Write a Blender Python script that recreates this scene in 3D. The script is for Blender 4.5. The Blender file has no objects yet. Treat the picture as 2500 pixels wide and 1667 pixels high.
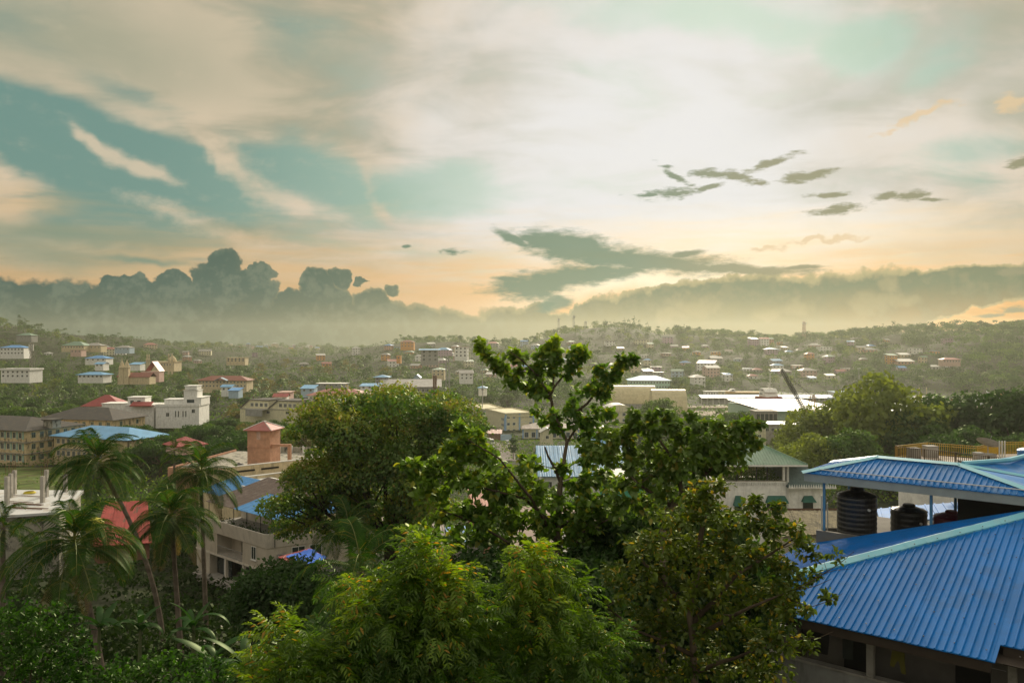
import bpy, math, random
import numpy as np
from mathutils import Vector, Matrix

# ------------------------------------------------------------------ camera, world, sun, exposure
S = bpy.context.scene
COL = S.collection
R = math.radians
rnd = random.Random(7)
rs = np.random.RandomState(11)
CAMZ, F = 45.0, 1950.0            # eye height in metres, focal length in pixels of the 2500 px wide photograph

cam_d = bpy.data.cameras.new('camera'); cam = bpy.data.objects.new('camera', cam_d); COL.objects.link(cam)
cam.location = (0, 0, CAMZ); cam.rotation_euler = (R(90), 0, 0)
cam_d.sensor_width = 36.0; cam_d.lens = 36.0 * F / 2500.0
cam_d.clip_start = 0.3; cam_d.clip_end = 20000
S.camera = cam

SUN_AZ, SUN_EL = R(15), R(24)
sd = Vector((math.sin(SUN_AZ) * math.cos(SUN_EL), math.cos(SUN_AZ) * math.cos(SUN_EL), math.sin(SUN_EL)))
sun_d = bpy.data.lights.new('sun', 'SUN'); sun = bpy.data.objects.new('sun', sun_d); COL.objects.link(sun)
sun_d.energy = 4.8; sun_d.angle = R(14); sun_d.color = (1.0, 0.88, 0.68)
sun.rotation_euler = sd.to_track_quat('Z', 'Y').to_euler()

S.view_settings.view_transform = 'Standard'; S.view_settings.look = 'None'
S.view_settings.gamma = 1.0; S.view_settings.exposure = 0.08; S.view_settings.use_curve_mapping = False
cy = S.cycles
cy.use_adaptive_sampling = True; cy.adaptive_threshold = 0.02
cy.use_denoising = True
cy.max_bounces = 6; cy.diffuse_bounces = 3; cy.glossy_bounces = 2; cy.transmission_bounces = 4
cy.transparent_max_bounces = 6; cy.volume_bounces = 1
cy.sample_clamp_indirect = 4.0
cy.caustics_reflective = False; cy.caustics_refractive = False


def lin(r, g, b):
    f = lambda c: (c / 255 / 12.92) if c <= 10 else ((c / 255 + 0.055) / 1.055) ** 2.4
    return (f(r), f(g), f(b))


# ------------------------------------------------------------------ the sky: Nishita air with layers of cloud
W = bpy.data.worlds.new('World'); S.world = W; W.use_nodes = True
nt = W.node_tree; nt.nodes.clear()


class G:
    """small helper to write node graphs as expressions"""
    def __init__(s, nt): s.nt = nt
    def node(s, t, **k):
        n = s.nt.nodes.new(t)
        for a, v in k.items(): setattr(n, a, v)
        return n
    def put(s, sock, v):
        if isinstance(v, bpy.types.NodeSocket): s.nt.links.new(v, sock)
        elif isinstance(v, tuple) and len(v) == 3 and sock.type == 'RGBA': sock.default_value = (*v, 1)
        else: sock.default_value = v
    def m(s, op, a, b=0.0, c=0.0):
        n = s.node('ShaderNodeMath', operation=op); s.put(n.inputs[0], a); s.put(n.inputs[1], b); s.put(n.inputs[2], c)
        return n.outputs[0]
    def v(s, op, a, b=(0, 0, 0), out=0):
        n = s.node('ShaderNodeVectorMath', operation=op); s.put(n.inputs[0], a)
        if op == 'SCALE': s.put(n.inputs['Scale'], b)
        elif len(n.inputs) > 1: s.put(n.inputs[1], b)
        return n.outputs[out]
    def ss(s, x, lo, hi, a=0.0, b=1.0, kind='SMOOTHSTEP'):
        n = s.node('ShaderNodeMapRange', interpolation_type=kind)
        for i, q in enumerate((x, lo, hi, a, b)): s.put(n.inputs[i], q)
        n.clamp = False
        return n.outputs[0]
    def mix(s, f, a, b, bt='MIX'):
        n = s.node('ShaderNodeMix', data_type='RGBA', blend_type=bt); n.clamp_factor = False
        s.put(n.inputs['Factor'], f); s.put(n.inputs[6], a); s.put(n.inputs[7], b)
        return n.outputs[2]
    def noise(s, vec, scale, detail=3, rough=0.5, dist=0.0, col=False):
        n = s.node('ShaderNodeTexNoise'); s.put(n.inputs['Vector'], vec); s.put(n.inputs['Scale'], scale)
        s.put(n.inputs['Detail'], detail); s.put(n.inputs['Roughness'], rough); s.put(n.inputs['Distortion'], dist)
        return n.outputs[1 if col else 0]


g = G(nt)
tc = g.node('ShaderNodeTexCoord')
D = g.v('NORMALIZE', tc.outputs['Generated'])
sep = g.node('ShaderNodeSeparateXYZ'); g.put(sep.inputs[0], D); dx, dy, dz = sep.outputs
az = g.m('ARCTAN2', dx, dy)
el = g.m('ARCSINE', dz)


def ae(px, py):
    a = math.atan((px - 1250) / F)
    return a, math.atan((833 - py) / F * math.cos(a))


cmb = g.node('ShaderNodeCombineXYZ'); g.put(cmb.inputs[0], az); g.put(cmb.inputs[1], el)
AE = cmb.outputs[0]


def wob(scale, det):
    c = g.node('ShaderNodeCombineXYZ')
    for i, off in enumerate(((0, 0, 0), (5.2, 1.3, 7.7))):
        g.put(c.inputs[i], g.m('SUBTRACT', g.noise(g.v('ADD', D, off), scale, det, 0.55), 0.5))
    return c.outputs[0]


warpc = wob(9, 4)
AEw = g.v('ADD', AE, g.v('MULTIPLY', warpc, (0.10, 0.05, 0)))        # soft, wandering outlines
puffn = wob(42, 3)
AEp = g.v('ADD', AE, g.v('MULTIPLY', puffn, (0.035, 0.025, 0)))   # tight, billowing outlines
AEp = g.v('ADD', AEp, g.v('MULTIPLY', warpc, (0.02, 0.012, 0)))


def blob(base, px, py, rx, ry, rot=0.0, w=1.0):
    """an elliptical bump round a direction of the sky; rot: degrees, positive sinks to the right"""
    a, e = ae(px, py); c2 = math.cos(a) ** 2
    n = g.node('ShaderNodeMapping', vector_type='TEXTURE'); g.put(n.inputs[0], base)
    n.inputs['Location'].default_value = (a, e, 0); n.inputs['Rotation'].default_value = (0, 0, -R(rot))
    n.inputs['Scale'].default_value = (rx / F * c2, ry / F * math.cos(a), 1)
    d = g.v('LENGTH', n.outputs[0], out=1)
    return g.m('MULTIPLY_ADD', d, -0.5 * w, w)


def union(base, L):
    s = None
    for b in L:
        q = blob(base, *b); s = q if s is None else g.m('MAXIMUM', s, q)
    return s


def total(base, L):
    s = None
    for b in L:
        q = g.ss(blob(base, *b[:5]), 0.0, 1.0); q = g.m('MULTIPLY', q, b[5] if len(b) > 5 else 1.0)
        s = q if s is None else g.m('ADD', s, q)
    return s


SKY = globals()
glow_dir = Vector((math.sin(ae(1600, 430)[0]) * math.cos(ae(1600, 430)[1]), math.cos(ae(1600, 430)[0]) * math.cos(ae(1600, 430)[1]), math.sin(ae(1600, 430)[1])))
gdot = g.v('DOT_PRODUCT', D, tuple(glow_dir), out=1)
gang = g.m('ARCCOSINE', g.m('MINIMUM', gdot, 0.99999))                       # angle from the bright part of the cloud
glow = g.ss(gang, 0.06, 0.62, 1.0, 0.0)
gang_w = g.m('ADD', gang, g.m('MULTIPLY', g.m('SUBTRACT', g.noise(D, 4.0, 5, 0.55), 0.5), 0.45))
glow_n = g.ss(gang_w, 0.02, 0.50, 1.0, 0.0)

# air behind the clouds
sky = g.node('ShaderNodeTexSky', sky_type='NISHITA')
sky.sun_disc = False; sky.sun_elevation = SUN_EL; sky.sun_rotation = SUN_AZ
sky.air_density = 1.4; sky.dust_density = 2.0; sky.ozone_density = 1.0
nish = g.mix(1.0, sky.outputs[0], (0.030, 0.048, 0.040), 'MULTIPLY')
teal = g.mix(glow, lin(108, 142, 134), lin(176, 198, 182))
air = g.mix(0.10, teal, nish)

# broad soft high cloud, stretched towards the horizon like a flat layer seen from below
zz = g.m('ADD', g.m('MAXIMUM', dz, 0.0), 0.22)
plane = g.v('SCALE', D, g.m('DIVIDE', 1.0, zz))
pl2 = g.v('MULTIPLY', plane, (1.0, 1.5, 0.3))
big = g.noise(pl2, 1.1, 5, 0.5, 0.6)
fine = g.noise(g.v('ADD', pl2, (7.3, 2.1, 4.0)), 3.2, 5, 0.55, 0.4)
holes = total(AEw, [(230, 345, 420, 70, 8, 0.8), (400, 455, 310, 80, 5, 1.0), (20, 470, 90, 35, 0, -0.25), (100, 305, 260, 60, 3, 0.8), (800, 440, 150, 60, 20, 0.7), (1075, 470, 160, 55, 3, 1.1),
                    (330, 545, 190, 50, 10, 0.7), (80, 585, 190, 60, 0, 0.5), (330, 225, 190, 28, 12, 0.55), (900, 605, 230, 14, 2, 0.4),
                    (1620, 20, 360, 45, 8, 0.75), (1900, 90, 200, 40, 12, 0.55), (2110, 110, 80, 50, 0, 0.9), (2360, 370, 170, 40, -8, 0.8),
                    (2290, 160, 90, 50, -30, 0.5), (1530, 200, 110, 70, 30, 0.35), (1430, 455, 120, 30, 0, 0.35), (640, 80, 200, 60, 5, 0.25),
                    (30, 20, 160, 90, 0, 0.35), (2420, 440, 140, 40, 0, 0.35)])
streaks = total(AEw, [(310, 385, 110, 17, 27, 1.3), (400, 415, 50, 16, 20, 0.9), (232, 345, 40, 14, 40, 0.9), (540, 375, 60, 18, 45, 0.8), (620, 440, 110, 25, 42, 0.7), (480, 545, 200, 22, 22, 0.9), (950, 490, 90, 18, 52, 0.6)])
cover = g.m('ADD', g.m('ADD', g.m('MULTIPLY', big, 0.9), g.m('MULTIPLY', fine, 0.35)), 0.18)
cover = g.m('SUBTRACT', cover, g.m('MULTIPLY', holes, 0.75))
cover = g.m('ADD', cover, g.m('MULTIPLY', streaks, 0.42))
cmask = g.ss(g.m('ADD', cover, g.m('MULTIPLY', g.m('SUBTRACT', fine, 0.5), 0.5)), 0.22, 0.78)
shade = g.ss(g.m('ADD', g.m('MULTIPLY', big, 0.45), g.m('MULTIPLY', fine, 0.55)), 0.40, 0.60)
cdark = g.mix(glow_n, lin(166, 160, 138), lin(214, 210, 200))
clit = g.mix(glow_n, lin(208, 191, 165), lin(226, 224, 222))
ccol = g.mix(shade, cdark, clit)
greys = total(AEw, [(60, 60, 360, 140, 0, 0.75), (420, 190, 380, 60, 12, 0.35), (2050, 240, 250, 45, -18, 0.7), (2480, 60, 300, 90, -20, 0.5), (2480, 250, 80, 40, -10, 0.8), (650, 120, 260, 80, 8, 0.35)])
ccol = g.mix(g.m('MINIMUM', greys, 1.0), ccol, lin(160, 160, 138))
col = g.mix(cmask, air, ccol)

strk = g.ss(g.m('ADD', streaks, g.m('MULTIPLY', g.m('SUBTRACT', g.noise(g.v('MULTIPLY', D, (1, 1, 2)), 26, 6, 0.65), 0.5), 2.2)), 0.05, 1.55)
col = g.mix(g.m('MULTIPLY', strk, 0.85), col, lin(208, 192, 166))

# unseen sky overhead and behind the camera is brightened, added as fill light
back = g.m('MAXIMUM', g.ss(el, 0.46, 0.85), g.ss(dy, 0.55, -0.1))
col = g.mix(g.m('MULTIPLY', back, 0.42), col, g.mix(shade, lin(214, 212, 206), lin(244, 243, 240)))

# white-out round the hidden sun
col = g.mix(g.m('MULTIPLY', g.m('MULTIPLY', g.ss(gang_w, 0.04, 0.46, 1.0, 0.0), g.ss(fine, 0.34, 0.56, 0.62, 0.95)), g.m('SUBTRACT', 1.0, g.m('MULTIPLY', g.m('MINIMUM', g.m('MAXIMUM', holes, 0.0), 1.0), 0.5))), col, lin(225, 224, 223))
core = total(AE, [(1850, 590, 420, 60, 0, 0.7)])
col = g.mix(core, col, lin(252, 240, 220))

# warm band low over the horizon
wn = g.m('MULTIPLY', g.m('SUBTRACT', g.noise(g.v('MULTIPLY', D, (3, 3, 26)), 3.0, 4, 0.55), 0.5), 0.10)
elw = g.m('ADD', el, wn)
warm = g.ss(elw, ae(1250, 500)[1], ae(1250, 700)[1])
azg = g.ss(g.m('ABSOLUTE', g.m('SUBTRACT', az, ae(1750, 0)[0])), 0.0, 0.62, 1.0, 0.0)
wcol = g.mix(azg, lin(196, 166, 122), lin(252, 222, 172))
wcol = g.mix(g.m('MULTIPLY', g.ss(elw, ae(1250, 610)[1], ae(1250, 730)[1]), 0.8), wcol, g.mix(azg, lin(214, 164, 102), lin(250, 190, 108)))
wmask = g.m('MULTIPLY', warm, g.ss(azg, 0.0, 1.0, 0.72, 0.9))
col = g.mix(wmask, col, wcol)
pink = g.m('MULTIPLY', total(AEw, [(40, 475, 110, 32, 0, 0.5), (430, 655, 170, 40, 0, 0.7), (2350, 600, 250, 22, 0, 0.4)]), g.ss(fine, 0.36, 0.56))
col = g.mix(pink, col, lin(206, 176, 132))
greyband = total(AEw, [(150, 560, 260, 22, 3, 0.8), (110, 620, 200, 35, 2, 0.7), (350, 632, 80, 8, 3, 0.8), (550, 560, 130, 10, 3, 0.5)])
col = g.mix(greyband, col, lin(128, 143, 122))

# cloud deck on the horizon with cumulus towers at the left
pn = g.m('SUBTRACT', g.noise(D, 30, 5, 0.6), 0.5)
pf = g.m('SUBTRACT', g.noise(D, 90, 3, 0.55), 0.5)
deckL = [(150, 800, 700, 115, 0), (900, 815, 450, 85, 4), (310, 705, 75, 40, 0), (420, 720, 60, 60, 0), (540, 660, 50, 50, 0), (530, 690, 70, 70, 0), (635, 670, 26, 32, 0), (610, 705, 60, 45, 0),
         (770, 700, 46, 50, 0), (825, 680, 28, 26, 0), (790, 745, 80, 50, 0), (700, 740, 50, 36, 0), (955, 708, 26, 17, 0), (905, 745, 50, 40, 0), (880, 690, 20, 6, 0)]
deckR = [(2150, 790, 760, 132, 0), (1700, 770, 330, 95, -6), (1450, 800, 330, 75, 0), (2400, 700, 350, 55, 0)]
ul = union(AEp, deckL); ur = union(AEp, deckR)
slit = total(AEp, [(1500, 692, 150, 13, -10, 0.35), (1390, 735, 48, 16, -32, 0.34), (1640, 668, 150, 6, -3, 0.25), (2440, 775, 170, 34, -3, 0.42), (2330, 790, 90, 22, -8, 0.3)])
dm = g.m('ADD', g.m('MAXIMUM', ul, ur), g.m('ADD', g.m('MULTIPLY', pn, 0.16), g.m('MULTIPLY', pf, 0.08)))
dm = g.m('SUBTRACT', dm, slit)
dmask = g.ss(dm, 0.475, 0.535)
dcolL = lin(62, 90, 82); dcolR = lin(106, 118, 90)
aw = g.ss(az, ae(300, 0)[0], ae(1800, 0)[0])
dcol = g.mix(aw, dcolL, dcolR)
down = g.ss(g.m('ADD', el, g.m('MULTIPLY', pn, 0.03)), ae(1250, 700)[1], ae(1250, 800)[1])
base = g.mix(aw, lin(78, 94, 78), g.mix(g.ss(az, ae(1750, 0)[0], ae(2500, 0)[0]), lin(152, 142, 98), lin(160, 130, 82)))
dcol = g.mix(down, dcol, base)
lump = g.ss(g.m('ADD', g.m('MULTIPLY', pn, 1.3), g.m('MULTIPLY', pf, 0.8)), -0.10, 0.22)
dcol = g.mix(g.m('MULTIPLY', lump, 0.34), dcol, g.mix(aw, lin(132, 142, 120), lin(150, 142, 106)))
cum = union(AEp, [(1700, 745, 75, 36, 0), (1640, 765, 60, 24, 0), (1940, 755, 60, 26, 0), (1870, 765, 50, 22, 0), (2160, 700, 24, 34, 0), (2120, 745, 60, 34, 0), (2190, 735, 60, 24, 0)])
cm = g.ss(g.m('ADD', cum, g.m('ADD', g.m('MULTIPLY', pn, 0.18), g.m('MULTIPLY', pf, 0.30))), 0.40, 0.86)
dcol = g.mix(g.m('MULTIPLY', cm, 0.38), dcol, lin(184, 166, 120))
rim = g.m('MULTIPLY', g.m('SUBTRACT', 1.0, g.ss(dm, 0.53, 0.60)), g.m('MULTIPLY', aw, 0.5))
dcol = g.mix(rim, dcol, lin(214, 190, 136))
org = total(AEw, [(2450, 775, 220, 45, -3, 1.0), (1380, 735, 90, 30, -20, 0.5)])
col = g.mix(g.m('MULTIPLY', g.m('MINIMUM', org, 1.0), 0.9), col, g.mix(g.ss(fine, 0.4, 0.6), lin(226, 164, 84), lin(240, 186, 110)))
slc = total(AEw, [(1540, 690, 240, 22, -8, 1.0)])
col = g.mix(g.m('MINIMUM', slc, 1.0), col, lin(253, 238, 205))


def BG(c):
    b = g.node('ShaderNodeBackground'); b.inputs['Strength'].default_value = 0.12
    g.put(b.inputs['Color'], g.mix(1.0, c, (1 / 0.12,) * 3, 'MULTIPLY'))
    return b.outputs[0]


def layer(f, a, b):
    n = g.node('ShaderNodeMixShader'); g.put(n.inputs[0], f); g.put(n.inputs[1], a); g.put(n.inputs[2], b)
    return n.outputs[0]


out = layer(dmask, BG(col), BG(dcol))

# ragged dark clouds in front of the glow
dk = [(1420, 612, 150, 36, 12), (1320, 592, 60, 13, 18), (1255, 583, 42, 11, 26), (1560, 635, 210, 24, 5), (1780, 655, 190, 11, 3), (1400, 676, 190, 24, -6), (1300, 695, 90, 34, -4), (1350, 738, 36, 20, -8), (1240, 680, 40, 7, 4), (1950, 652, 60, 5, 0), (1670, 620, 45, 7, -8)]
sm = [(1632, 470, 62, 13, -5), (1590, 472, 45, 8, 0), (1740, 422, 55, 12, 6), (1810, 436, 55, 11, 14), (1885, 403, 70, 12, -16), (1968, 430, 55, 13, -4), (2000, 420, 40, 6, -6), (1730, 455, 35, 6, -10),
      (2045, 511, 68, 12, -3), (2030, 474, 55, 7, 2), (2155, 482, 36, 9, 0), (2215, 484, 38, 12, 4), (2260, 490, 45, 5, 3), (1645, 425, 50, 8, 33), (1622, 403, 22, 5, 0), (1100, 612, 34, 8, 3), (992, 600, 9, 4, 0),
      (2495, 392, 38, 16, -12), (2492, 662, 60, 12, 0), (2480, 757, 40, 12, 0), (2420, 770, 40, 5, 0)]
rag = g.m('SUBTRACT', g.noise(g.v('MULTIPLY', D, (1, 1, 3.4)), 36, 6, 0.66), 0.5)
AEs = g.v('ADD', AE, g.v('MULTIPLY', warpc, (0.035, 0.014, 0)))
dkm = g.ss(g.m('ADD', g.m('MAXIMUM', union(AEs, sm), g.m('ADD', g.m('SUBTRACT', union(AEs, dk), g.m('MULTIPLY', rag, 0.8)), 0.10)), g.m('MULTIPLY', rag, 1.7)), 0.36, 0.80)
dkc = g.mix(g.ss(az, ae(1450, 0)[0], ae(1900, 0)[0]), lin(94, 124, 104), lin(132, 132, 102))
out = layer(g.m('MULTIPLY', dkm, 0.93), out, BG(dkc))
tan_ = g.ss(g.m('ADD', union(AEp, [(2000, 588, 130, 9, -5), (1880, 598, 40, 7, -6), (2250, 285, 120, 12, -18), (2480, 250, 50, 22, -10)]), g.m('MULTIPLY', rag, 1.0)), 0.42, 0.80)
out = layer(g.m('MULTIPLY', tan_, 0.75), out, BG(lin(220, 192, 150)))

# below the horizon line: dull ground haze
out = layer(g.ss(el, -0.02, -0.10), out, BG(lin(120, 125, 100)))
wo = g.node('ShaderNodeOutputWorld'); nt.links.new(out, wo.inputs[0])
W.cycles.sampling_method = 'MANUAL'; W.cycles.sample_map_resolution = 256

# ------------------------------------------------------------------ materials
MATS = {}


def mat(name, color, rough=0.8, spec=0.3, var=0.12, scale=1.5, bump=0.0, bscale=20.0, dirt=None, dirt_amt=0.5, dirt_scale=(1.2, 1.2, 0.25), metal=0.0):
    if name in MATS: return MATS[name]
    m = bpy.data.materials.new(name); m.use_nodes = True; MATS[name] = m
    t = m.node_tree; q = G(t); b = t.nodes['Principled BSDF']
    tcn = q.node('ShaderNodeTexCoord').outputs['Object']
    n = q.noise(tcn, scale, 5, 0.6)
    c = q.mix(q.ss(n, 0.3, 0.7), tuple(x * (1 - var) for x in color), tuple(min(1, x * (1 + var)) for x in color))
    if dirt:
        dn = q.noise(q.v('MULTIPLY', tcn, dirt_scale), 1.6, 7, 0.68)
        c = q.mix(q.m('MULTIPLY', q.ss(dn, 0.48, 0.66), dirt_amt), c, dirt)
    q.put(b.inputs['Base Color'], c)
    b.inputs['Roughness'].default_value = rough; b.inputs['Specular IOR Level'].default_value = spec; b.inputs['Metallic'].default_value = metal
    if bump:
        bn = q.node('ShaderNodeBump'); bn.inputs['Strength'].default_value = bump; bn.inputs['Distance'].default_value = 0.02
        q.put(bn.inputs['Height'], q.noise(tcn, bscale, 4)); q.put(b.inputs['Normal'], bn.outputs[0])
    return m


def leafmat(name, c1, c2, c3=None, trans=0.45, rough=0.42, clump=0.35, gloss=0.06, c3amt=0.12):
    """leaves: colour differs from leaf to leaf and from clump to clump, light comes through from behind"""
    if name in MATS: return MATS[name]
    m = bpy.data.materials.new(name); m.use_nodes = True; MATS[name] = m
    t = m.node_tree; t.nodes.clear(); q = G(t)
    ge = q.node('ShaderNodeNewGeometry'); ob = q.node('ShaderNodeTexCoord').outputs['Object']
    rpi = ge.outputs['Random Per Island']; oi = q.node('ShaderNodeObjectInfo').outputs['Random']
    f = q.m('ADD', q.m('MULTIPLY', rpi, 0.45), q.m('MULTIPLY', q.ss(q.noise(ob, clump, 3), 0.3, 0.7), 0.55))
    f = q.m('ADD', f, q.m('MULTIPLY_ADD', oi, 0.36, -0.18))
    f = q.m('MINIMUM', q.m('MAXIMUM', f, 0.0), 1.0)
    c = q.mix(f, c1, c2)
    if c3: c = q.mix(q.ss(rpi, 1 - c3amt, 1 - c3amt * 0.6), c, c3)
    d = q.node('ShaderNodeBsdfDiffuse'); q.put(d.inputs[0], c)
    tr = q.node('ShaderNodeBsdfTranslucent'); q.put(tr.inputs[0], q.mix(1.0, c, (1.9, 1.75, 0.7), 'MULTIPLY'))
    mx = q.node('ShaderNodeMixShader'); mx.inputs[0].default_value = trans; q.put(mx.inputs[1], d.outputs[0]); q.put(mx.inputs[2], tr.outputs[0])
    gl = q.node('ShaderNodeBsdfGlossy'); gl.inputs['Roughness'].default_value = rough; gl.inputs[0].default_value = (.8, .9, .6, 1)
    m2 = q.node('ShaderNodeMixShader'); m2.inputs[0].default_value = gloss; q.put(m2.inputs[1], mx.outputs[0]); q.put(m2.inputs[2], gl.outputs[0])
    o = q.node('ShaderNodeOutputMaterial'); q.put(o.inputs[0], m2.outputs[0])
    return m


# ------------------------------------------------------------------ objects
def tag(o, label=None, cat=None, group=None, kind=None):
    if label: o['label'] = label
    if cat: o['category'] = cat
    if group: o['group'] = group
    if kind: o['kind'] = kind
    return o


def empty(name, loc=(0, 0, 0), rz=0.0, label=None, cat=None, group=None):
    o = bpy.data.objects.new(name, None); COL.objects.link(o); o.location = loc; o.rotation_euler = (0, 0, rz)
    o.empty_display_size = 0.3
    return tag(o, label, cat, group)


def link(name, me, parent=None, loc=None, rot=None, scale=None):
    o = bpy.data.objects.new(name, me); COL.objects.link(o)
    if parent: o.parent = parent
    if loc is not None: o.location = loc
    if rot is not None: o.rotation_euler = rot
    if scale is not None: o.scale = scale
    return o


def copy_tree(o, parent=None):
    c = o.copy(); COL.objects.link(c); c.parent = parent
    for ch in KIDS.get(o.name, ()): copy_tree(ch, c)
    return c


KIDS = {}


def note_kids():
    KIDS.clear()
    for o in COL.objects:
        if o.parent: KIDS.setdefault(o.parent.name, []).append(o)


class MB:
    """collects faces, then becomes one mesh"""
    def __init__(s): s.V = []; s.Fc = []; s.M = []; s.slots = []
    def _m(s, m):
        if m not in s.slots: s.slots.append(m)
        return s.slots.index(m)
    def face(s, pts, m):
        k = len(s.V); s.V += [tuple(p) for p in pts]; s.Fc.append(tuple(range(k, k + len(pts)))); s.M.append(s._m(m)); return s
    def hexa(s, P, m):
        """eight corners: bottom 0-3 counter-clockwise, top 4-7"""
        k = len(s.V); s.V += [tuple(p) for p in P]; i = s._m(m)
        for f in ((3, 2, 1, 0), (4, 5, 6, 7), (0, 1, 5, 4), (1, 2, 6, 5), (2, 3, 7, 6), (3, 0, 4, 7)):
            s.Fc.append(tuple(k + j for j in f)); s.M.append(i)
        return s
    def box(s, x0, x1, y0, y1, z0, z1, m):
        return s.hexa([(x0, y0, z0), (x1, y0, z0), (x1, y1, z0), (x0, y1, z0), (x0, y0, z1), (x1, y0, z1), (x1, y1, z1), (x0, y1, z1)], m)
    def prism(s, poly, z0, z1, m):
        k = len(s.V); n = len(poly); i = s._m(m)
        s.V += [(p[0], p[1], z0) for p in poly] + [(p[0], p[1], z1) for p in poly]
        s.Fc.append(tuple(k + j for j in reversed(range(n)))); s.Fc.append(tuple(k + n + j for j in range(n))); s.M += [i, i]
        for j in range(n):
            s.Fc.append((k + j, k + (j + 1) % n, k + n + (j + 1) % n, k + n + j)); s.M.append(i)
        return s
    def tube(s, pts, rad, m, n=6, cap=True):
        pts = [Vector(p) for p in pts]; k = len(s.V); i = s._m(m)
        if not isinstance(rad, (list, tuple)): rad = [rad] * len(pts)
        for a, p in enumerate(pts):
            t = (pts[min(a + 1, len(pts) - 1)] - pts[max(a - 1, 0)]); t = t.normalized() if t.length > 1e-9 else Vector((0, 0, 1))
            u = t.cross(Vector((0, 0, 1))) if abs(t.z) < 0.95 else t.cross(Vector((1, 0, 0))); u.normalize(); w = t.cross(u)
            for j in range(n):
                c = 2 * math.pi * j / n; s.V.append(tuple(p + (u * math.cos(c) + w * math.sin(c)) * rad[a]))
        for a in range(len(pts) - 1):
            for j in range(n):
                s.Fc.append((k + a * n + j, k + a * n + (j + 1) % n, k + (a + 1) * n + (j + 1) % n, k + (a + 1) * n + j)); s.M.append(i)
        if cap:
            s.Fc.append(tuple(k + j for j in reversed(range(n)))); s.Fc.append(tuple(k + (len(pts) - 1) * n + j for j in range(n))); s.M += [i, i]
        return s
    def lathe(s, prof, m, n=24, c=(0, 0)):
        k = len(s.V); i = s._m(m)
        for r_, z in prof:
            for j in range(n):
                a = 2 * math.pi * j / n; s.V.append((c[0] + r_ * math.cos(a), c[1] + r_ * math.sin(a), z))
        for a in range(len(prof) - 1):
            for j in range(n):
                s.Fc.append((k + a * n + j, k + a * n + (j + 1) % n, k + (a + 1) * n + (j + 1) % n, k + (a + 1) * n + j)); s.M.append(i)
        return s
    def mesh(s, name, smooth=False):
        me = bpy.data.meshes.new(name); me.from_pydata(s.V, [], s.Fc)
        for m in s.slots: me.materials.append(m)
        me.polygons.foreach_set('material_index', s.M)
        if smooth: me.polygons.foreach_set('use_smooth', [True] * len(s.Fc))
        me.update(); return me
    def build(s, name, parent=None, loc=None, rot=None, smooth=False):
        return link(name, s.mesh(name, smooth), parent, loc, rot)


def np_mesh(name, V, Fa, mats, midx=None):
    """quick mesh from arrays; Fa is (n, k) vertex indices"""
    me = bpy.data.meshes.new(name); n, k = Fa.shape
    me.vertices.add(len(V)); me.vertices.foreach_set('co', np.ascontiguousarray(V, dtype=np.float32).ravel())
    me.loops.add(n * k); me.loops.foreach_set('vertex_index', np.ascontiguousarray(Fa, dtype=np.int32).ravel())
    me.polygons.add(n); me.polygons.foreach_set('loop_start', np.arange(0, n * k, k, dtype=np.int32))
    me.polygons.foreach_set('loop_total', np.full(n, k, dtype=np.int32))
    for m in mats: me.materials.append(m)
    if midx is not None: me.polygons.foreach_set('material_index', np.asarray(midx, dtype=np.int32))
    me.update(calc_edges=True); return me


# ------------------------------------------------------------------ the lie of the land
def P(px, py, Y):
    """the point at distance Y in front of the eye that lies in the direction of a point of the view"""
    return Vector(((px - 1250) / F * Y, Y, CAMZ - (py - 833) / F * Y))


def PZ(px, py, z):
    return P(px, py, (CAMZ - z) * F / (py - 833))


def proj(p):
    return 1250 + F * p[0] / p[1], 833 - F * (p[2] - CAMZ) / p[1]


T_PX = [-9000, -900, 0, 260, 500, 750, 1000, 1250, 1400, 1500, 1650, 1850, 2100, 2300, 2500, 3400, 9000]
T_Y = [0, 12, 30, 55, 85, 120, 170, 230, 300, 400, 500, 620, 700, 800, 950, 1150, 1350, 1600, 2100, 3000, 4500, 9000]
near = [38, 34, 28, 23, 17.5, 14, 11, 9, 6, 4, 3]
def row(*v): return near + list(v)
T_Z = {
    -9000: [38, 36, 33, 30, 27, 25, 24, 22, 20, 20, 20] + [25, 30, 40, 60, 80, 80, 70, 60, 60, 50, 40],
    -900: row(5, 10, 20, 38, 76, 84, 70, 50, 50, 50, 40),
    0: row(4, 6, 12, 28, 66, 64, 40, 25, 30, 20, 10),
    260: row(4, 6, 10, 22, 40, 48, 42, 25, 25, 20, 10),
    500: row(4, 5, 8, 13, 20, 25, 30, 30, 36, 20, 10),
    750: row(5, 8, 14, 20, 22, 16, 14, 20, 38, 20, 10),
    1000: row(4, 6, 12, 26, 40, 38, 25, 15, 25, 20, 10),
    1250: row(3, 4, 10, 28, 40, 36, 25, 15, 20, 20, 10),
    1400: row(2, 3, 12, 30, 54, 56, 30, 15, 15, 15, 10),
    1500: row(1.5, 2, 12, 30, 58, 64, 34, 15, 15, 15, 10),
    1650: row(1, 2, 10, 28, 50, 52, 30, 15, 15, 15, 10),
    1850: row(-3, -2, 8, 28, 48, 46, 26, 15, 15, 15, 10),
    2100: row(-3, 0, 12, 36, 52, 48, 26, 15, 15, 15, 10),
    2300: row(-3, 0, 16, 46, 56, 48, 26, 15, 15, 15, 10),
    2500: row(-3, 6, 26, 52, 60, 48, 26, 15, 15, 15, 10),
    3400: row(-3, 10, 30, 52, 60, 48, 26, 15, 15, 15, 10),
    9000: [38, 36, 33, 30, 27, 25, 24, 22, 20, 20, 20] + [10, 16, 30, 50, 60, 50, 30, 20, 20, 20, 10],
}
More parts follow.
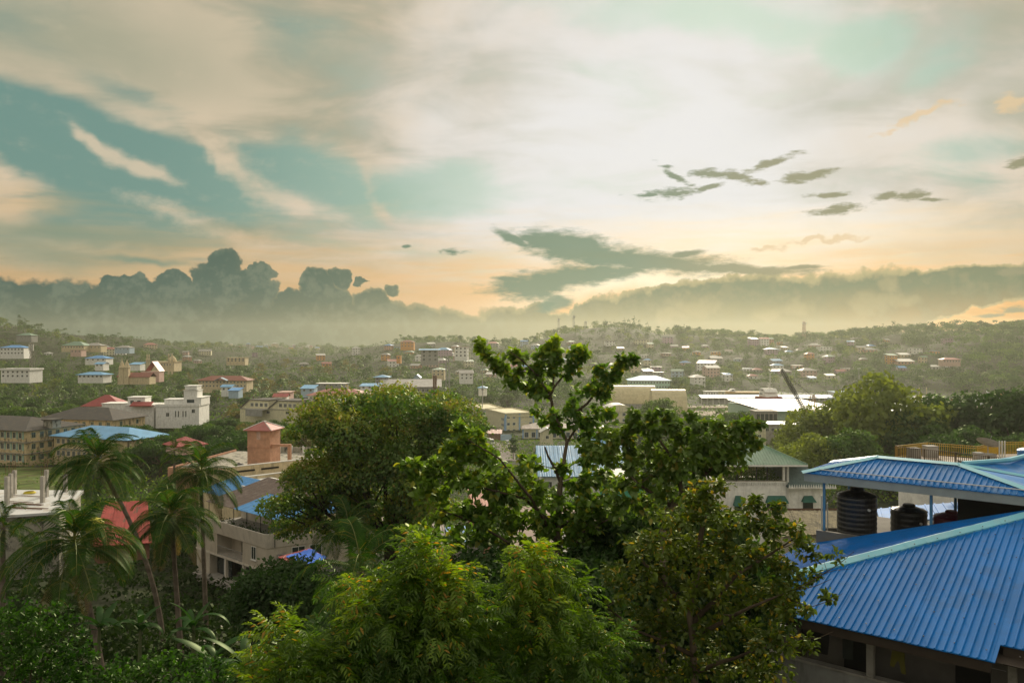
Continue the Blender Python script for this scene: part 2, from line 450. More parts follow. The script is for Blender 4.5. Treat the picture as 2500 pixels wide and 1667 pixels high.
for k_ in (2100, 2300, 2500, 3400):                        # a shoulder of the near hill at the right
    T_Z[k_][:11] = [38, 36, 32.5, 28, 23, 19, 14, 10, 6, 2, 0]
T_Z[1850][:11] = [38, 35, 31, 26, 21, 17, 12.5, 9, 5, 2, 0]
for k_ in (1000, 1250, 1400, 1500, 1650):
    T_Z[k_][:11] = [38, 34, 28, 23, 18, 14, 10.5, 8, 4, 0.5, 0]
TH = np.array([math.atan((p - 1250) / F) if abs(p) < 4000 else math.copysign(2.2, p) for p in T_PX])
TZ = np.array([T_Z[p] for p in T_PX], float)
TY = np.array(T_Y, float)


def _h(wx, wy):
    return 0


def lattice(n, seed):
    q = np.random.RandomState(seed).rand(n, n); return q


_L = lattice(64, 5)


def vnoise(x, y):
    xi = np.floor(x).astype(int); yi = np.floor(y).astype(int); fx = x - xi; fy = y - yi
    fx = fx * fx * (3 - 2 * fx); fy = fy * fy * (3 - 2 * fy)
    a = _L[xi % 64, yi % 64]; b = _L[(xi + 1) % 64, yi % 64]; c = _L[xi % 64, (yi + 1) % 64]; d = _L[(xi + 1) % 64, (yi + 1) % 64]
    return (a * (1 - fx) + b * fx) * (1 - fy) + (c * (1 - fx) + d * fx) * fy - 0.5


def ground(x, y):
    """height of the land"""
    x = np.atleast_1d(np.asarray(x, float)); y = np.atleast_1d(np.asarray(y, float))
    th = np.clip(np.arctan2(x, y), TH[0], TH[-1]); rr = np.hypot(x, y) * np.clip(np.cos(th), 0.35, 1)
    i = np.clip(np.searchsorted(TH, th) - 1, 0, len(TH) - 2); fi = (th - TH[i]) / (TH[i + 1] - TH[i]); fi = fi * fi * (3 - 2 * fi)
    j = np.clip(np.searchsorted(TY, rr) - 1, 0, len(TY) - 2); fj = np.clip((rr - TY[j]) / (TY[j + 1] - TY[j]), 0, 1)
    fs = np.where(rr > 250, fj * fj * (3 - 2 * fj), fj)
    z = (TZ[i, j] * (1 - fi) + TZ[i + 1, j] * fi) * (1 - fs) + (TZ[i, j + 1] * (1 - fi) + TZ[i + 1, j + 1] * fi) * fs
    amp = np.clip((rr - 620) / 500, 0, 1) * 14 * np.clip(z / 20, 0, 1)
    z = z + amp * (vnoise(x / 95 + 3, y / 95) + 0.5 * vnoise(x / 41, y / 41 + 9))
    return z


def gz(x, y): return float(ground(x, y)[0])


m_ground = mat('ground_soil', (0.028, 0.036, 0.016), 0.95, 0.1, 0.5, 0.12, dirt=(0.05, 0.065, 0.022), dirt_amt=0.8, dirt_scale=(0.15, 0.15, 0.15))
ths = np.concatenate([np.linspace(-math.pi, -0.75, 24)[:-1], np.linspace(-0.75, 0.75, 150), np.linspace(0.75, math.pi, 24)[1:]])
rads = np.concatenate([[0.5], np.geomspace(3, 2700, 150)])
TT, RR = np.meshgrid(ths, rads); GX = RR * np.sin(TT); GY = RR * np.cos(TT)
GZ = ground(GX.ravel(), GY.ravel()).reshape(GX.shape)
V = np.stack([GX, GY, GZ], -1).reshape(-1, 3); nT = len(ths)
idx = np.arange((len(rads) - 1) * (nT - 1)); a = (idx // (nT - 1)) * nT + idx % (nT - 1)
Fa = np.stack([a, a + 1, a + nT + 1, a + nT], -1)[:, ::-1]
go = link('terrain', np_mesh('terrain', V, Fa, [m_ground])); tag(go, kind='structure'); go.data.polygons.foreach_set('use_smooth', [True] * len(Fa))
m_water = mat('sea_water', (0.10, 0.12, 0.11), 0.15, 0.5, 0.05, 0.02, bump=0.4, bscale=0.6)
wmb = MB(); wmb.face([(60, 480, -0.6), (900, 480, -0.6), (900, 900, -0.6), (60, 900, -0.6)], m_water)
tag(wmb.build('harbour_water'), kind='structure')

# the humid air of the evening
hz = MB(); vm = bpy.data.materials.new('haze'); vm.use_nodes = True; vt = vm.node_tree; vt.nodes.clear()
pv = vt.nodes.new('ShaderNodeVolumePrincipled'); vo = vt.nodes.new('ShaderNodeOutputMaterial'); vt.links.new(pv.outputs[0], vo.inputs['Volume'])
pv.inputs['Color'].default_value = (0.66, 0.67, 0.57, 1); pv.inputs['Density'].default_value = 0.00015; pv.inputs['Anisotropy'].default_value = 0.62
hz.box(-2750, 2750, -2750, 2750, -6, 106, vm)
tag(hz.build('haze'), kind='stuff')

# ------------------------------------------------------------------ leaves and crowns
def unit(v): return v / np.maximum(np.linalg.norm(v, axis=-1, keepdims=True), 1e-9)


def leaf_field(C, T, Nn, size, tmpl, faces):
    """one leaf shape set down at many places: C base, T pointing direction, Nn upper side, size length"""
    T = unit(T); Sx = unit(np.cross(Nn, T)); Nn = np.cross(T, Sx)
    size = np.broadcast_to(size, (len(C),))[:, None, None]
    tm = tmpl[None]
    V = C[:, None] + size * (tm[..., 0:1] * T[:, None] + tm[..., 1:2] * Sx[:, None] + tm[..., 2:3] * Nn[:, None])
    n, k = len(C), len(tmpl)
    Fa = (np.arange(n)[:, None, None] * k + faces[None]).reshape(-1, faces.shape[1])
    return V.reshape(-1, 3), Fa


QUAD = (np.array([(0, 0, 0), (0.45, 0.3, 0.03), (1, 0, -0.08), (0.45, -0.3, 0.03)], float), np.array([(0, 1, 2, 3)]))
BLOB = (np.array([(0, 0.12, 0), (0.5, 0.5, 0.05), (1, 0.1, -0.1), (0.55, -0.45, 0.05)], float), np.array([(0, 1, 2, 3)]))
HEART = (np.array([(0.0, 0, 0.0), (-0.10, 0.26, 0.02), (0.25, 0.46, 0.0), (0.62, 0.30, -0.05), (1.05, 0, -0.26),
                   (0.62, -0.30, -0.05), (0.25, -0.46, 0.0), (-0.10, -0.26, 0.02), (0.45, 0, -0.07)], float),
         np.array([(0, 1, 2, 8), (8, 2, 3, 4), (8, 4, 5, 6), (0, 8, 6, 7)]))
LANCE = (np.array([(0, 0, 0), (0.35, 0.15, 0.03), (0.7, 0.11, -0.05), (1, 0, -0.22), (0.7, -0.11, -0.05), (0.35, -0.15, 0.03)], float),
         np.array([(0, 1, 2, 3), (0, 3, 4, 5)]))
OVATE = (np.array([(0, 0, 0), (0.3, 0.27, 0.03), (0.68, 0.22, 0.0), (1, 0, -0.15), (0.68, -0.22, 0.0), (0.3, -0.27, 0.03)], float),
         np.array([(0, 1, 2, 3), (0, 3, 4, 5)]))


def rdir(n, q=rs, up=0.0):
    v = q.normal(size=(n, 3)); v = unit(v); v[:, 2] += up; return unit(v)


def crown_points(n, rx, rz, clumps, cr, q, zc=0.0, flat=0.0, under=0.25, jit=0.35):
    """leaf places on the skins of many small clumps that together make an uneven crown"""
    cd = rdir(clumps, q, 0.35); rr = q.uniform(0.45, 1.0, clumps) ** 0.6
    cc = cd * rr[:, None] * np.array([rx - cr * 0.6, rx - cr * 0.6, rz - cr * 0.5]); cc[:, 2] += zc
    crs = cr * q.uniform(0.6, 1.25, clumps)
    w = crs ** 2 / (crs ** 2).sum(); k = q.choice(clumps, n, p=w)
    d = rdir(n, q, 0.25)
    bad = (d[:, 2] < -0.3) & (q.rand(n) > under); d[bad, 2] *= -1
    rad = crs[k] * (1 - jit * q.rand(n) ** 1.5)
    p = cc[k] + d * rad[:, None] * np.array([1.15, 1.15, 0.85])
    return p, d, cc, crs


def crown_mesh(name, n, rx, rz, clumps, cr, size, q, m, zc=0.0, tm=BLOB, droop=0.3, jit=0.35, extra=None):
    p, d, cc, crs = crown_points(n, rx, rz, clumps, cr, q, zc, jit=jit)
    T = unit(d * 0.5 + rdir(n, q) * 0.8 - np.array([0, 0, droop]))
    Nn = unit(d + rdir(n, q) * 0.3 + np.array([0, 0, 0.25]))
    V, Fa = leaf_field(p - T * size * 0.5, T, Nn, size * q.uniform(0.7, 1.3, n), *tm)
    if extra is not None: V = np.concatenate([V, extra[0]]); Fa = np.concatenate([Fa, extra[1] + len(V) - len(extra[0])])
    return np_mesh(name, V, Fa, [m]), cc


def limbs(mb, base, cc, m, r0, fork, n=10, q=rnd, sides=6):
    """tapered trunk with limbs reaching into the clumps"""
    b = Vector(base); f = Vector(fork)
    mid = b.lerp(f, 0.5) + Vector((q.uniform(-.3, .3) * r0 * 3, q.uniform(-.3, .3) * r0 * 3, 0))
    mb.tube([b, mid, f], [r0 * 1.25, r0, r0 * 0.8], m, sides)
    idx_ = list(range(len(cc))); q.shuffle(idx_)
    for i in idx_[:n]:
        e = Vector(cc[i]); h = f.lerp(e, 0.45) + Vector((0, 0, (e - f).length * -0.06)) + Vector((q.uniform(-1, 1), q.uniform(-1, 1), 0)) * r0 * 1.5
        mb.tube([f, h, e], [r0 * 0.5, r0 * 0.3, r0 * 0.08], m, 5, False)


def palm_frond(L, q, m, leaflets=34, droop=0.9, width=0.55, stiff=0.45, both=True, lw=0.022, m_rib=None):
    """an arching rib with two rows of leaflets, growing along +x"""
    ns = 12; t = np.linspace(0, 1, ns)
    ang0 = stiff; a = ang0 - (ang0 + droop) * t ** 1.25
    st = L / (ns - 1); pts = [np.zeros(3)]
    for i in range(1, ns): pts.append(pts[-1] + st * np.array([math.cos(a[i]), 0, math.sin(a[i])]))
    pts = np.array(pts)
    side = q.uniform(-0.15, 0.15); pts[:, 1] += side * L * t ** 2
    V = []; Fa = []
    u = np.linspace(0.12, 0.99, leaflets)
    for sgn in (-1, 1):
        x = np.interp(u, t, pts[:, 0]); y = np.interp(u, t, pts[:, 1]); z = np.interp(u, t, pts[:, 2]); an = np.interp(u, t, a)
        ln = L * width * 0.5 * np.sin(np.pi * np.clip(u * 0.86 + 0.12, 0, 1)) ** 0.7 * q.uniform(0.85, 1.1, leaflets)
        fwd = np.stack([np.cos(an), np.zeros(leaflets), np.sin(an)], -1)
        sd_ = np.array([0, sgn, 0.0])
        dr = q.uniform(0.25, 0.8, leaflets)[:, None]
        d1 = unit(fwd * 0.55 + sd_ * 0.8 + np.array([0, 0, 0.10])); d2 = unit(fwd * 0.4 + sd_ * 0.55 - np.array([0, 0, 1]) * dr)
        B = np.stack([x, y, z], -1); Mi = B + d1 * ln[:, None] * 0.5; E = Mi + d2 * ln[:, None] * 0.55
        wv = fwd * lw * L / 4.5
        k = len(V) * 1
        for i in range(leaflets):
            k = len(V); V += [B[i] - wv[i] * .6, B[i] + wv[i] * .6, Mi[i] + wv[i], Mi[i] - wv[i], E[i]]
            Fa += [(k, k + 1, k + 2, k + 3), (k + 3, k + 2, k + 4, k + 4)]
    mb = MB()
    mb.tube(pts.tolist(), [0.035 * L / 4.5 * (1 - 0.8 * x) + 0.006 for x in t], m_rib or m, 4)
    k = len(mb.V); mb.V += [tuple(v) for v in V]; mi = mb._m(m)
    for f in Fa:
        mb.Fc.append(tuple(k + j for j in (f if f[2] != f[3] else f[:3]))); mb.M.append(mi)
    return mb


G_mid1, G_mid2 = (0.035, 0.070, 0.014), (0.105, 0.150, 0.030)
m_bark = mat('bark', (0.085, 0.065, 0.045), 0.95, 0.1, 0.4, 3.0, bump=0.6, bscale=12)
m_palmbark = mat('palm_bark', (0.16, 0.13, 0.10), 0.95, 0.1, 0.35, 2.0, bump=0.6, bscale=14)
m_leaf = leafmat('leaf_green', (0.026, 0.070, 0.014), (0.080, 0.150, 0.026), clump=0.10, gloss=0.03)
m_leafy = leafmat('leaf_yellowgreen', (0.062, 0.105, 0.016), (0.160, 0.205, 0.030), clump=0.10, gloss=0.03)
m_leafd = leafmat('leaf_dark', (0.014, 0.045, 0.013), (0.040, 0.090, 0.022), clump=0.10, gloss=0.03)
m_leafo = leafmat('leaf_olive', (0.085, 0.085, 0.030), (0.140, 0.125, 0.045), clump=0.10, gloss=0.03)
m_palm = leafmat('palm_leaf', (0.026, 0.070, 0.016), (0.075, 0.135, 0.028), gloss=0.07, clump=0.4)
m_palmy = leafmat('palm_leaf_yellow', (0.10, 0.12, 0.02), (0.20, 0.20, 0.04), gloss=0.07, clump=0.4)
m_dead = leafmat('palm_leaf_dead', (0.10, 0.075, 0.04), (0.17, 0.13, 0.07), gloss=0.02, clump=0.4)
m_coco = mat('coconut_husk', (0.20, 0.17, 0.05), 0.7)

# crown and trunk meshes for trees in the middle and far distance, radius about 1 so that they can be scaled
q = np.random.RandomState(3)


def far_kind(n, rx, rz, h, clumps, cr, size, m, tw=0.05, nl=6, droop=0.3, tm=BLOB):
    me, cc = crown_mesh('crown', n, rx, rz, clumps, cr, size, q, m, zc=h - rz * 1.15, tm=tm, droop=droop)
    mb = MB(); limbs(mb, (0, 0, -1.5), cc, m_bark, tw, (0, 0, (h - rz) * 0.5), nl, rnd, 5)
    return me, mb.mesh('trunk')


KINDS = {}
for nm, m in (('broad', m_leaf), ('yellow', m_leafy), ('dark', m_leafd), ('olive', m_leafo)):
    KINDS[nm] = [far_kind(800, 5.2, 5.0, 10.5, 20, 2.1, 1.0, m, 0.35) for _ in range(2)]
    KINDS[nm + '_fine'] = [far_kind(3800, 5.4, 5.2, 11, 40, 1.6, 0.42, m, 0.35, 10) for _ in range(2)]
KINDS['rain'] = [far_kind(900, 8.0, 2.6, 10.5, 26, 1.9, 0.9, m_leafd, 0.45, 12), far_kind(900, 8.0, 2.8, 10.5, 26, 1.9, 0.9, m_leaf, 0.45, 12)]
KINDS['rain_fine'] = [far_kind(5200, 8.0, 2.8, 10.5, 44, 1.6, 0.40, m_leafd, 0.45, 16)]
KINDS['spindly'] = [far_kind(500, 2.6, 6.5, 15, 16, 1.2, 0.8, m_leafd, 0.25, 8) for _ in range(2)]


def mid_palm_mesh(q, nf=15, L=3.6, fine=False):
    c = MB()
    for i in range(nf):
        az_ = i * 2.4 + q.uniform(-.2, .2); lift = q.uniform(0.1, 1.15) if i % 3 else 1.2
        if fine:
            fb = palm_frond(L * q.uniform(.85, 1.1), q, m_palm, 16, 1.2, 0.5, lift, lw=0.10)
            M4 = Matrix.Rotation(az_, 4, 'Z'); k = len(c.V)
            c.V += [tuple(M4 @ Vector(v)) for v in fb.V]; c.Fc += [tuple(j + k for j in f) for f in fb.Fc]; c._m(m_palm); c.M += [0] * len(fb.Fc)
            continue
        t = np.linspace(0, 1, 5); a = lift - (lift + 1.25) * t ** 1.2; p = [np.zeros(3)]
        for j in range(1, 5): p.append(p[-1] + L / 4 * np.array([math.cos(a[j]) * math.cos(az_), math.cos(a[j]) * math.sin(az_), math.sin(a[j])]))
        sdv = np.array([-math.sin(az_), math.cos(az_), 0]); wd = [0.12, 0.5, 0.55, 0.42, 0.05]
        for sg in (-1, 1):
            for j in range(4):
                c.face([p[j], p[j + 1], p[j + 1] + sg * sdv * wd[j + 1] - np.array([0, 0, wd[j + 1] * .5]), p[j] + sg * sdv * wd[j] - np.array([0, 0, wd[j] * .5])], m_palm)
    return c.mesh('crown')


PALM_C = [mid_palm_mesh(q) for _ in range(3)]
PALM_CF = [mid_palm_mesh(q, 18, 3.8, True) for _ in range(3)]
tb = MB(); tb.tube([(0.2, 0, -1), (0.1, 0, 3), (0.0, 0.0, 7), (0, 0, 10)], [0.24, 0.17, 0.14, 0.12], m_palmbark, 6); PALM_T = tb.mesh('trunk')

# things that must stay in sight: (left, right, lowest visible line, distance); trees in front of them stay below that line
KEEP = []
FOOT = []                     # footprints (x, y, radius)


def tree_ok(x, y, z, h, r):
    for fx, fy, fr in FOOT:
        if (x - fx) ** 2 + (y - fy) ** 2 < (fr + r * 0.55) ** 2: return 0
    px, pt = proj((x, y, z + h)); dp = F * r / y * 0.8; s = 1.0
    for a_, b_, yb, Yk in KEEP:
        if y < Yk and px + dp > a_ and px - dp < b_ and pt < yb:
            hmax = CAMZ - (yb - 833) / F * y - z
            s = min(s, hmax / h)
    return s


TREES = []


def plant(kind, x, y, sc, label, group, sz=None, z=None, cat='tree', name='tree', sink=0.0, force=False):
    h = {'spindly': 15, 'rain': 10.5}.get(kind.split('_')[0], 11) * sc * (sz or 1); rr = {'spindly': 2.6, 'rain': 8.0}.get(kind.split('_')[0], 5.3) * sc
    z0 = gz(x, y) if z is None else z
    if not force:
        s = tree_ok(x, y, z0, h, rr)
        if s < 0.45: return None
        if s < 1: sc *= max(s, 0.6); sz = (sz or 1) * s / max(s, 0.6)
    TREES.append((kind, x, y, z0 - sink, sc, sz or 1, rnd.uniform(0, 6.28), label, group, cat, name))
    return True


LM = [(20, 'the left picture edge'), (120, 'the old school'), (250, 'the red pyramid roof'), (430, 'the white complex'), (540, 'the yellow school'), (620, 'the salmon tower'), (730, 'the factory'), (820, 'the red roofed hall'), (1000, 'the warehouse'), (1090, 'the lattice mast'),
      (1180, 'the left floodlight mast'), (1250, 'the gallery block'), (1360, 'the leafy treetop'), (1515, 'the humped office block'), (1600, 'the barrel roofed stores'), (1710, 'the jetty'), (1800, 'the orange-lit barge'), (1880, 'the cargo ship'), (1965, 'the crane'), (2100, 'the right floodlight mast'), (2245, 'the green gable shed'), (2390, 'the ferry'), (2500, 'the right picture edge')]


def own_labels(ts):
    """say by size, kind, wood and the landmark they line up with which tree is which"""
    D_ = {}
    for i, t in enumerate(ts):
        if not t[8] or ' near @' not in t[7]: continue
        px = proj((t[1], t[2], t[3]))[0]; lm = min(LM, key=lambda q_: abs(q_[0] - px))[1]; D_.setdefault((t[7].replace(' near @', ''), lm), []).append(i)
    for (lb, lm), L_ in D_.items():
        L_.sort(key=lambda i: ts[i][4] * ts[i][5] / ts[i][2]); n = len(L_)
        for r, i in enumerate(L_):
            adj = '' if n == 1 else (('smaller ', 'larger ') if n == 2 else ('smallest ', 'mid sized ', 'largest ') if n == 3 else ('smallest ',) + ('',) * (n - 2) + ('largest ',))[r]
            t = list(ts[i]); t[7] = adj + lb + ', in line with ' + lm; ts[i] = tuple(t)


def flush_trees(limit=300):
    """the largest in view become things, the rest one mass per wood"""
    TREES.sort(key=lambda t: -t[4] / math.hypot(t[1], t[2]))
    own_labels(TREES)
    rest = []; n = 0
    for t in TREES:
        kind, x, y, z, sc, sz, rz, label, group, cat, name = t
        px, _ = proj((x, y, z))
        if n < limit and -120 < px < 2620:
            vs = PALM_C if kind == 'palm' else (PALM_CF if kind == 'palm_fine' else None)
            o = empty(name, (x, y, z), rz, label, cat, group); o.scale = (sc, sc, sc * sz)
            if vs:
                link('trunk', PALM_T, o); link('crown', vs[rnd.randrange(3)], o, (0, 0, 10))
            else:
                k = KINDS[kind]; c, tr = k[rnd.randrange(len(k))]; link('crown', c, o); link('trunk', tr, o)
            n += 1
        elif -150 < px < 2650: rest.append(t)
    print('trees', n, 'rest', len(rest))
    cache = {}
    Vs, Fs, off = {}, {}, {}
    for kind, x, y, z, sc, sz, rz, *_ in rest:
        if kind.startswith('palm'): kind = 'palm'
        kind = kind.replace('_fine', '')
        me = PALM_C[rnd.randrange(3)] if kind == 'palm' else KINDS[kind][rnd.randrange(len(KINDS[kind]))][0]
        if me.name not in cache:
            v = np.empty(len(me.vertices) * 3, np.float32); me.vertices.foreach_get('co', v)
            f = np.empty(len(me.loops), np.int32); me.loops.foreach_get('vertex_index', f); cache[me.name] = (v.reshape(-1, 3), f.reshape(-1, 4), me.materials[0])
        v, f, m = cache[me.name]
        if kind not in ('palm',):                               # thin out what is very small in the picture
            keep = rs.rand(len(f)) < 0.27; f = f[keep]; v = v * 1.04
        c, s_ = math.cos(rz), math.sin(rz); v = v * [sc, sc, sc * sz]
        v = np.stack([v[:, 0] * c - v[:, 1] * s_ + x, v[:, 0] * s_ + v[:, 1] * c + y, v[:, 2] + z + (10 * sc if kind == 'palm' else 0)], -1)
        Vs.setdefault(m.name, []).append(v); Fs.setdefault(m.name, []).append(f + off.get(m.name, 0)); off[m.name] = off.get(m.name, 0) + len(v)
    VV = []; FF = []; MI = []; mats = []; o_ = 0
    for mn in Vs:
        v = np.concatenate(Vs[mn]); f = np.concatenate(Fs[mn]); VV.append(v); FF.append(f + o_); MI += [len(mats)] * len(f); o_ += len(v); mats.append(MATS[mn])
    if VV:
        FFc = np.concatenate(FF); used, inv = np.unique(FFc, return_inverse=True)
        w = link('distant_woods', np_mesh('distant_woods', np.concatenate(VV)[used], inv.reshape(FFc.shape), mats, MI))
        tag(w, 'continuous woods of trees covering the far hills', 'woods', kind='stuff')

# ------------------------------------------------------------------ buildings
def pp(px, Y): return Vector(((px - 1250) / F * Y, Y, 0))
def zy(py, Y): return CAMZ - (py - 833) / F * Y


m_white = mat('wall_white', (0.78, 0.78, 0.74), 0.85, dirt=(0.45, 0.44, 0.38), dirt_amt=0.4)
m_cream = mat('wall_cream', (0.62, 0.52, 0.33), 0.85, dirt=(0.22, 0.20, 0.15), dirt_amt=0.5)
m_creamold = mat('wall_old_cream', (0.60, 0.48, 0.28), 0.9, dirt=(0.05, 0.05, 0.04), dirt_amt=0.85, dirt_scale=(0.5, 0.5, 0.22))
m_concold = mat('concrete_mouldy', (0.34, 0.32, 0.26), 0.9, dirt=(0.03, 0.03, 0.025), dirt_amt=0.95, dirt_scale=(0.6, 0.6, 0.4))
m_mint = mat('paint_mint', (0.35, 0.50, 0.40), 0.8, dirt=(0.12, 0.15, 0.12), dirt_amt=0.5)
m_yel = mat('wall_pale_yellow', (0.66, 0.62, 0.42), 0.85, dirt=(0.35, 0.32, 0.24), dirt_amt=0.4)
m_pink = mat('wall_pink', (0.58, 0.40, 0.34), 0.85, dirt=(0.3, 0.2, 0.16), dirt_amt=0.4)
m_salmon = mat('wall_salmon', (0.52, 0.29, 0.19), 0.88, dirt=(0.30, 0.16, 0.11), dirt_amt=0.45, dirt_scale=(0.4, 0.4, 0.2))
m_purple = mat('wall_mauve', (0.40, 0.27, 0.36), 0.85)
m_ltblue = mat('wall_light_blue', (0.36, 0.48, 0.58), 0.85)
m_green = mat('wall_seafoam', (0.38, 0.60, 0.48), 0.85)
m_orange = mat('wall_orange', (0.62, 0.30, 0.08), 0.85)
m_bluetrim = mat('trim_blue', (0.25, 0.42, 0.66), 0.7)
m_grey = mat('wall_grey', (0.30, 0.30, 0.28), 0.9, dirt=(0.12, 0.12, 0.11), dirt_amt=0.5)
m_conc = mat('concrete', (0.36, 0.34, 0.30), 0.92, dirt=(0.15, 0.14, 0.12), dirt_amt=0.6, dirt_scale=(0.5, 0.5, 0.5))
m_glass = mat('window_glass', (0.035, 0.045, 0.045), 0.12, 0.6, 0.3, 0.8)
m_frame = mat('window_frame_white', (0.68, 0.68, 0.64), 0.6)
m_dark = mat('dark_opening', (0.02, 0.02, 0.018), 0.9)
m_steel = mat('steel_grey', (0.28, 0.28, 0.27), 0.5, 0.5)
m_rust = mat('rusty_steel', (0.16, 0.08, 0.045), 0.8, dirt=(0.30, 0.22, 0.14), dirt_amt=0.4)
m_black = mat('black_paint', (0.018, 0.018, 0.018), 0.5)


def roofmat(name, color, pitch, rough=0.5, dirt=None, amt=0.4, depth=0.5, axis=0, spec=0.4):
    """sheet metal: fine ribs across the local axis"""
    if name in MATS: return MATS[name]
    m = mat(name, color, rough, spec, 0.10, 0.35, dirt=dirt or tuple(c * 0.45 for c in color), dirt_amt=amt, dirt_scale=(0.5, 0.5, 0.5))
    t = m.node_tree; q = G(t); b = t.nodes['Principled BSDF']
    sp = q.node('ShaderNodeSeparateXYZ'); q.put(sp.inputs[0], q.node('ShaderNodeTexCoord').outputs['Object'])
    w = q.m('FRACT', q.m('DIVIDE', sp.outputs[axis], pitch)); h = q.ss(q.m('ABSOLUTE', q.m('SUBTRACT', w, 0.5)), 0.30, 0.46)
    bn = q.node('ShaderNodeBump'); bn.inputs['Strength'].default_value = depth; bn.inputs['Distance'].default_value = 0.05
    q.put(bn.inputs['Height'], h); q.put(b.inputs['Normal'], bn.outputs[0])
    return m


r_blue = roofmat('roof_blue', (0.10, 0.30, 0.62), 0.5)
r_lblue = roofmat('roof_light_blue', (0.16, 0.38, 0.62), 0.5, amt=0.2)
r_red = roofmat('roof_red', (0.33, 0.055, 0.05), 0.5)
r_redbr = roofmat('roof_red_brown', (0.27, 0.09, 0.06), 0.6)
r_pink = roofmat('roof_faded_red', (0.42, 0.15, 0.13), 0.3)
r_dark = roofmat('roof_dark_tiles', (0.055, 0.050, 0.045), 0.9, dirt=(0.12, 0.09, 0.06), amt=0.7)
r_grey = roofmat('roof_grey_sheet', (0.34, 0.33, 0.31), 0.6, dirt=(0.14, 0.10, 0.07), amt=0.6)
r_green = roofmat('roof_green_sheet', (0.17, 0.29, 0.20), 0.35, depth=0.9)
r_whit = roofmat('roof_white_sheet', (0.46, 0.46, 0.43), 1.2, dirt=(0.30, 0.28, 0.24), amt=0.4)
r_brown = roofmat('roof_brown_sheet', (0.20, 0.15, 0.12), 0.5, dirt=(0.30, 0.24, 0.18), amt=0.5)
r_cream = roofmat('roof_cream_sheet', (0.55, 0.48, 0.28), 1.0, dirt=(0.32, 0.26, 0.15), amt=0.5)

_wm = {}


def window_mesh(w, h, frame=m_frame, style=2, sill=False):
    k = (round(w, 2), round(h, 2), frame.name, style, sill)
    if k not in _wm:
        f = MB(); t = min(0.07, w * 0.09); d = 0.06
        f.box(-w / 2, w / 2, -d, 0.005, 0, t, frame); f.box(-w / 2, w / 2, -d, 0.005, h - t, h, frame)
        f.box(-w / 2, -w / 2 + t, -d, 0.005, t, h - t, frame); f.box(w / 2 - t, w / 2, -d, 0.005, t, h - t, frame)
        for i in range(1, style):
            x = -w / 2 + w * i / style; f.box(x - t * .4, x + t * .4, -d * .8, 0.005, t, h - t, frame)
        if sill: f.box(-w / 2 - .08, w / 2 + .08, -0.16, 0.0, -0.08, -0.002, frame)
        p = MB(); p.box(-w / 2 + t * .8, w / 2 - t * .8, -0.022, -0.006, t * .8, h - t * .8, m_glass)
        _wm[k] = (f.mesh('window'), p.mesh('pane'))
    return _wm[k]


def put_window(par, x, y, z, ang, w, h, frame=m_frame, style=2, panes=True, sill=False):
    f, p = window_mesh(w, h, frame, style, sill)
    o = link('window', f, par, (x, y, z), (0, 0, ang)); link('pane', p, o)
    return o


def hip_roof(W, Dp, z, rise, over, m, thick=0.12, run=None, x0=0.0, y0=0.0):
    """hip roof over [x0,x0+W] x [y0,y0+Dp]; its ridge runs along the longer side"""
    a, b, c, d = x0 - over, x0 + W + over, y0 - over, y0 + Dp + over
    mb = MB(); run = run if run is not None else min(b - a, d - c) / 2
    if b - a >= d - c: r1, r2 = (a + run, (c + d) / 2, z + rise), (b - run, (c + d) / 2, z + rise)
    else: r1, r2 = ((a + b) / 2, c + run, z + rise), ((a + b) / 2, d - run, z + rise)
    B = [(a, c, z), (b, c, z), (b, d, z), (a, d, z)]; Lo = [(x, y, zz_ - thick) for x, y, zz_ in B]
    if b - a >= d - c:
        mb.face([B[0], B[1], r2, r1], m); mb.face([B[1], B[2], r2], m); mb.face([B[2], B[3], r1, r2], m); mb.face([B[3], B[0], r1], m)
    else:
        mb.face([B[0], B[1], r1], m); mb.face([B[1], B[2], r2, r1], m); mb.face([B[2], B[3], r2], m); mb.face([B[3], B[0], r1, r2], m)
    for i in range(4): j = (i + 1) % 4; mb.face([Lo[i], Lo[j], B[j], B[i]], m)
    mb.face(Lo[::-1], m)
    return mb, (r1, r2, B)


def gable_roof(W, Dp, z, rise, over, m, thick=0.12, x0=0.0, y0=0.0, along='x'):
    a, b, c, d = x0 - over, x0 + W + over, y0 - over, y0 + Dp + over; mb = MB(); t = thick
    if along == 'x': P0 = [(a, c, z), (a, (c + d) / 2, z + rise), (a, d, z)]; P1 = [(b, c, z), (b, (c + d) / 2, z + rise), (b, d, z)]
    else: P0 = [(b, c, z), ((a + b) / 2, c, z + rise), (a, c, z)]; P1 = [(b, d, z), ((a + b) / 2, d, z + rise), (a, d, z)]
    lo = lambda p: (p[0], p[1], p[2] - t)
    for i in (0, 1):
        mb.face([P0[i], P1[i], P1[i + 1], P0[i + 1]], m); mb.face([lo(P0[i]), lo(P0[i + 1]), lo(P1[i + 1]), lo(P1[i])], m)
        mb.face([P0[i], P0[i + 1], lo(P0[i + 1]), lo(P0[i])], m); mb.face([P1[i], lo(P1[i]), lo(P1[i + 1]), P1[i + 1]], m)
    mb.face([P0[0], lo(P0[0]), lo(P1[0]), P1[0]], m); mb.face([P0[2], P1[2], lo(P1[2]), lo(P0[2])], m)
    return mb


def tubes_along(pts, r_, m, n=5):
    mb = MB(); mb.tube(pts, r_, m, n); return mb


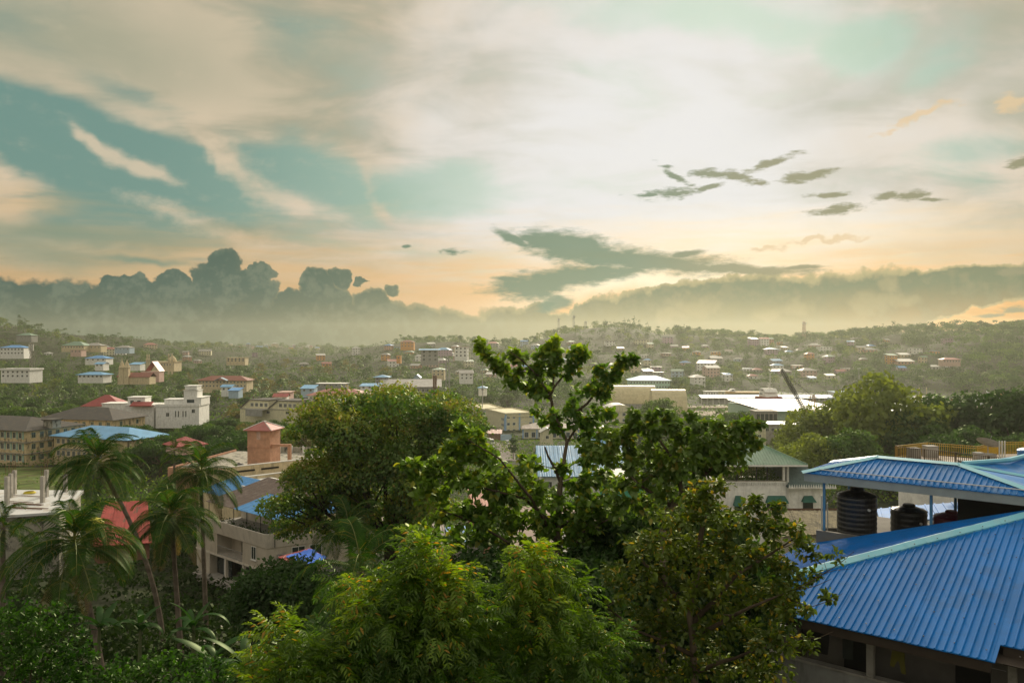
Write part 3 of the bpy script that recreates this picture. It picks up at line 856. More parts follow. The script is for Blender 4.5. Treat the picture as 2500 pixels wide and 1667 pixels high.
def bld(name, label, cat, A, B, depth, zb, zt, wall, roof=None, rmat=None, rise=1.5, over=0.6, storeys=1, nf=4, nl=0, nr=0, win=(1.2, 1.2), wfr=m_frame, style=2,
        group=None, keep=True, keepy=None, sink=3.0, bands=None, parapet=0.0, along='x', door=False, foot=True, wz=None, run=None):
    """front wall from A (left) to B (right); local x along the front, y away from the viewer"""
    A = Vector((A[0], A[1], 0)); B = Vector((B[0], B[1], 0)); W_ = (B - A).length; ang = math.atan2(B.y - A.y, B.x - A.x)
    o = empty(name, (A.x, A.y, zb), ang, label, cat, group); H = zt - zb
    w = MB(); w.box(0, W_, 0, depth, -sink, H, wall)
    if roof == 'gable':
        xs = (0, W_)
        if along == 'x':
            for x in xs: w.face([(x, 0, H), (x, depth, H), (x, depth / 2, H + rise)] if x else [(x, 0, H), (x, depth / 2, H + rise), (x, depth, H)], wall)
        else:
            for y in (0, depth): w.face([(0, y, H), (W_ / 2, y, H + rise), (W_, y, H)], wall)
    w.build('wall', o)
    if roof == 'hip': hip_roof(W_, depth, H, rise, over, rmat, run=run)[0].build('roof', o)
    elif roof == 'gable': gable_roof(W_, depth, H + 0.05, rise, over, rmat, along=along).build('roof', o)
    elif roof == 'shed':
        r_ = MB(); a = over; r_.hexa([(-a, -a, H), (W_ + a, -a, H), (W_ + a, depth + a, H + rise), (-a, depth + a, H + rise),
                                     (-a, -a, H + .12), (W_ + a, -a, H + .12), (W_ + a, depth + a, H + rise + .12), (-a, depth + a, H + rise + .12)], rmat); r_.build('roof', o)
    elif roof == 'flat':
        r_ = MB(); a = over; r_.box(-a, W_ + a, -a, depth + a, H + .003, H + .18, rmat or wall)
        if parapet:
            t = 0.15; zt_ = H + .18 + parapet
            r_.box(-a, W_ + a, -a, -a + t, H + .18, zt_, rmat or wall); r_.box(-a, W_ + a, depth + a - t, depth + a, H + .18, zt_, rmat or wall)
            r_.box(-a, -a + t, -a + t, depth + a - t, H + .18, zt_, rmat or wall); r_.box(W_ + a - t, W_ + a, -a + t, depth + a - t, H + .18, zt_, rmat or wall)
        r_.build('roof', o)
    sh = H / storeys
    for s_ in range(storeys):
        z = s_ * sh + (wz if wz is not None else (sh - win[1]) * 0.55)
        for i in range(nf): put_window(o, W_ * (i + .5) / nf, 0, z, 0, win[0], win[1], wfr, style)
        for i in range(nl): put_window(o, 0, depth * (i + .5) / nl, z, -math.pi / 2, win[0], win[1], wfr, style)
        for i in range(nr): put_window(o, W_, depth * (i + .5) / nr, z, math.pi / 2, win[0], win[1], wfr, style)
        if bands and s_:
            b_ = MB(); b_.box(-.06, W_ + .06, -.08, depth + .06, s_ * sh - .1, s_ * sh + .1, bands); b_.build('ledge', o)
    if door:
        d_ = MB(); d_.box(W_ * .5 - .5, W_ * .5 + .5, -.05, 0, 0.0, 2.1, m_rust); d_.build('door', o)
    c = (A + B) / 2 + Vector((-math.sin(ang), math.cos(ang), 0)) * depth / 2
    if foot:
        k = max(1, int(W_ / max(depth, 3)))
        for i in range(k):
            cc = A.lerp(B, (i + .5) / k) + Vector((-math.sin(ang), math.cos(ang), 0)) * depth / 2; FOOT.append((cc.x, cc.y, max(depth, W_ / k) * 0.55))
    if keep:
        pa, pb = proj((A.x, A.y, zb))[0], proj((B.x, B.y, zb))[0]
        KEEP.append((pa, pb, keepy if keepy else proj((c.x, min(A.y, B.y), zb + H * 0.35))[1], min(A.y, B.y)))
    return o, W_, H, ang


def sb(name, label, cat, p0, p1, yt, yb, Y, depth, wall, yaw=0.0, **k):
    """front wall between two columns of the view at distance Y"""
    W_ = (p1 - p0) / F * Y; dY = W_ * math.tan(R(yaw)) / 2
    A, B = pp(p0, Y - dY), pp(p1, Y + dY)
    return bld(name, label, cat, A, B, depth, zy(yb, Y), zy(yt, Y), wall, **k)


# --- the old school, three storeys, lower left
C0 = Vector((-140.6, 231, 0)); dR = Vector((0.333, 0.943, 0)); dL = Vector((-0.943, 0.333, 0))
zb0 = 9.3
o, W_, H, an = bld('school_building', 'old cream three storey school with mint pilasters, mould stains and dark tiled roof', 'school', C0 + dL * 34, C0, 19, zb0, 19.2, m_creamold,
                   'hip', r_dark, 3.0, 1.0, 3, 0, 0, 0, keepy=1125)
for s_ in range(3):
    z = s_ * 3.3
    for i in range(14):
        x = W_ - 2.2 - i * 2.35; put_window(o, x, 0, z + 1.0, 0, 1.15, 1.7, m_frame, 2)
        b_ = MB(); b_.box(x + 0.85, x + 1.45, -.12, -.002, z + .75, z + 3.0, m_mint); b_.build('pilaster', o)
    for i in range(6): put_window(o, W_, 2.5 + i * 2.7, z + 1.0, math.pi / 2, 1.3, 1.6, m_mint, 2)
    b_ = MB(); b_.box(-.3, W_ + .45, -.55, 19.3, z + 3.02, z + 3.3, m_concold); b_.build('ledge', o)
    b_ = MB(); b_.box(-.1, W_ + .12, -.14, 19.1, z - .02, z + .72, m_creamold); b_.build('parapet', o)
ch = MB(); ch.box(W_ - 1.5, W_ + 2.0, 7, 10, 9.9, 12.2, m_concold); ch.box(W_ - 1.9, W_ + 2.4, 6.6, 10.4, 12.2, 12.6, r_dark); ch.build('roof_turret', o)
o, W_, H, an = bld('school_wing', 'stained cream wing with long dark tiled hip roof behind the old school', 'school', pp(98, 268), pp(275, 262), 16, 9.5, 19.2, m_creamold,
                   'hip', r_dark, 3.4, 0.9, 3, 9, 0, 2, (1.2, 1.5), m_mint, bands=m_concold, keepy=1075)
o, W_, H, an = bld('school_annexe', 'low school annexe with plain light blue hip roof and rows of casement windows', 'school', pp(132, 236), pp(312, 225), 14, 10.3, 17.3, m_creamold,
                   'hip', r_lblue, 2.6, 1.0, 2, 0, 0, 0, keepy=1120)
for s_ in range(2):
    for i in range(9): put_window(o, 1.8 + i * 2.1, 0, s_ * 3.5 + 1.2, 0, 1.3, 1.5, m_frame, 3)
    b_ = MB(); b_.box(-.2, W_ + .2, -.3, 14.2, s_ * 3.5 + 2.95, s_ * 3.5 + 3.45, m_concold); b_.build('ledge', o)
lawn = MB(); m_lawn = mat('lawn_grass', (0.085, 0.12, 0.03), 0.95, 0.1, 0.4, 0.25, dirt=(0.14, 0.10, 0.06), dirt_amt=0.8, dirt_scale=(0.12, 0.3, 0.3))

# --- red-capped white pavilion and the white complex beside it
o, W_, H, an = sb('pavilion', 'white hall with a red pyramid roof and round windows', 'hall', 205, 292, 990, 1012, 300, 11, m_white, 8, roof='hip', rmat=r_red, rise=3.8, over=1.0, nf=0, keepy=1003)
for x in (3.2, 5.8, 8.4):
    w = MB(); w.lathe([(0, 0), (.45, 0), (.55, .05), (.55, .12)], m_glass, 14); w.build('window', o, (x, -.12, H * .45), (R(-90), 0, 0))
o, W_, H, an = sb('white_complex', 'white flat roofed complex of stepped blocks with a square tower', 'building', 380, 486, 992, 1024, 288, 12, m_white, 4, roof='flat', rmat=m_white, over=0.2, parapet=0.7, nf=0, keepy=1015)
for x0, x1, y0, y1, z0, z1 in ((-11, -1, 1, 12, -3, H + .4), (-20, -12, 3, 11, -3, H + .9), (-10.5, -4.5, 2, 8, H + .42, H + 3.2), (2, 9, 3, 9, H + .2, H + 2.3), (9.2, 14.0, 2, 8, H + .2, H + 5.6), (9.5, 13.7, 2.3, 7.7, H + 6.1, H + 7.2), (13.9, 15.6, 1, 11.5, H + .2, H + 3.0)):
    b_ = MB(); b_.box(x0, x1, y0, y1, z0, z1, m_white); b_.box(x0 - .25, x1 + .25, y0 - .25, y1 + .25, z1, z1 + .22, m_white); b_.build('block', o)
b_ = MB(); b_.box(-8.5, -1.2, -1.5, 1, H + .3, H + .5, r_red); b_.hexa([(-8.5, -1.5, H + .5), (-1.2, -1.5, H + .5), (-1.2, 1.6, H + 1.6), (-8.5, 1.6, H + 1.6), (-8.5, -1.5, H + .6), (-1.2, -1.5, H + .6), (-1.2, 1.6, H + 1.75), (-8.5, 1.6, H + 1.75)], r_red); b_.build('canopy', o)
for x in (7.0, 8.0, 9.6, 10.6): put_window(o, x, 0, 1.0, 0, .45, 2.2, m_frame, 1)
for x, z in ((4.2, 1.2), (13.2, 2.4)): put_window(o, x, 0, z, 0, 1.2, 1.4)
for x in (-9, -6.6): put_window(o, x, 2, H + 1.0, 0, 1.3, 1.2)
put_window(o, 11.6, 2, H + 1.2, 0, 2.6, 1.2, m_dark, 1)

# --- church with two spires, minarets, mosque
o = empty('temple', (*pp(302, 450)[:2], zy(925, 450)), 0, 'small cream temple with paired pointed towers above a red roof', 'temple')
b_ = MB()
for x in (-1.6, 1.2):
    b_.box(x - 1.3, x + 1.3, 0, 2.6, -3, 6.4, m_cream)
b_.build('tower', o)
for x in (-1.6, 1.2):
    s_ = MB(); s_.lathe([(2.0, 6.4), (1.5, 7.2), (0.9, 8.8), (0.25, 10.4), (0.05, 11.6)], m_cream, 8, (x, 1.3)); s_.build('spire', o)
b_ = MB(); b_.box(-4, 14, 1, 9, -3, 1.2, m_cream); b_.build('wall', o)
gable_roof(18, 8, 1.2, 2.4, .5, r_redbr, x0=-4, y0=1).build('roof', o); KEEP.append((292, 345, 925, 440)); FOOT.append((-219, 452, 8))
o = empty('red_church', (*pp(372, 480)[:2], zy(920, 480)), 0, 'steep dark red church roof among palms beside the twin tower temple', 'church')
b_ = MB(); b_.box(-7, 4, 0, 7, -3, 3.4, m_pink); b_.build('wall', o); gable_roof(8, 7, 3.4, 6.0, .4, r_red, x0=-4, along='y').build('roof', o); KEEP.append((350, 392, 915, 470)); FOOT.append((-216, 484, 9))
for i, (px, yt) in enumerate(((359, 863), (364, 863), (412, 862), (420, 862))):
    o = empty('minaret', (*pp(px, 600)[:2], zy(900, 600)), 0, ('slender cream minaret of the nearer pair behind the red church' if i < 2 else 'slender cream minaret beside the distant mosque'), 'minaret', 'slender minarets over the trees')
    H = zy(yt, 600) - zy(900, 600); b_ = MB(); b_.lathe([(.75, -4), (.62, H * .6), (.9, H * .6 + .1), (.9, H * .64), (.55, H * .66), (.45, H * .9), (.02, H)], m_cream, 8); b_.build('shaft', o)
    KEEP.append((px - 3, px + 3, 888, 600))
o, *_ = sb('mosque', 'cream mosque with flat roof and small dome behind palms', 'mosque', 372, 425, 883, 897, 620, 14, m_cream, roof='flat', rmat=m_cream, nf=8, win=(1, 1.6), keepy=893)
b_ = MB(); b_.lathe([(3, 4.4), (3.1, 5.6), (2.4, 7.4), (1.2, 8.6), (.1, 9.6)], m_cream, 14, (13, 6)); b_.build('dome', o)

# --- yellow colonnaded school with red-brown roof
o, W_, H, an = sb('long_school', 'long yellow two storey building with red brown roof and central portico', 'building', 484, 602, 928, 946, 480, 11, m_cream, -2, roof='hip', rmat=r_redbr, rise=2.6, over=.9, storeys=2, nf=14, win=(.9, 1.1), keepy=940)
gable_roof(7, 3, H + .1, 1.8, .3, m_ltblue, x0=W_ / 2 - 3.5, y0=-3, along='y').build('portico', o)

# --- factory with saw-toothed roof lights
A, B = pp(586, 335), pp(872, 318)
o, W_, H, an = bld('factory', 'long pale yellow factory with slanted sawtooth roof bays and rows of clerestory windows', 'factory', A, B, 18, zy(1014, 330), zy(999, 330), m_yel, 'flat', r_grey, over=.3, storeys=1, nf=6, win=(1.6, 1.1), keepy=1006)
nb = 4
for i in range(nb):
    x0 = W_ * i / nb; x1 = W_ * (i + 1) / nb; b_ = MB()
    b_.hexa([(x0, .5, H + .2), (x1, .5, H + .2), (x1, 12, H + .2), (x0, 12, H + .2), (x0 + 4.5, .5, H + 3.6), (x1, .5, H + 3.3), (x1, 12, H + 3.3), (x0 + 4.5, 12, H + 3.6)], m_yel); b_.build('clerestory', o)
    b_ = MB(); b_.hexa([(x0 - .5, 0, H + .2), (x0 + .1, 0, H + .2), (x0 + .1, 12.5, H + .2), (x0 - .5, 12.5, H + .2), (x0 + 4.2, 0, H + 3.9), (x0 + 4.7, 0, H + 3.7), (x0 + 4.7, 12.5, H + 3.7), (x0 + 4.2, 12.5, H + 3.9)], r_dark)
    b_.box(x0 + 4.3, x1 + .3, 0, 12.5, H + 3.62, H + 3.85, r_dark); b_.build('roof', o)
    for j in range(4): put_window(o, x0 + 5.6 + j * 2.0 * (x1 - x0) / 12.2, .5, H + 1.0, 0, 1.5, 1.5, m_frame, 3)
b_ = MB(); b_.box(6, 14, -4.5, -4.3, 0, 2.6, m_grey); b_.box(5.6, 14.4, -4.6, -.1, 2.6, 2.75, r_grey); b_.build('shed', o)

# --- simple buildings of the plain: name, label, category, px0, px1, eave y, base y, distance, depth, wall, yaw, options
PLAIN = [
    ('red_roof_hall', 'broad white hall with a long red hip roof behind the factory', 'hall', 752, 890, 964, 980, 372, 14, m_white, -4, dict(roof='hip', rmat=r_pink, rise=2.6, over=1, nf=9, keepy=974)),
    ('house', 'small pinkish white block beside the red roofed hall', 'house', 680, 706, 957, 975, 375, 8, m_pink, 0, dict(roof='flat', rmat=m_pink, nf=2, keepy=970)),
    ('low_red_house', 'low red roof in front of the red roofed hall', 'house', 668, 700, 968, 978, 360, 6, m_white, 5, dict(roof='gable', rmat=r_red, rise=1.4, nf=2, keepy=976)),
    ('red_roof_shed', 'small red roofed shed tucked against the factory end', 'shed', 756, 830, 1008, 1018, 300, 8, m_cream, 0, dict(roof='shed', rmat=r_red, rise=1.6, nf=4, keepy=1014)),
    ('warehouse', 'old warehouse with streaked grey gable roof and two roof ridges', 'warehouse', 930, 1075, 944, 962, 432, 26, m_grey, 6, dict(roof='gable', rmat=r_grey, rise=3.6, over=.8, nf=12, win=(1.2, 1.6), keepy=955)),
    ('house', 'narrow house with light blue lean roof and open upper floor left of the warehouse', 'house', 916, 946, 920, 938, 445, 7, m_grey, 0, dict(roof='hip', rmat=r_lblue, rise=1.2, over=1.2, storeys=2, nf=3, keepy=932)),
    ('shed', 'low blue shed roof at the left of the warehouse', 'shed', 880, 925, 942, 948, 420, 8, m_white, 0, dict(roof='shed', rmat=r_lblue, rise=1.0, nf=3, keepy=946)),
    ('shed', 'pale low shed with light roof edge behind the red roofed hall', 'shed', 772, 842, 936, 944, 470, 9, m_grey, -2, dict(roof='flat', rmat=m_white, nf=5, keepy=941)),
    ('shed', 'light blue roofed shed left of the red roofed hall', 'shed', 735, 766, 948, 956, 420, 8, m_ltblue, 0, dict(roof='shed', rmat=r_lblue, rise=1.4, nf=2, keepy=953)),
    ('house', 'small blue roofed house below the yellow school', 'house', 540, 565, 944, 954, 440, 7, m_white, 0, dict(roof='gable', rmat=r_lblue, rise=1.2, nf=2, keepy=952)),
    ('shed', 'bright blue roof at the right of the yellow school', 'shed', 558, 582, 953, 958, 430, 7, m_ltblue, 0, dict(roof='shed', rmat=r_blue, rise=1.2, nf=0, keepy=957)),
    ('hall', 'long low blue roof among palms left of the temple', 'hall', 190, 252, 914, 922, 470, 9, m_white, -3, dict(roof='hip', rmat=r_lblue, rise=1.5, over=1, nf=6, keepy=920)),
    ('house', 'white building with dark blue glass front at the far left edge', 'building', 2, 72, 903, 922, 480, 12, m_white, -4, dict(roof='flat', rmat=m_white, parapet=.8, storeys=2, nf=6, keepy=915)),
    ('house', 'white house with a bright blue roof on the left hillside', 'house', 0, 58, 848, 866, 640, 12, m_white, 6, dict(roof='hip', rmat=r_blue, rise=2, nf=7, storeys=2, keepy=860)),
    ('house', 'green roofed house high on the left hillside', 'house', 40, 76, 818, 828, 860, 12, m_grey, 0, dict(roof='hip', rmat=r_green, rise=2.5, nf=4, keepy=827)),
    ('hall', 'long pale hall with arched green roof on the left hillside', 'hall', 150, 205, 843, 851, 780, 16, m_cream, 0, dict(roof='hip', rmat=r_green, rise=4, nf=8, keepy=849)),
    ('house', 'cream house beside the arched green roof', 'house', 200, 246, 843, 852, 790, 12, m_cream, 0, dict(roof='hip', rmat=r_grey, rise=2.4, nf=5, keepy=850)),
    ('house', 'pink walled house below the arched green roof', 'house', 172, 198, 853, 862, 740, 9, m_pink, 0, dict(roof='flat', rmat=m_cream, nf=3, keepy=860)),
    ('house', 'grey blue house on the misty slope in the left distance', 'house', 280, 316, 848, 856, 900, 12, m_ltblue, 0, dict(roof='hip', rmat=r_grey, rise=2.4, nf=4, keepy=855)),
    ('house', 'blue grey roof in the trees left of the red church', 'house', 208, 258, 874, 881, 640, 12, m_white, 0, dict(roof='hip', rmat=r_blue, rise=2.2, nf=4, keepy=880)),
    ('house', 'small white house with light blue roof above the temple palms', 'house', 232, 252, 888, 894, 560, 8, m_white, 0, dict(roof='gable', rmat=r_lblue, rise=1.2, nf=2, keepy=893)),
    ('shed', 'light blue shed roof between the temple and the red church', 'shed', 316, 342, 889, 894, 560, 8, m_white, 0, dict(roof='shed', rmat=r_lblue, rise=1.2, nf=0, keepy=894)),
    ('house', 'cream house on the wooded rise above the yellow school', 'house', 553, 598, 873, 882, 640, 10, m_cream, 3, dict(roof='flat', rmat=m_cream, nf=5, storeys=2, keepy=879)),
    ('house', 'tall grey white house with open balconies and light blue roof on the central slope', 'house', 1028, 1070, 854, 882, 660, 11, m_grey, 5, dict(roof='shed', rmat=r_lblue, rise=.8, over=2, storeys=3, nf=3, win=(2, 2), keepy=876)),
    ('house', 'white three storey house with pink roof terrace on the central slope', 'house', 1110, 1140, 846, 872, 720, 10, m_white, -6, dict(roof='flat', rmat=r_pink, storeys=3, nf=3, nr=2, win=(1.6, 1.6), keepy=868)),
    ('house', 'orange walled house among the trees in the middle distance', 'house', 968, 978, 868, 878, 660, 6, m_orange, 0, dict(roof='flat', rmat=m_orange, nf=1, keepy=876)),
    ('house', 'long orange red house under the ridge in the middle distance', 'house', 978, 1010, 834, 848, 900, 11, m_orange, 0, dict(roof='hip', rmat=r_redbr, rise=2, storeys=2, nf=4, keepy=846)),
    ('house', 'grey roofed house with open porch right of the dark chimneys', 'house', 1123, 1155, 911, 926, 560, 9, m_white, 8, dict(roof='gable', rmat=r_grey, rise=2.2, nf=3, storeys=2, keepy=922)),
    ('house', 'pale blue gable house behind the warehouse', 'house', 1010, 1025, 922, 934, 520, 7, m_ltblue, 0, dict(roof='gable', rmat=r_lblue, rise=2.2, along='y', nf=1, keepy=930)),
    ('house', 'wide greenish roof house above the warehouse', 'house', 1055, 1085, 902, 917, 580, 9, m_cream, 0, dict(roof='hip', rmat=r_green, rise=1.6, nf=3, storeys=2, keepy=914)),
    ('kiosk', 'small blue roofed kiosk at the foot of the lamp mast', 'kiosk', 1168, 1188, 946, 953, 460, 5, m_white, 0, dict(roof='hip', rmat=r_lblue, rise=1, nf=1, keepy=952)),
    ('office_block', 'pale yellow block with blue pilasters under a humped white roof', 'office', 1482, 1548, 1004, 1062, 440, 13, m_yel, 5, dict(nf=4, storeys=4, win=(1.6, 1.6), wfr=m_bluetrim, nl=2, keepy=1035)),
    ('green_hall', 'pale green two storey hall with wide light blue hip roof by the harbour', 'hall', 1538, 1636, 928, 950, 650, 20, m_green, -2, dict(roof='hip', rmat=r_lblue, rise=3.6, over=1.4, storeys=2, nf=14, win=(1.2, 1.4), keepy=942)),
    ('yard_building', 'yellow white block with small windows behind the heart leaved trees', 'building', 1838, 1870, 1035, 1075, 250, 9, m_yel, 4, dict(roof='flat', rmat=m_white, nf=1, storeys=2, keepy=1068)),
    ('yard_building', 'long low grimy concrete building below the white harbour roof', 'building', 1866, 1965, 1036, 1062, 262, 9, m_conc, -3, dict(roof='flat', rmat=r_grey, nf=7, keepy=1056)),
    ('yard_building', 'unfinished concrete frame with bushes on top left of the crane', 'building', 1846, 1898, 1004, 1032, 330, 8, m_conc, 0, dict(roof='flat', rmat=m_conc, nf=5, wfr=m_dark, win=(1.4, 2.6), keepy=1022)),
    ('green_gable_shed', 'plain dark green gable shed behind the right hand trees', 'shed', 2205, 2285, 1010, 1030, 330, 16, m_mint, 6, dict(roof='gable', rmat=r_green, rise=3.6, along='y', nf=0, keepy=1014)),
    ('port_office', 'white and blue port office with flat roof beside the jetty', 'office', 2038, 2092, 957, 969, 560, 12, m_white, 0, dict(roof='flat', rmat=m_ltblue, over=.8, nf=9, keepy=966)),
    ('port_office', 'small white port building with light roof beside the stacked pink blocks', 'office', 2240, 2278, 970, 985, 520, 9, m_white, 0, dict(roof='flat', rmat=m_white, over=.8, nf=4, keepy=980)),
]
for it in PLAIN:
    nm, lb, ct, p0, p1, yt, yb, Y, dp, wl, yaw, kw = it
    k = dict(nf=3, over=.6, rise=1.5); k.update(kw)
    if Y >= 400: k['keepy'] = yt + (yb - yt) * .42
    sb(nm, lb, ct, p0, p1, yt, yb, Y, dp, wl, yaw, **k)

# two dark chimneys by the warehouse
for i, px in enumerate((1059, 1064)):
    o = empty('chimney', (*pp(px, 418)[:2], 0), 0, ('left' if i == 0 else 'right') + ' one of the two dark rusty stacks in front of the warehouse', 'chimney', 'dark rusty stacks')
    b_ = MB(); b_.lathe([(.55, -1), (.5, zy(916, 418)), (.35, zy(916, 418) + .1)], m_rust, 10); b_.build('stack', o); b_ = MB(); b_.box(-.7, .7, -.7, .7, zy(920, 418), zy(920, 418) + .3, m_rust); b_.build('collar', o)
KEEP.append((1054, 1068, 945, 418))

# --- pale yellow three-sided complex with blue pilasters
A, B = Vector((-25.6, 475, 0)), Vector((-3.6, 400, 0))
o, W_, H, an = bld('government_complex', 'long cream three storey block with light blue pilasters and open galleries', 'office', A, B, 12, -1.5, 7.2, m_yel, 'flat', m_yel, over=.5, parapet=.6, storeys=3, nf=26, win=(1.5, 1.3), wfr=m_bluetrim, bands=m_frame, keep=False)
for s_ in range(3):
    b_ = MB(); b_.box(.5, W_ - .5, -.32, -.10, s_ * 2.9 + 1.0, s_ * 2.9 + 2.1, m_grey); b_.build('gallery', o)
for i in range(5):
    b_ = MB(); x = W_ * i / 4; b_.box(x - .5, x + .5, -.3, -.09, 0, H + .7, m_bluetrim); b_.build('pilaster', o)
A2 = Vector((5.0, 402, 0)); B2 = Vector((16, 418, 0))
o, W_, H, an = bld('government_complex', 'cream end block with blue corner pilasters joined to the long gallery block', 'office', Vector((-3.2, 399.5, 0)), Vector((10.8, 405, 0)), 30, -1.5, 8.6, m_yel, 'flat', m_yel, over=.4, parapet=.5, storeys=3, nf=5, win=(1.4, 1.2), wfr=m_bluetrim, keep=False)
for x in (0, W_ * .5, W_):
    b_ = MB(); b_.box(x - .4, x + .4, -.25, -.002, 0, H + .6, m_bluetrim); b_.build('pilaster', o)
KEEP.append((1145, 1312, 1058, 398))
o, W_, H, an = sb('low_office', 'low cream office with brown roof and blue window frames in front of the gallery block', 'office', 1277, 1480, 1046, 1078, 355, 12, m_yel, -2, roof='hip', rmat=r_brown, rise=2.2, over=.8, storeys=1, nf=12, win=(1.7, 2.2), wfr=m_bluetrim, keepy=1068)
for i in range(7):
    b_ = MB(); x = W_ * i / 6; b_.box(x - .3, x + .3, -.2, -.002, 0, H, m_bluetrim); b_.build('pilaster', o)
o, W_, H, an = sb('gate_house', 'small cream gabled gate house at the car park', 'gatehouse', 1322, 1350, 1055, 1080, 300, 6, m_yel, 4, roof='gable', rmat=r_whit, rise=1.6, along='y', nf=1, keepy=1075)
# humped roof of the tall office block
ofc = [x for x in COL.objects if x.name.startswith('office_block')][0]; b_ = MB(); Wv = 66 / F * 440; Hv = zy(1004, 440) - zy(1062, 440)
for i in range(10):
    t0, t1 = i / 10, (i + 1) / 10; f = lambda t: Hv + .3 + 3.6 * math.sin(math.pi * (0.15 + .75 * t)) ** 1.0
    b_.face([(Wv * t0, -.6, f(t0)), (Wv * t1, -.6, f(t1)), (Wv * t1, 13.5, f(t1)), (Wv * t0, 13.5, f(t0))], r_whit); b_.face([(Wv * t0, -.6, Hv), (Wv * t1, -.6, Hv), (Wv * t1, -.6, f(t1)), (Wv * t0, -.6, f(t0))], m_yel)
b_.face([(0, -.6, Hv), (0, -.6, Hv + .3 + 3.6 * math.sin(.15 * math.pi)), (0, 13.5, Hv + .3 + 3.6 * math.sin(.15 * math.pi)), (0, 13.5, Hv)], m_yel); b_.build('vaulted_roof', ofc)

# --- long barrel-roofed store
for (lb, p0, p1, yt, Y, dp) in (('long cream barrel roofed store behind the office block', 1492, 1600, 985, 520, 20), ('nearer cream barrel roofed store with dark walls', 1596, 1676, 1010, 470, 20)):
    W_ = (p1 - p0) / F * Y; z0 = -2; o = empty('barrel_store', (*pp(p0, Y)[:2], z0), R(-3), lb, 'warehouse')
    ze = zy(yt, Y) - z0; ztop = zy(942 if Y == 520 else 952, Y) - z0; b_ = MB(); b_.box(0, W_, .3, dp - .3, -2, ze, m_grey); b_.build('wall', o)
    r_ = MB()
    for i in range(12):
        a0, a1 = math.pi * i / 12, math.pi * (i + 1) / 12; q0 = (dp / 2 - dp / 2 * math.cos(a0), ze + (ztop - ze) * math.sin(a0)); q1 = (dp / 2 - dp / 2 * math.cos(a1), ze + (ztop - ze) * math.sin(a1))
        r_.face([(-.5, q0[0], q0[1]), (W_ + .5, q0[0], q0[1]), (W_ + .5, q1[0], q1[1]), (-.5, q1[0], q1[1])], r_cream)
        for x in (-.5, W_ + .5): r_.face([(x, q0[0], ze), (x, q0[0], q0[1]), (x, q1[0], q1[1]), (x, q1[0], ze)], r_cream)
    r_.build('vaulted_roof', o); KEEP.append((p0, p1, yt + 4, Y)); FOOT.append((pp((p0 + p1) / 2, Y).x, Y + 10, 16))

# --- broad white roof near the harbour, built of panels
W_ = (2075 - 1872) / F * 400; o = empty('harbour_shed', (*pp(1872, 400)[:2], -1.5), R(3), 'broad harbour shed with sunlit white sheet roof in long panels', 'shed')
H = zy(1004, 400) + 1.5; b_ = MB(); b_.box(0, W_, 0, 60, -2, H, m_mint); b_.build('wall', o); b_ = MB(); b_.box(-1, W_ + 1, -1.2, -.9, H - 1.2, H + .2, r_green); b_.build('fascia', o)
for i in range(12):
    r_ = MB(); x0, x1 = (W_ + 2) * i / 12 - 1 + .08, (W_ + 2) * (i + 1) / 12 - 1 - .08
    r_.hexa([(x0, -.9, H + .2), (x1, -.9, H + .2), (x1, 60, H + 1.7), (x0, 60, H + 1.7), (x0, -.9, H + .35), (x1, -.9, H + .35), (x1, 60, H + 1.9), (x0, 60, H + 1.9)], r_whit); r_.build('roof_sheet', o)
KEEP.append((1875, 2075, 1008, 400)); FOOT.append((150, 430, 30)); FOOT.append((133, 415, 20)); FOOT.append((165, 415, 20))

# --- blue roofed hall and summer house seen through the heart-leaved tree
A, B = pp(1325, 158), pp(1545, 158)
o, W_, H, an = bld('blue_roof_hall', 'hall with a broad light blue ribbed metal roof behind the heart leaved tree', 'hall', A, B, 20, zy(1205, 158), zy(1162, 158), m_white, None, None, keep=False, nf=7, foot=True)
zr = zy(1088, 170) - zy(1205, 158)
for i in range(22):
    x0, x1 = -1 + (W_ + 2) * i / 22, -1 + (W_ + 2) * (i + 1) / 22; s0 = -3.6 * (1 - i / 22)
    r_ = MB(); q0 = -1.0; r_.hexa([(x0, q0, H + .05), (x1 - .06, q0, H + .05), (x1 - .06, 12, zr), (x0, 12, zr), (x0, q0, H + .17), (x1 - .06, q0, H + .17), (x1 - .06, 12, zr + .12), (x0, 12, zr + .12)], r_lblue)
    for x in (x0 + .12, x0 + .47): r_.hexa([(x, q0, H + .17), (x + .05, q0, H + .17), (x + .05, 12, zr + .12), (x, 12, zr + .12), (x, q0, H + .22), (x + .05, q0, H + .22), (x + .05, 12, zr + .17), (x, 12, zr + .17)], r_lblue)
    r_.build('roof_sheet', o)
r_ = MB(); r_.hexa([(-1, 12, zr), (W_ + 1, 12, zr), (W_ + 1, 21, H), (-1, 21, H), (-1, 12, zr + .1), (W_ + 1, 12, zr + .1), (W_ + 1, 21, H + .1), (-1, 21, H + .1)], r_lblue)
r_.face([(-1, -1, H), (-1, 12, zr), (-1, 21, H)], r_lblue); r_.build('roof', o)
KEEP.append((1290, 1545, 1160, 156))
o = empty('summer_house', (*pp(1478, 232)[:2], zy(1102, 232)), R(20), 'open summer house under a light blue pyramid roof', 'pavilion')
H = zy(1080, 232) - zy(1102, 232); hip_roof(9, 9, H, zy(1055, 232) - zy(1080, 232), .4, r_lblue, x0=-4.5, y0=-4.5)[0].build('roof', o)
for x in (-4, 4):
    for y in (-4, 4): b_ = MB(); b_.box(x - .12, x + .12, y - .12, y + .12, -2, H, m_white); b_.build('post', o)
KEEP.append((1432, 1512, 1098, 228)); FOOT.append((27, 232, 7))

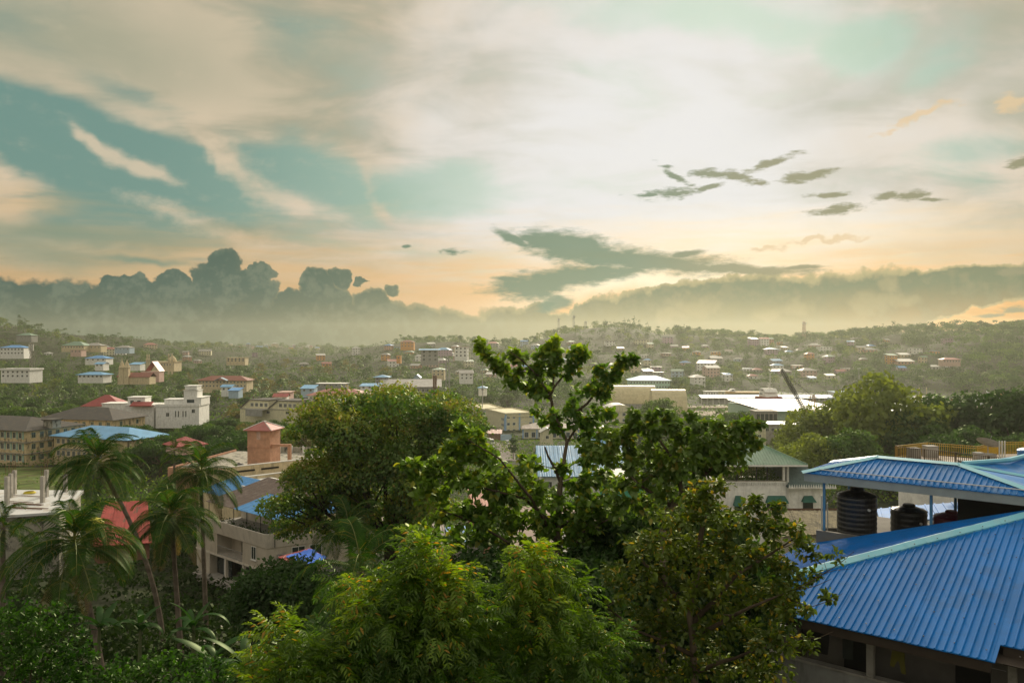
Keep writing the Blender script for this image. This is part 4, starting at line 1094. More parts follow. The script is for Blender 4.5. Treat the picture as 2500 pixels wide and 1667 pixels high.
# --- car park with a van and cars
m_asph = mat('asphalt', (0.16, 0.14, 0.125), 0.95, 0.2, 0.2, 0.5)
cp = [PZ(1188, 1068, 3.2), PZ(1250, 1068, 3.2), PZ(1262, 1135, 6.5), PZ(1190, 1135, 6.5)]
nn = 8; cm_ = MB()
for i in range(nn):
    for j in range(nn):
        def cpt(u, v):
            a_ = cp[0].lerp(cp[3], v); b2 = cp[1].lerp(cp[2], v); p = a_.lerp(b2, u); return (p.x, p.y, gz(p.x, p.y) + .12)
        cm_.face([cpt(i / nn, (j + 1) / nn), cpt((i + 1) / nn, (j + 1) / nn), cpt((i + 1) / nn, j / nn), cpt(i / nn, j / nn)], m_asph)
tag(cm_.build('car_park'), kind='structure'); KEEP.append((1186, 1262, 1130, 265)); FOOT += [(-8, 290, 7), (-5, 275, 8), (-8, 320, 6), (-8, 335, 5)]


def vehicle(name, label, cat, loc, rz, body, L=4.2, Wd=1.7, van=False, group=None):
    o = empty(name, loc, rz, label, cat, group); h1, h2 = (0.95, 1.9) if van else (0.75, 1.4)
    b_ = MB(); b_.hexa([(-L / 2, -Wd / 2, .28), (L / 2, -Wd / 2, .28), (L / 2, Wd / 2, .28), (-L / 2, Wd / 2, .28), (-L / 2 + .05, -Wd / 2 + .04, h1), (L / 2 - .12, -Wd / 2 + .04, h1 - .08), (L / 2 - .12, Wd / 2 - .04, h1 - .08), (-L / 2 + .05, Wd / 2 - .04, h1)], body)
    f0, f1 = ((L / 2 - .7, L / 2 - 1.5) if van else (L / 2 - 1.1, L / 2 - 1.8)); r0, r1 = ((-L / 2 + .06, -L / 2 + .12) if van else (-L / 2 + .4, -L / 2 + 1.0))
    b_.hexa([(r0, -Wd / 2 + .08, h1), (f0, -Wd / 2 + .08, h1), (f0, Wd / 2 - .08, h1), (r0, Wd / 2 - .08, h1), (r1, -Wd / 2 + .2, h2), (f1, -Wd / 2 + .2, h2), (f1, Wd / 2 - .2, h2), (r1, Wd / 2 - .2, h2)], body); b_.build('body', o)
    g_ = MB(); zz0, zz1 = h1 + .08, h2 - .1; lp = lambda a_, b2, t: a_ + (b2 - a_) * t; t0, t1 = .1, .85
    for sg in (-1, 1):
        y0, y1 = sg * (Wd / 2 - .08 - .012 + .02), sg * (Wd / 2 - .18 + .02)
        g_.face([(lp(r0, r1, t0) + .15, y0, zz0), (lp(f0, f1, t0) - .12, y0, zz0), (lp(f0, f1, t1) - .1, y1, zz1), (lp(r0, r1, t1) + .12, y1, zz1)], m_glass)
    g_.face([(f0 + .02, -Wd / 2 + .2, zz0), (f0 + .02, Wd / 2 - .2, zz0), (lp(f0, f1, t1) + .03, Wd / 2 - .28, zz1), (lp(f0, f1, t1) + .03, -Wd / 2 + .28, zz1)], m_glass); g_.build('windscreen', o)
    for x in (-L * .3, L * .32):
        for sg in (-1, 1):
            w_ = MB(); w_.lathe([(0, -.1), (.3, -.1), (.32, 0), (.3, .1), (0, .1)], m_black, 12); w_.build('wheel', o, (x, sg * (Wd / 2 - .08), .31), (R(90), 0, 0))
    for sg in (-1, 1): w_ = MB(); w_.box(L / 2 - .1, L / 2 + .01, sg * Wd * .36 - .14, sg * Wd * .36 + .14, .55, .7, m_frame); w_.build('headlight', o)
    return o


m_carw = mat('car_white', (0.7, 0.7, 0.68), 0.3, 0.5); m_cars = mat('car_silver', (0.35, 0.36, 0.37), 0.3, 0.5); m_carr = mat('car_maroon', (0.2, 0.03, 0.03), 0.3, 0.5)
for nm, lb, ct, px, py, Y, mm, van in (('parked_van', 'white van at the far end of the car park', 'van', 1201, 1078, 322, m_carw, True), ('parked_car', 'white car behind the parked van', 'car', 1194, 1074, 334, m_carw, False),
                                      ('parked_car', 'silver car at the edge of the car park, just in front of the van', 'car', 1204, 1090, 300, m_cars, False), ('parked_car', 'maroon car nearest on the car park', 'car', 1203, 1103, 284, m_carr, False),
                                      ('parked_car', 'pale car parked on the right side of the car park', 'car', 1238, 1079, 322, m_carw, False)):
    p = pp(px, Y); vehicle(nm, lb, ct, (p.x, p.y, gz(p.x, p.y) + .13), R(-80), mm, 4.8 if van else 4.2, 1.8, van)
o, *_ = sb('yard_shed', 'rusty brown lean-to shed beside the parked van', 'shed', 1190, 1222, 1058, 1068, 340, 8, m_rust, 0, roof='shed', rmat=r_redbr, rise=.8, nf=0, keepy=1068)
o, *_ = sb('yard_wall', 'pale blue grey compound wall beside the car park', 'wall', 1222, 1250, 1060, 1071, 335, .3, m_ltblue, 0, nf=0, keepy=1070)

# ------------------------------------------------------------------ harbour
m_quay = mat('quay_concrete', (0.33, 0.27, 0.22), 0.95, dirt=(0.2, 0.15, 0.12), dirt_amt=0.5, dirt_scale=(0.05, 0.05, 0.05))
b_ = MB(); b_.box(85, 420, 455, 508, -2, 0.9, m_quay); b_.box(105, 330, 530, 545, -2, 1.2, m_quay); tag(b_.build('harbour_quay'), kind='structure')
m_hullb = mat('hull_blue_white', (0.60, 0.66, 0.68), 0.5); m_hullg = mat('hull_green', (0.05, 0.16, 0.14), 0.5); m_hullr = mat('hull_red', (0.30, 0.05, 0.04), 0.6)


def ship(name, label, px, py, Y, L, rz, hullm, topm, decks, bow=0.22, Wd=8.0, h=3.0, cat='ship', mast=True):
    o = empty(name, (*pp(px, Y)[:2], zy(py, Y)), rz, label, cat); b_ = MB(); n = 14; ring = []
    for i in range(n + 1):
        x = -L / 2 + L * i / n; t = i / n; w = Wd / 2 * (1 if t < 1 - bow else math.sqrt(max(0, 1 - ((t - 1 + bow) / bow) ** 2)) + .01); sh = h + (.9 * ((t - .6) / .4) ** 2 if t > .6 else 0)
        ring.append((x, w, sh))
    for (x0, w0, s0), (x1, w1, s1) in zip(ring, ring[1:]):
        for sg in (-1, 1):
            b_.face([(x0, sg * w0 * .8, -.5), (x1, sg * w1 * .8 - 0, -.5), (x1, sg * w1 * .92, h * .3), (x0, sg * w0 * .92, h * .3)], m_hullg)
            b_.face([(x0, sg * w0 * .92, h * .3), (x1, sg * w1 * .92, h * .3), (x1, sg * w1, s1), (x0, sg * w0, s0)], hullm)
        b_.face([(x0, -w0, s0), (x1, -w1, s1), (x1, w1, s1), (x0, w0, s0)], hullm)
    b_.face([(-L / 2, -Wd / 2 * .8, -.5), (-L / 2, Wd / 2 * .8, -.5), (-L / 2, Wd / 2, h), (-L / 2, -Wd / 2, h)], hullm); b_.build('hull', o)
    z = h
    for (x0, x1, dh) in decks:
        d_ = MB(); ww = Wd * .42; sl = dh * 1.1
        d_.hexa([(x0 * L, -ww, z), (x1 * L, -ww, z), (x1 * L, ww, z), (x0 * L, ww, z), (x0 * L, -ww, z + dh), (x1 * L - sl, -ww, z + dh), (x1 * L - sl, ww, z + dh), (x0 * L, ww, z + dh)], topm)
        d = d_.build('deckhouse', o); nw = int((x1 - x0) * L / 2.4)
        for i in range(nw):
            for sg in (-1, 1):
                w_ = MB(); x = x0 * L + 1.2 + i * 2.2
                if x + 1.4 > x1 * L - sl: continue
                w_.box(x, x + 1.3, sg * ww - .03, sg * ww + .03, z + dh * .4, z + dh * .8, m_glass); w_.build('window', d)
        z += dh
    if mast:
        xm = (decks[-1][0] + decks[-1][1]) / 2 * L if decks else -L * .2; m_ = MB(); m_.tube([(xm - 1, 0, z), (xm + .6, 0, z + 3.2)], .18, topm, 5); m_.tube([(xm - .4, -1.4, z + 2), (xm - .4, 1.4, z + 2)], .08, topm, 4); m_.build('mast', o)
    return o


ship('ferry', 'white passenger ferry with green waterline and raked bow pointing left', 2390, 989, 560, 35, R(180 + 6), m_hullb, m_hullb, ((-.46, .22, 2.3), (-.44, .08, 2.1)), .4, 8, 2.6, 'ferry')
KEEP.append((2325, 2490, 992, 560))
o = ship('cargo_ship', 'red hulled ship with white bridge and tall mast moored at the jetty', 1880, 982, 540, 22, R(-80), m_hullr, m_white, ((-.3, .15, 3.0), (-.25, .1, 2.4)), .3, 11, 4.0)
m_ = MB(); z0 = 9; m_.tube([(0, 0, z0), (0, 0, z0 + 11)], .22, m_white, 6)
for z in (2, 4, 6.5, 8.5): m_.tube([(0, -2.2 + z * .15, z0 + z), (0, 2.2 - z * .15, z0 + z)], .12, m_white, 4)
m_.build('signal_mast', o)
ship('barge', 'long barge with orange light put into its hull colour, lying beyond the jetty', 1815, 962, 640, 36, R(178), mat('hull_orange_lit', (0.55, 0.36, 0.12), 0.7), m_white, ((.2, .34, 2.2),), .1, 8, 2.2, 'barge', False)  # the orange light on the hull is put into its colour
ship('tug', 'small blue launch beside the port office', 2035, 974, 530, 8, R(175), m_ltblue, m_white, ((-.2, .2, 1.6),), .4, 3, 1.0, 'boat', False)
ship('launch', 'small white launch left of the ferry bow', 2318, 988, 540, 9, R(5), m_white, m_white, ((-.3, .1, 1.6),), .4, 3, 1.0, 'boat', False)
KEEP.append((1700, 2100, 976, 540))
o = empty('jetty_shed', (*pp(1712, 555)[:2], 1.2), R(-1), 'very long low jetty shed with pale blue roof line', 'shed')
W_ = (2040 - 1712) / F * 555; b_ = MB(); b_.box(0, W_, 0, .3, 0, 2.4, m_grey); b_.box(0, W_, 7.7, 8, 0, 4.4, m_grey); b_.build('wall', o)
for i in range(20):
    r_ = MB(); x0, x1 = W_ * i / 20, W_ * (i + 1) / 20 - .15; r_.hexa([(x0, -1, 4.6), (x1, -1, 4.6), (x1, 9, 6.0), (x0, 9, 6.0), (x0, -1, 4.8), (x1, -1, 4.8), (x1, 9, 6.2), (x0, 9, 6.2)], r_lblue); r_.build('roof_sheet', o)
for i in range(24): p_ = MB(); p_.box(W_ * i / 23 - .15, W_ * i / 23 + .15, -.5, -.2, 0, 4.6, m_white); p_.build('post', o)
for i, (px, lb) in enumerate(((1738, 'white two storey jetty building at the left end of the quay'), (1765, 'pale yellow cabin on the quay next to the white building'))):
    sb('quay_building', lb, 'building', px - (16 if i == 0 else 6), px + (16 if i == 0 else 6), 955, 965, 600, 6, m_white if i == 0 else m_yel, 0, roof='flat', rmat=m_white, nf=5 if i == 0 else 1, keepy=962, foot=False)
# stacked pinkish timber and containers left of the ferry
m_cont = [mat('container_pink', (0.45, 0.24, 0.18), 0.7), mat('container_grey', (0.40, 0.38, 0.36), 0.7), mat('container_orange', (0.50, 0.24, 0.10), 0.7)]
for i in range(12):
    px = 2282 + (i % 6) * 8.2; lv = i // 6; p = pp(px, 548)
    o = empty('container', (p.x, p.y, 0.9 + lv * 2.5), R(3 + 3 * (i % 3)), 'weathered shipping container in the stack between the port office and the ferry', 'container', 'containers stacked on the quay')
    b_ = MB(); b_.box(-1.15, 1.15, -1.2, 1.2, 0, 2.4, m_cont[i % 3])
    for x in np.linspace(-1.0, 1.0, 5): b_.box(x - .07, x + .07, -1.26, -1.2, .1, 2.3, m_cont[i % 3])
    b_.build('shell', o)
p = pp(2445, 575); o = empty('container', (p.x, p.y, 1.2), R(4), 'large orange brown container block right behind the ferry stern', 'container'); b_ = MB(); b_.box(-2.4, 2.4, -1.3, 1.3, 0, 6.6, m_cont[2]); b_.build('shell', o)

# crawler crane with a lattice jib
o = empty('crane', (*pp(1972, 385)[:2], -.5), 0, 'crawler crane with long dark lattice jib leaning left and an orange frame at its foot', 'crane')
Y = 385; tip = P(1908, 901, Y) - Vector((*pp(1972, Y)[:2], -.5)); foot = P(1970, 1012, Y) - Vector((*pp(1972, Y)[:2], -.5))
j_ = MB(); dv = (tip - foot); sdv = Vector((dv.z, 0, -dv.x)).normalized() * .85; up = Vector((0, .85, 0)); ch_ = [sdv, -sdv, up, -up]
n = 20
for i, cdir in enumerate(ch_): j_.tube([foot, foot.lerp(tip, .1) + cdir, foot.lerp(tip, .93) + cdir, tip + cdir * .5], .2, m_black, 4)
for i in range(n):
    a_, b2 = foot.lerp(tip, .08 + .85 * i / n), foot.lerp(tip, .08 + .85 * (i + 1) / n)
    for k in range(4): j_.tube([a_ + ch_[k], b2 + ch_[(k + 2) % 4 if k < 2 else (k + 1) % 2]], 0.11, m_black, 3, False)
j_.build('jib', o)
m_orf = mat('paint_ochre', (0.42, 0.24, 0.10), 0.7, dirt=(0.2, 0.1, 0.05), dirt_amt=0.6)
a_ = MB()
for x0, x1 in ((-3, 1.6), (1.0, 2.4), (4.2, 2.8), (6.5, 3.2)): a_.tube([(x0, 0, 4), (x1, 0, zy(963, Y) + .5)], .22, m_orf, 5)
a_.tube([(-1.2, 0, 12), (4.6, 0, 12.4)], .16, m_orf, 4); a_.tube([(-1, 0, 19), (4.5, .2, 18.6)], .2, m_orf, 4); a_.build('gantry', o)
c_ = MB()
for f in (.93, .99): c_.tube([foot.lerp(tip, f), Vector((2.6, 0, zy(965, Y)))], .06, m_black, 3, False)
c_.tube([Vector((2.6, 0, zy(965, Y))), Vector((7, 1, 3))], .06, m_black, 3, False); c_.build('cable', o)
b_ = MB(); b_.box(-3, 5, -2, 2, 1.4, 4.4, m_orf); b_.build('cab', o); b_ = MB(); b_.box(-4, 5, -3, -1.8, 0, 1.4, m_black); b_.box(-4, 5, 1.8, 3, 0, 1.4, m_black); b_.build('track', o)
KEEP.append((1905, 1990, 1004, 385))


def mast(name, label, px, yt, yb, Y, r0, lattice=False, cat='mast', mm=None, group=None, lamps=False):
    z0 = gz(*pp(px, Y)[:2]); H = zy(yt, Y) - z0; mm = mm or m_steel
    o = empty(name, (*pp(px, Y)[:2], z0), 0, label, cat, group); b_ = MB()
    if lattice:
        w = r0 * 3
        for sx in (-1, 1):
            for sy in (-1, 1): b_.tube([(sx * w, sy * w, -2), (sx * w * .45, sy * w * .45, H)], r0 * .42, mm, 4)
        n = max(6, int(H / (w * 2.2)))
        for i in range(n):
            f = lambda t: w * (1 - .55 * t); t0, t1 = i / n, (i + 1) / n
            for s_ in (-1, 1):
                b_.tube([(s_ * f(t0), -w * .8, H * t0), (-s_ * f(t1), -w * .8, H * t1)], r0 * .25, mm, 3, False); b_.tube([(-w * .8, s_ * f(t0), H * t0), (-w * .8, -s_ * f(t1), H * t1)], r0 * .25, mm, 3, False)
        b_.build('tower', o); a_ = MB(); a_.tube([(0, 0, H - .2), (0, 0, H * 1.07)], r0 * .4, mm, 4); a_.build('antenna', o)
        if cat == 'tower':
            for k in range(3):
                a_ = MB(); a_.box(w * .5 * (k - 1) * 1.8 - w * .2, w * .5 * (k - 1) * 1.8 + w * .2, -w * .8, -w * .5, H * .86, H * .97, m_frame); a_.build('panel_antenna', o)
    else:
        b_.tube([(0, 0, -2), (0, 0, H)], [r0, r0 * .6], mm, 8); b_.build('pole', o)
        if lamps:
            for k in range(6):
                a = k * math.pi / 3; a_ = MB(); a_.box(math.cos(a) * 1.0 - .25, math.cos(a) * 1.0 + .25, math.sin(a) - .25, math.sin(a) + .25, H - .5, H, m_frame); a_.build('floodlight', o)
            a_ = MB(); a_.lathe([(.2, H - .35), (1.1, H - .3), (1.1, H - .15), (.2, H - .1)], mm, 10); a_.build('ring', o)
    return o


mast('flood_mast', 'tall slim floodlight mast left of the heart leaved tree top', 1178, 876, 950, 455, .28, lamps=True)
mast('lattice_mast', 'thick mottled mast standing behind the warehouse chimneys', 1093, 873, 940, 470, .5, True)
mast('flood_mast', 'slim floodlight mast right of the crane jib', 1939, 896, 955, 600, .35, lamps=True)
mast('flood_mast', 'slim floodlight mast above the flowering tree at the right', 2097, 898, 950, 560, .33, lamps=True)
mast('telecom_tower', 'leftmost lattice tower on the misty central hilltop', 1364, 777, 812, 1250, .55, True, 'tower')
mast('telecom_tower', 'tallest pointed mast on the misty central hilltop', 1401, 770, 800, 1260, .6, True, 'tower')
mast('telecom_tower', 'short stubby tower just left of the hilltop tree clump', 1430, 784, 802, 1270, .7, True, 'tower')
mast('telecom_tower', 'tall banded tower on the ridge above the crane', 1963, 785, 830, 1150, .8, True, 'tower', m_pink)
mast('telecom_tower', 'tower with antenna cluster on the right hand ridge', 2419, 804, 840, 980, .7, True, 'tower')
mast('telecom_tower', 'lattice tower with side platform on the left slope', 78, 836, 870, 560, .5, True, 'tower', m_conc)
for px, lb in ((2244, 'left of the two white ship masts beyond the port office'), (2262, 'right and thicker of the two masts beyond the port office')):
    mast('ship_mast', lb, px, 945, 975, 500, .35, cat='mast', mm=m_cream)

# ------------------------------------------------------------------ houses on the far hillsides
WALLS = [('white', m_white), ('cream', m_cream), ('pale yellow', m_yel), ('pink', m_pink), ('light blue', m_ltblue), ('grey', m_grey), ('mauve', m_purple), ('orange', m_orange), ('white', m_white), ('salmon', m_salmon)]
ROOFS = [('blue', r_lblue), ('grey', r_grey), ('pale', r_whit), ('faded red', r_pink), ('green', r_green), ('rust brown', r_brown), ('deep blue', r_blue), ('pale', r_whit), ('grey', r_grey)]
used = []
hr = random.Random(21)


def hill_houses(n, p0, p1, Y0, Y1, where, y0=0, y1=2000, pbig=.25):
    c = 0; tries = 0
    while c < n and tries < n * 40:
        tries += 1
        Y = hr.uniform(Y0, Y1); px = hr.uniform(p0, p1); x = pp(px, Y).x; z = gz(x, Y); py = proj((x, Y, z))[1]
        if not (y0 < py < y1): continue
        if any(abs(px - u) < 17 * 900 / Y and abs(py - v) < 5.5 for u, v in used): continue
        # must look out over the land before it
        if any(gz(x * t, Y * t) > CAMZ - (py - 833) / F * Y * t - 2 for t in (.97, .93, .88, .8)): continue
        used.append((px, py)); c += 1
        wn, wm = hr.choice(WALLS); rn, rm = hr.choice(ROOFS); big = hr.random() < pbig; st = hr.choice((1, 2, 2, 3)) if big else hr.choice((1, 1, 2))
        W_ = hr.uniform(10, 19) if big else hr.uniform(7, 11); H = 3.0 * st; yaw = R(hr.uniform(-28, 28)); kind = hr.choice(('hip', 'hip', 'gable', 'flat', 'shed'))
        A = Vector((x - W_ / 2 * math.cos(yaw), Y - W_ / 2 * math.sin(yaw), 0)); B = Vector((x + W_ / 2 * math.cos(yaw), Y + W_ / 2 * math.sin(yaw), 0))
        lm = min(LM, key=lambda q_: abs(q_[0] - px))[1]; lb = f"{wn} {dict(hip='hip', gable='gable', flat='flat', shed='lean-to')[kind]} roofed {'block' if big else 'house'}, {rn} roof, {st} floors, {where}"; lb = ' '.join(lb.split()[:16])
        bld('hillside_house', lb, 'house', A, B, W_ * .65, z - .3, z + H, wm, kind, rm, rise=W_ * .13 + .5, over=.7, storeys=st, nf=max(2, int(W_ / 3.2)), win=(1.5, 1.4), style=1,
            group='houses ' + where, sink=6, keepy=py - 4.0, nr=1 if yaw < 0 else 0, nl=1 if yaw > 0 else 0)


hill_houses(56, 1480, 2080, 760, 1200, 'beyond the harbour', 838, 935)
hill_houses(26, 1120, 1500, 760, 1150, 'below the hilltop masts', 836, 930)
hill_houses(16, 2080, 2330, 720, 1100, 'on the right slope', 835, 905)
hill_houses(16, 930, 1150, 700, 1100, 'left of the leafy treetop', 830, 900)
hill_houses(9, 100, 480, 800, 1400, 'on the misty left slope', 842, 892)
hill_houses(6, 500, 900, 700, 1300, 'in the left woods', 840, 900)
hill_houses(18, 560, 1000, 1900, 2250, 'on the bluish far ridge', 826, 852)
sb('mauve_house', 'mauve three storey house with blue hip roof standing out on the slope', 'house', 1873, 1898, 852, 862, 960, 11, m_purple, 4, roof='hip', rmat=r_lblue, rise=2.2, over=1, storeys=3, nf=4, win=(1.4, 1.4), keepy=861)
sb('white_house', 'white hip roofed house above the dark hedge at the harbour', 'house', 1694, 1722, 921, 936, 690, 11, m_white, 5, roof='hip', rmat=r_grey, rise=2.6, over=1, storeys=2, nf=3, keepy=934)
sb('pink_house', 'pair of long pink houses low on the right green slope', 'house', 2303, 2345, 877, 886, 760, 9, m_pink, 0, roof='hip', rmat=r_pink, rise=1.6, over=.8, storeys=1, nf=6, keepy=885)


# ------------------------------------------------------------------ buildings of the near left
def frame_on(A, B):
    A = Vector((A[0], A[1], 0)); B = Vector((B[0], B[1], 0)); d = (B - A); L = d.length; d.normalize()
    def u_of(px):
        k = (px - 1250) / F; return (k * A.y - A.x) / (d.x - k * d.y)
    return A, d, Vector((-d.y, d.x, 0)), L, math.atan2(d.y, d.x), u_of


# pink block with roof terrace and tower
zt = 22.4; A, d, n_, L, ang, u = frame_on(pp(412, 142), pp(745, 138))
o = empty('salmon_building', (A.x, A.y, 12), ang, 'salmon painted flat roofed building with a square roof tower and open concrete frame', 'building'); h = zt - 12
b_ = MB(); b_.box(0, L, 0, 24, -3, h - .3, m_salmon); b_.build('wall', o)
b_ = MB(); b_.box(.2, L - .2, .2, 23.8, h - .297, h - .1, m_concold); b_.build('roof_slab', o)
b_ = MB(); b_.box(-.1, L + .1, -.15, .12, h - 1.9, h + .25, m_salmon); b_.box(-.1, .12, .12, 24, h - 1.9, h + .25, m_salmon); b_.build('parapet', o)
b_ = MB(); b_.box(4, L + 6, 23.8, 24, h - 1, h + 1.0, m_concold); b_.build('parapet', o)
for i in range(9): p_ = MB(); p_.box(7 + i * 2.6, 7.35 + i * 2.6, 23.5, 23.8, h - .1, h + (2.2 if i in (5, 7) else 1.3), m_white); p_.build('pillar', o)
x0, x1 = u(594), u(649); tw = x1 - x0; tt = zy(1046, 143) - 12
b_ = MB(); b_.box(x0, x1, 1.5, 1.5 + tw, h - .1, tt, m_salmon); b_.box(x0 - .08, x1 + .08, 1.42, 1.58 + tw, (h + tt) / 2 + .4, (h + tt) / 2 + .55, m_salmon); t_ = b_.build('tower', o)
rf, _r = hip_roof(tw, tw, tt, 1.35, .55, r_pink, x0=x0, y0=1.5); rf.build('roof', t_)
r_ = MB(); c0 = ((x0 + x1) / 2, 1.5 + tw / 2, tt + 1.42)
for cx, cy_ in ((x0 - .55, .95), (x1 + .55, .95), (x0 - .55, 2.05 + tw), (x1 + .55, 2.05 + tw)): r_.tube([(cx, cy_, tt + .04), c0], .09, m_frame, 5)
r_.build('ridge_cap', t_)
w_ = MB(); w_.box((x0 + x1) / 2 - .35, (x0 + x1) / 2 + .35, 1.44, 1.5, tt - 1.7, tt - .3, m_pink); w_.build('shutter', t_)
b_ = MB(); xr = u(697); hb = zy(1078, 144) - 12
b_.box(x1, xr, 2.0, 2.5, hb - .45, hb, m_salmon); b_.box(xr - .55, xr, 2.0, 2.5, h - .1, hb - .45, m_salmon); b_.box(x1, xr - .55, 2.0, 2.3, h - .1, h + .5, m_salmon); b_.build('roof_frame', o)
KEEP.append((412, 720, 1150, 138))
m_tankb = mat('tank_black_plastic', (0.020, 0.020, 0.022), 0.35, 0.5, 0.2, 2.0)


def tank(name, label, loc, r_, h, m, rings=7, lid=True, group=None):
    o = empty(name, loc, 0, label, 'water tank', group); pr = [(0, 0), (r_, 0)]
    for i in range(rings):
        z0 = h * .86 * i / rings; z1 = h * .86 * (i + 1) / rings
        pr += [(r_, z0 + .02), (r_ * 1.02, z0 + (z1 - z0) * .35), (r_ * 1.02, z0 + (z1 - z0) * .65), (r_, z1 - .02)]
    pr += [(r_ * 1.03, h * .87), (r_ * .96, h * .90), (r_ * .5, h * .97), (r_ * .34, h * .98)]
    b_ = MB(); b_.lathe(pr, m, 28); b_.build('body', o, smooth=False)
    b_ = MB(); b_.lathe([(r_ * .34, h * .97), (r_ * .36, h * 1.02), (r_ * .3, h * 1.05), (0, h * 1.06)], m, 16); b_.build('lid', o)
    b_ = MB()
    for k in range(8):
        a = k * math.pi / 4; b_.hexa([(math.cos(a) * r_ * .4 - .03, math.sin(a) * r_ * .4 - .03, h * .95), (math.cos(a) * r_ * .4 + .03, math.sin(a) * r_ * .4 - .03, h * .95), (math.cos(a) * r_ * .4 + .03, math.sin(a) * r_ * .4 + .03, h * .95), (math.cos(a) * r_ * .4 - .03, math.sin(a) * r_ * .4 + .03, h * .95),
                                      (math.cos(a) * r_ * .93 - .03, math.sin(a) * r_ * .93 - .03, h * .92), (math.cos(a) * r_ * .93 + .03, math.sin(a) * r_ * .93 - .03, h * .92), (math.cos(a) * r_ * .93 + .03, math.sin(a) * r_ * .93 + .03, h * .92), (math.cos(a) * r_ * .93 - .03, math.sin(a) * r_ * .93 + .03, h * .92)], m)
    b_.build('shoulder_rib', o)
    b_ = MB(); b_.tube([(r_ * .2, -r_ * .98, h * .62), (r_ * .2, -r_ * 1.1, h * .62)], .05, m_frame, 8); b_.build('pipe_socket', o)
    return o


for px, yy, lb in ((577, 1.0, 'small black tank left of the salmon tower foot'), (621, .6, 'small black tank right in front of the salmon tower'), (709, 1.2, 'small black tank at the right end of the salmon terrace')):
    p = A + d * u(px) + n_ * yy; tank('water_tank', lb, (p.x, p.y, zt - .1), .75, 1.25, m_tankb, 3)
m_pinkw = mat('wall_faded_pink', (0.60, 0.40, 0.38), 0.85, dirt=(0.4, 0.28, 0.25), dirt_amt=0.4)
o, W_, H, an = bld('rooftop_house', 'little pink rooftop house with red hip roof behind the tall palm', 'house', pp(432, 159), pp(500, 163), 5.5, zt - .1, zy(1087, 160), m_pinkw, 'hip', r_red, 1.5, .55, nf=0, sink=0, keepy=1105, foot=False)
b_ = MB(); b_.box(W_ * .30, W_ * .32, -.06, 0, 0, H, m_pinkw); b_.box(W_ * .32, W_ * .7, -.05, 0, .1, H * .7, m_pink); b_.build('door', o)

# cream stepped-parapet building in front of it
A, d, n_, L, ang, u = frame_on(pp(576, 112), pp(850, 124)); zt = zy(1166, 112)
o = empty('cream_building', (A.x, A.y, 14), ang, 'cream building with bright edged stepped parapets, half hidden by the big round tree', 'building'); h = zt - 14
b_ = MB(); b_.box(0, L, 0, 14, -3, h - 1.0, m_cream); b_.build('wall', o)
b_ = MB(); b_.box(-.2, L, -.3, -.1, h - 1.6, h, m_cream); b_.box(-.2, 0, -.1, 14, h - 1.6, h, m_cream); b_.box(-.25, L, -.38, -.05, h, h + .12, m_frame); b_.build('parapet', o)
b_ = MB(); b_.box(.2, L, 5, 5.2, h - .9, h + .75, m_cream); b_.box(.15, L, 4.93, 5.28, h + .75, h + .87, m_frame); b_.build('parapet', o)
b_ = MB(); b_.box(0, L, 0, 14, h - 1.0, h - .9, m_conc); b_.build('roof_slab', o)
for x in (2.2, 6.0): b_ = MB(); b_.box(x, x + 2.8, 4.9, 4.98, h - .1, h + .15, m_dark); b_.build('slot', o)
b_ = MB(); b_.hexa([(1.0, -3.0, h - 3.2), (5.0, -3.0, h - 3.2), (5, -.3, h - 3.2), (1, -.3, h - 3.2), (1.0, -3.0, h - .5), (5.0, -3.0, h - .5), (5, -.3, h - .5), (1, -.3, h - .5)], m_cream); b_.box(.9, 5.1, -3.1, -.3, h - .5, h - .38, m_frame); b_.build('stair_block', o)
for x in (14, 17.5, 21): put_window(o, x, 0, h - 4.6, 0, 1.8, 1.5, m_frame, 2)
KEEP.append((576, 680, 1205, 110))

# grey-beige corner house with covered roof terrace
m_beige = mat('wall_beige', (0.52, 0.47, 0.38), 0.85, 0.3, 0.06, 0.8, dirt=(0.28, 0.25, 0.20), dirt_amt=0.4)
m_beigel = mat('wall_beige_light', (0.64, 0.59, 0.50), 0.85, 0.3, 0.06, 0.8, dirt=(0.33, 0.30, 0.25), dirt_amt=0.35)
Lp, Cp, Rp = Vector((-37.5, 95, 0)), Vector((-26.1, 85, 0)), Vector((-15.5, 91.5, 0))
A, d, n_, L, ang, u = frame_on(Lp, Cp); zb0 = 18.0
o = empty('corner_house', (A.x, A.y, zb0), ang, 'beige corner house with deep balcony, white windows and planted roof terrace under patched roof sheets', 'house')
fl, pb, pt = 2.6, 5.1, 6.6
S3 = Matrix.Rotation(-ang, 3, 'Z'); loc2 = lambda p: S3 @ (Vector((p[0], p[1], 0)) - A)
lR = loc2(Rp); e1 = (lR - Vector((L, 0, 0))).normalized()                     # direction of the right hand front
bx0, bx1 = u(530), u(592)
b_ = MB(); b_.box(0, bx0, 0, 8, fl, pb, m_beige); b_.box(bx0, bx1, 1.8, 8, fl, pb, m_beige); b_.box(bx1, L, 0, 8, fl, pb, m_beige)
b_.hexa([(L, .001, fl), tuple(Vector((L, 0, fl)) + e1 * 12.4), tuple(Vector((L, 0, fl)) + e1 * 12.4 + Vector((-6, 6, 0))), (L, 8, fl), (L, .001, pb), tuple(Vector((L, 0, pb)) + e1 * 12.4), tuple(Vector((L, 0, pb)) + e1 * 12.4 + Vector((-6, 6, 0))), (L, 8, pb)], m_beige); b_.build('wall', o)
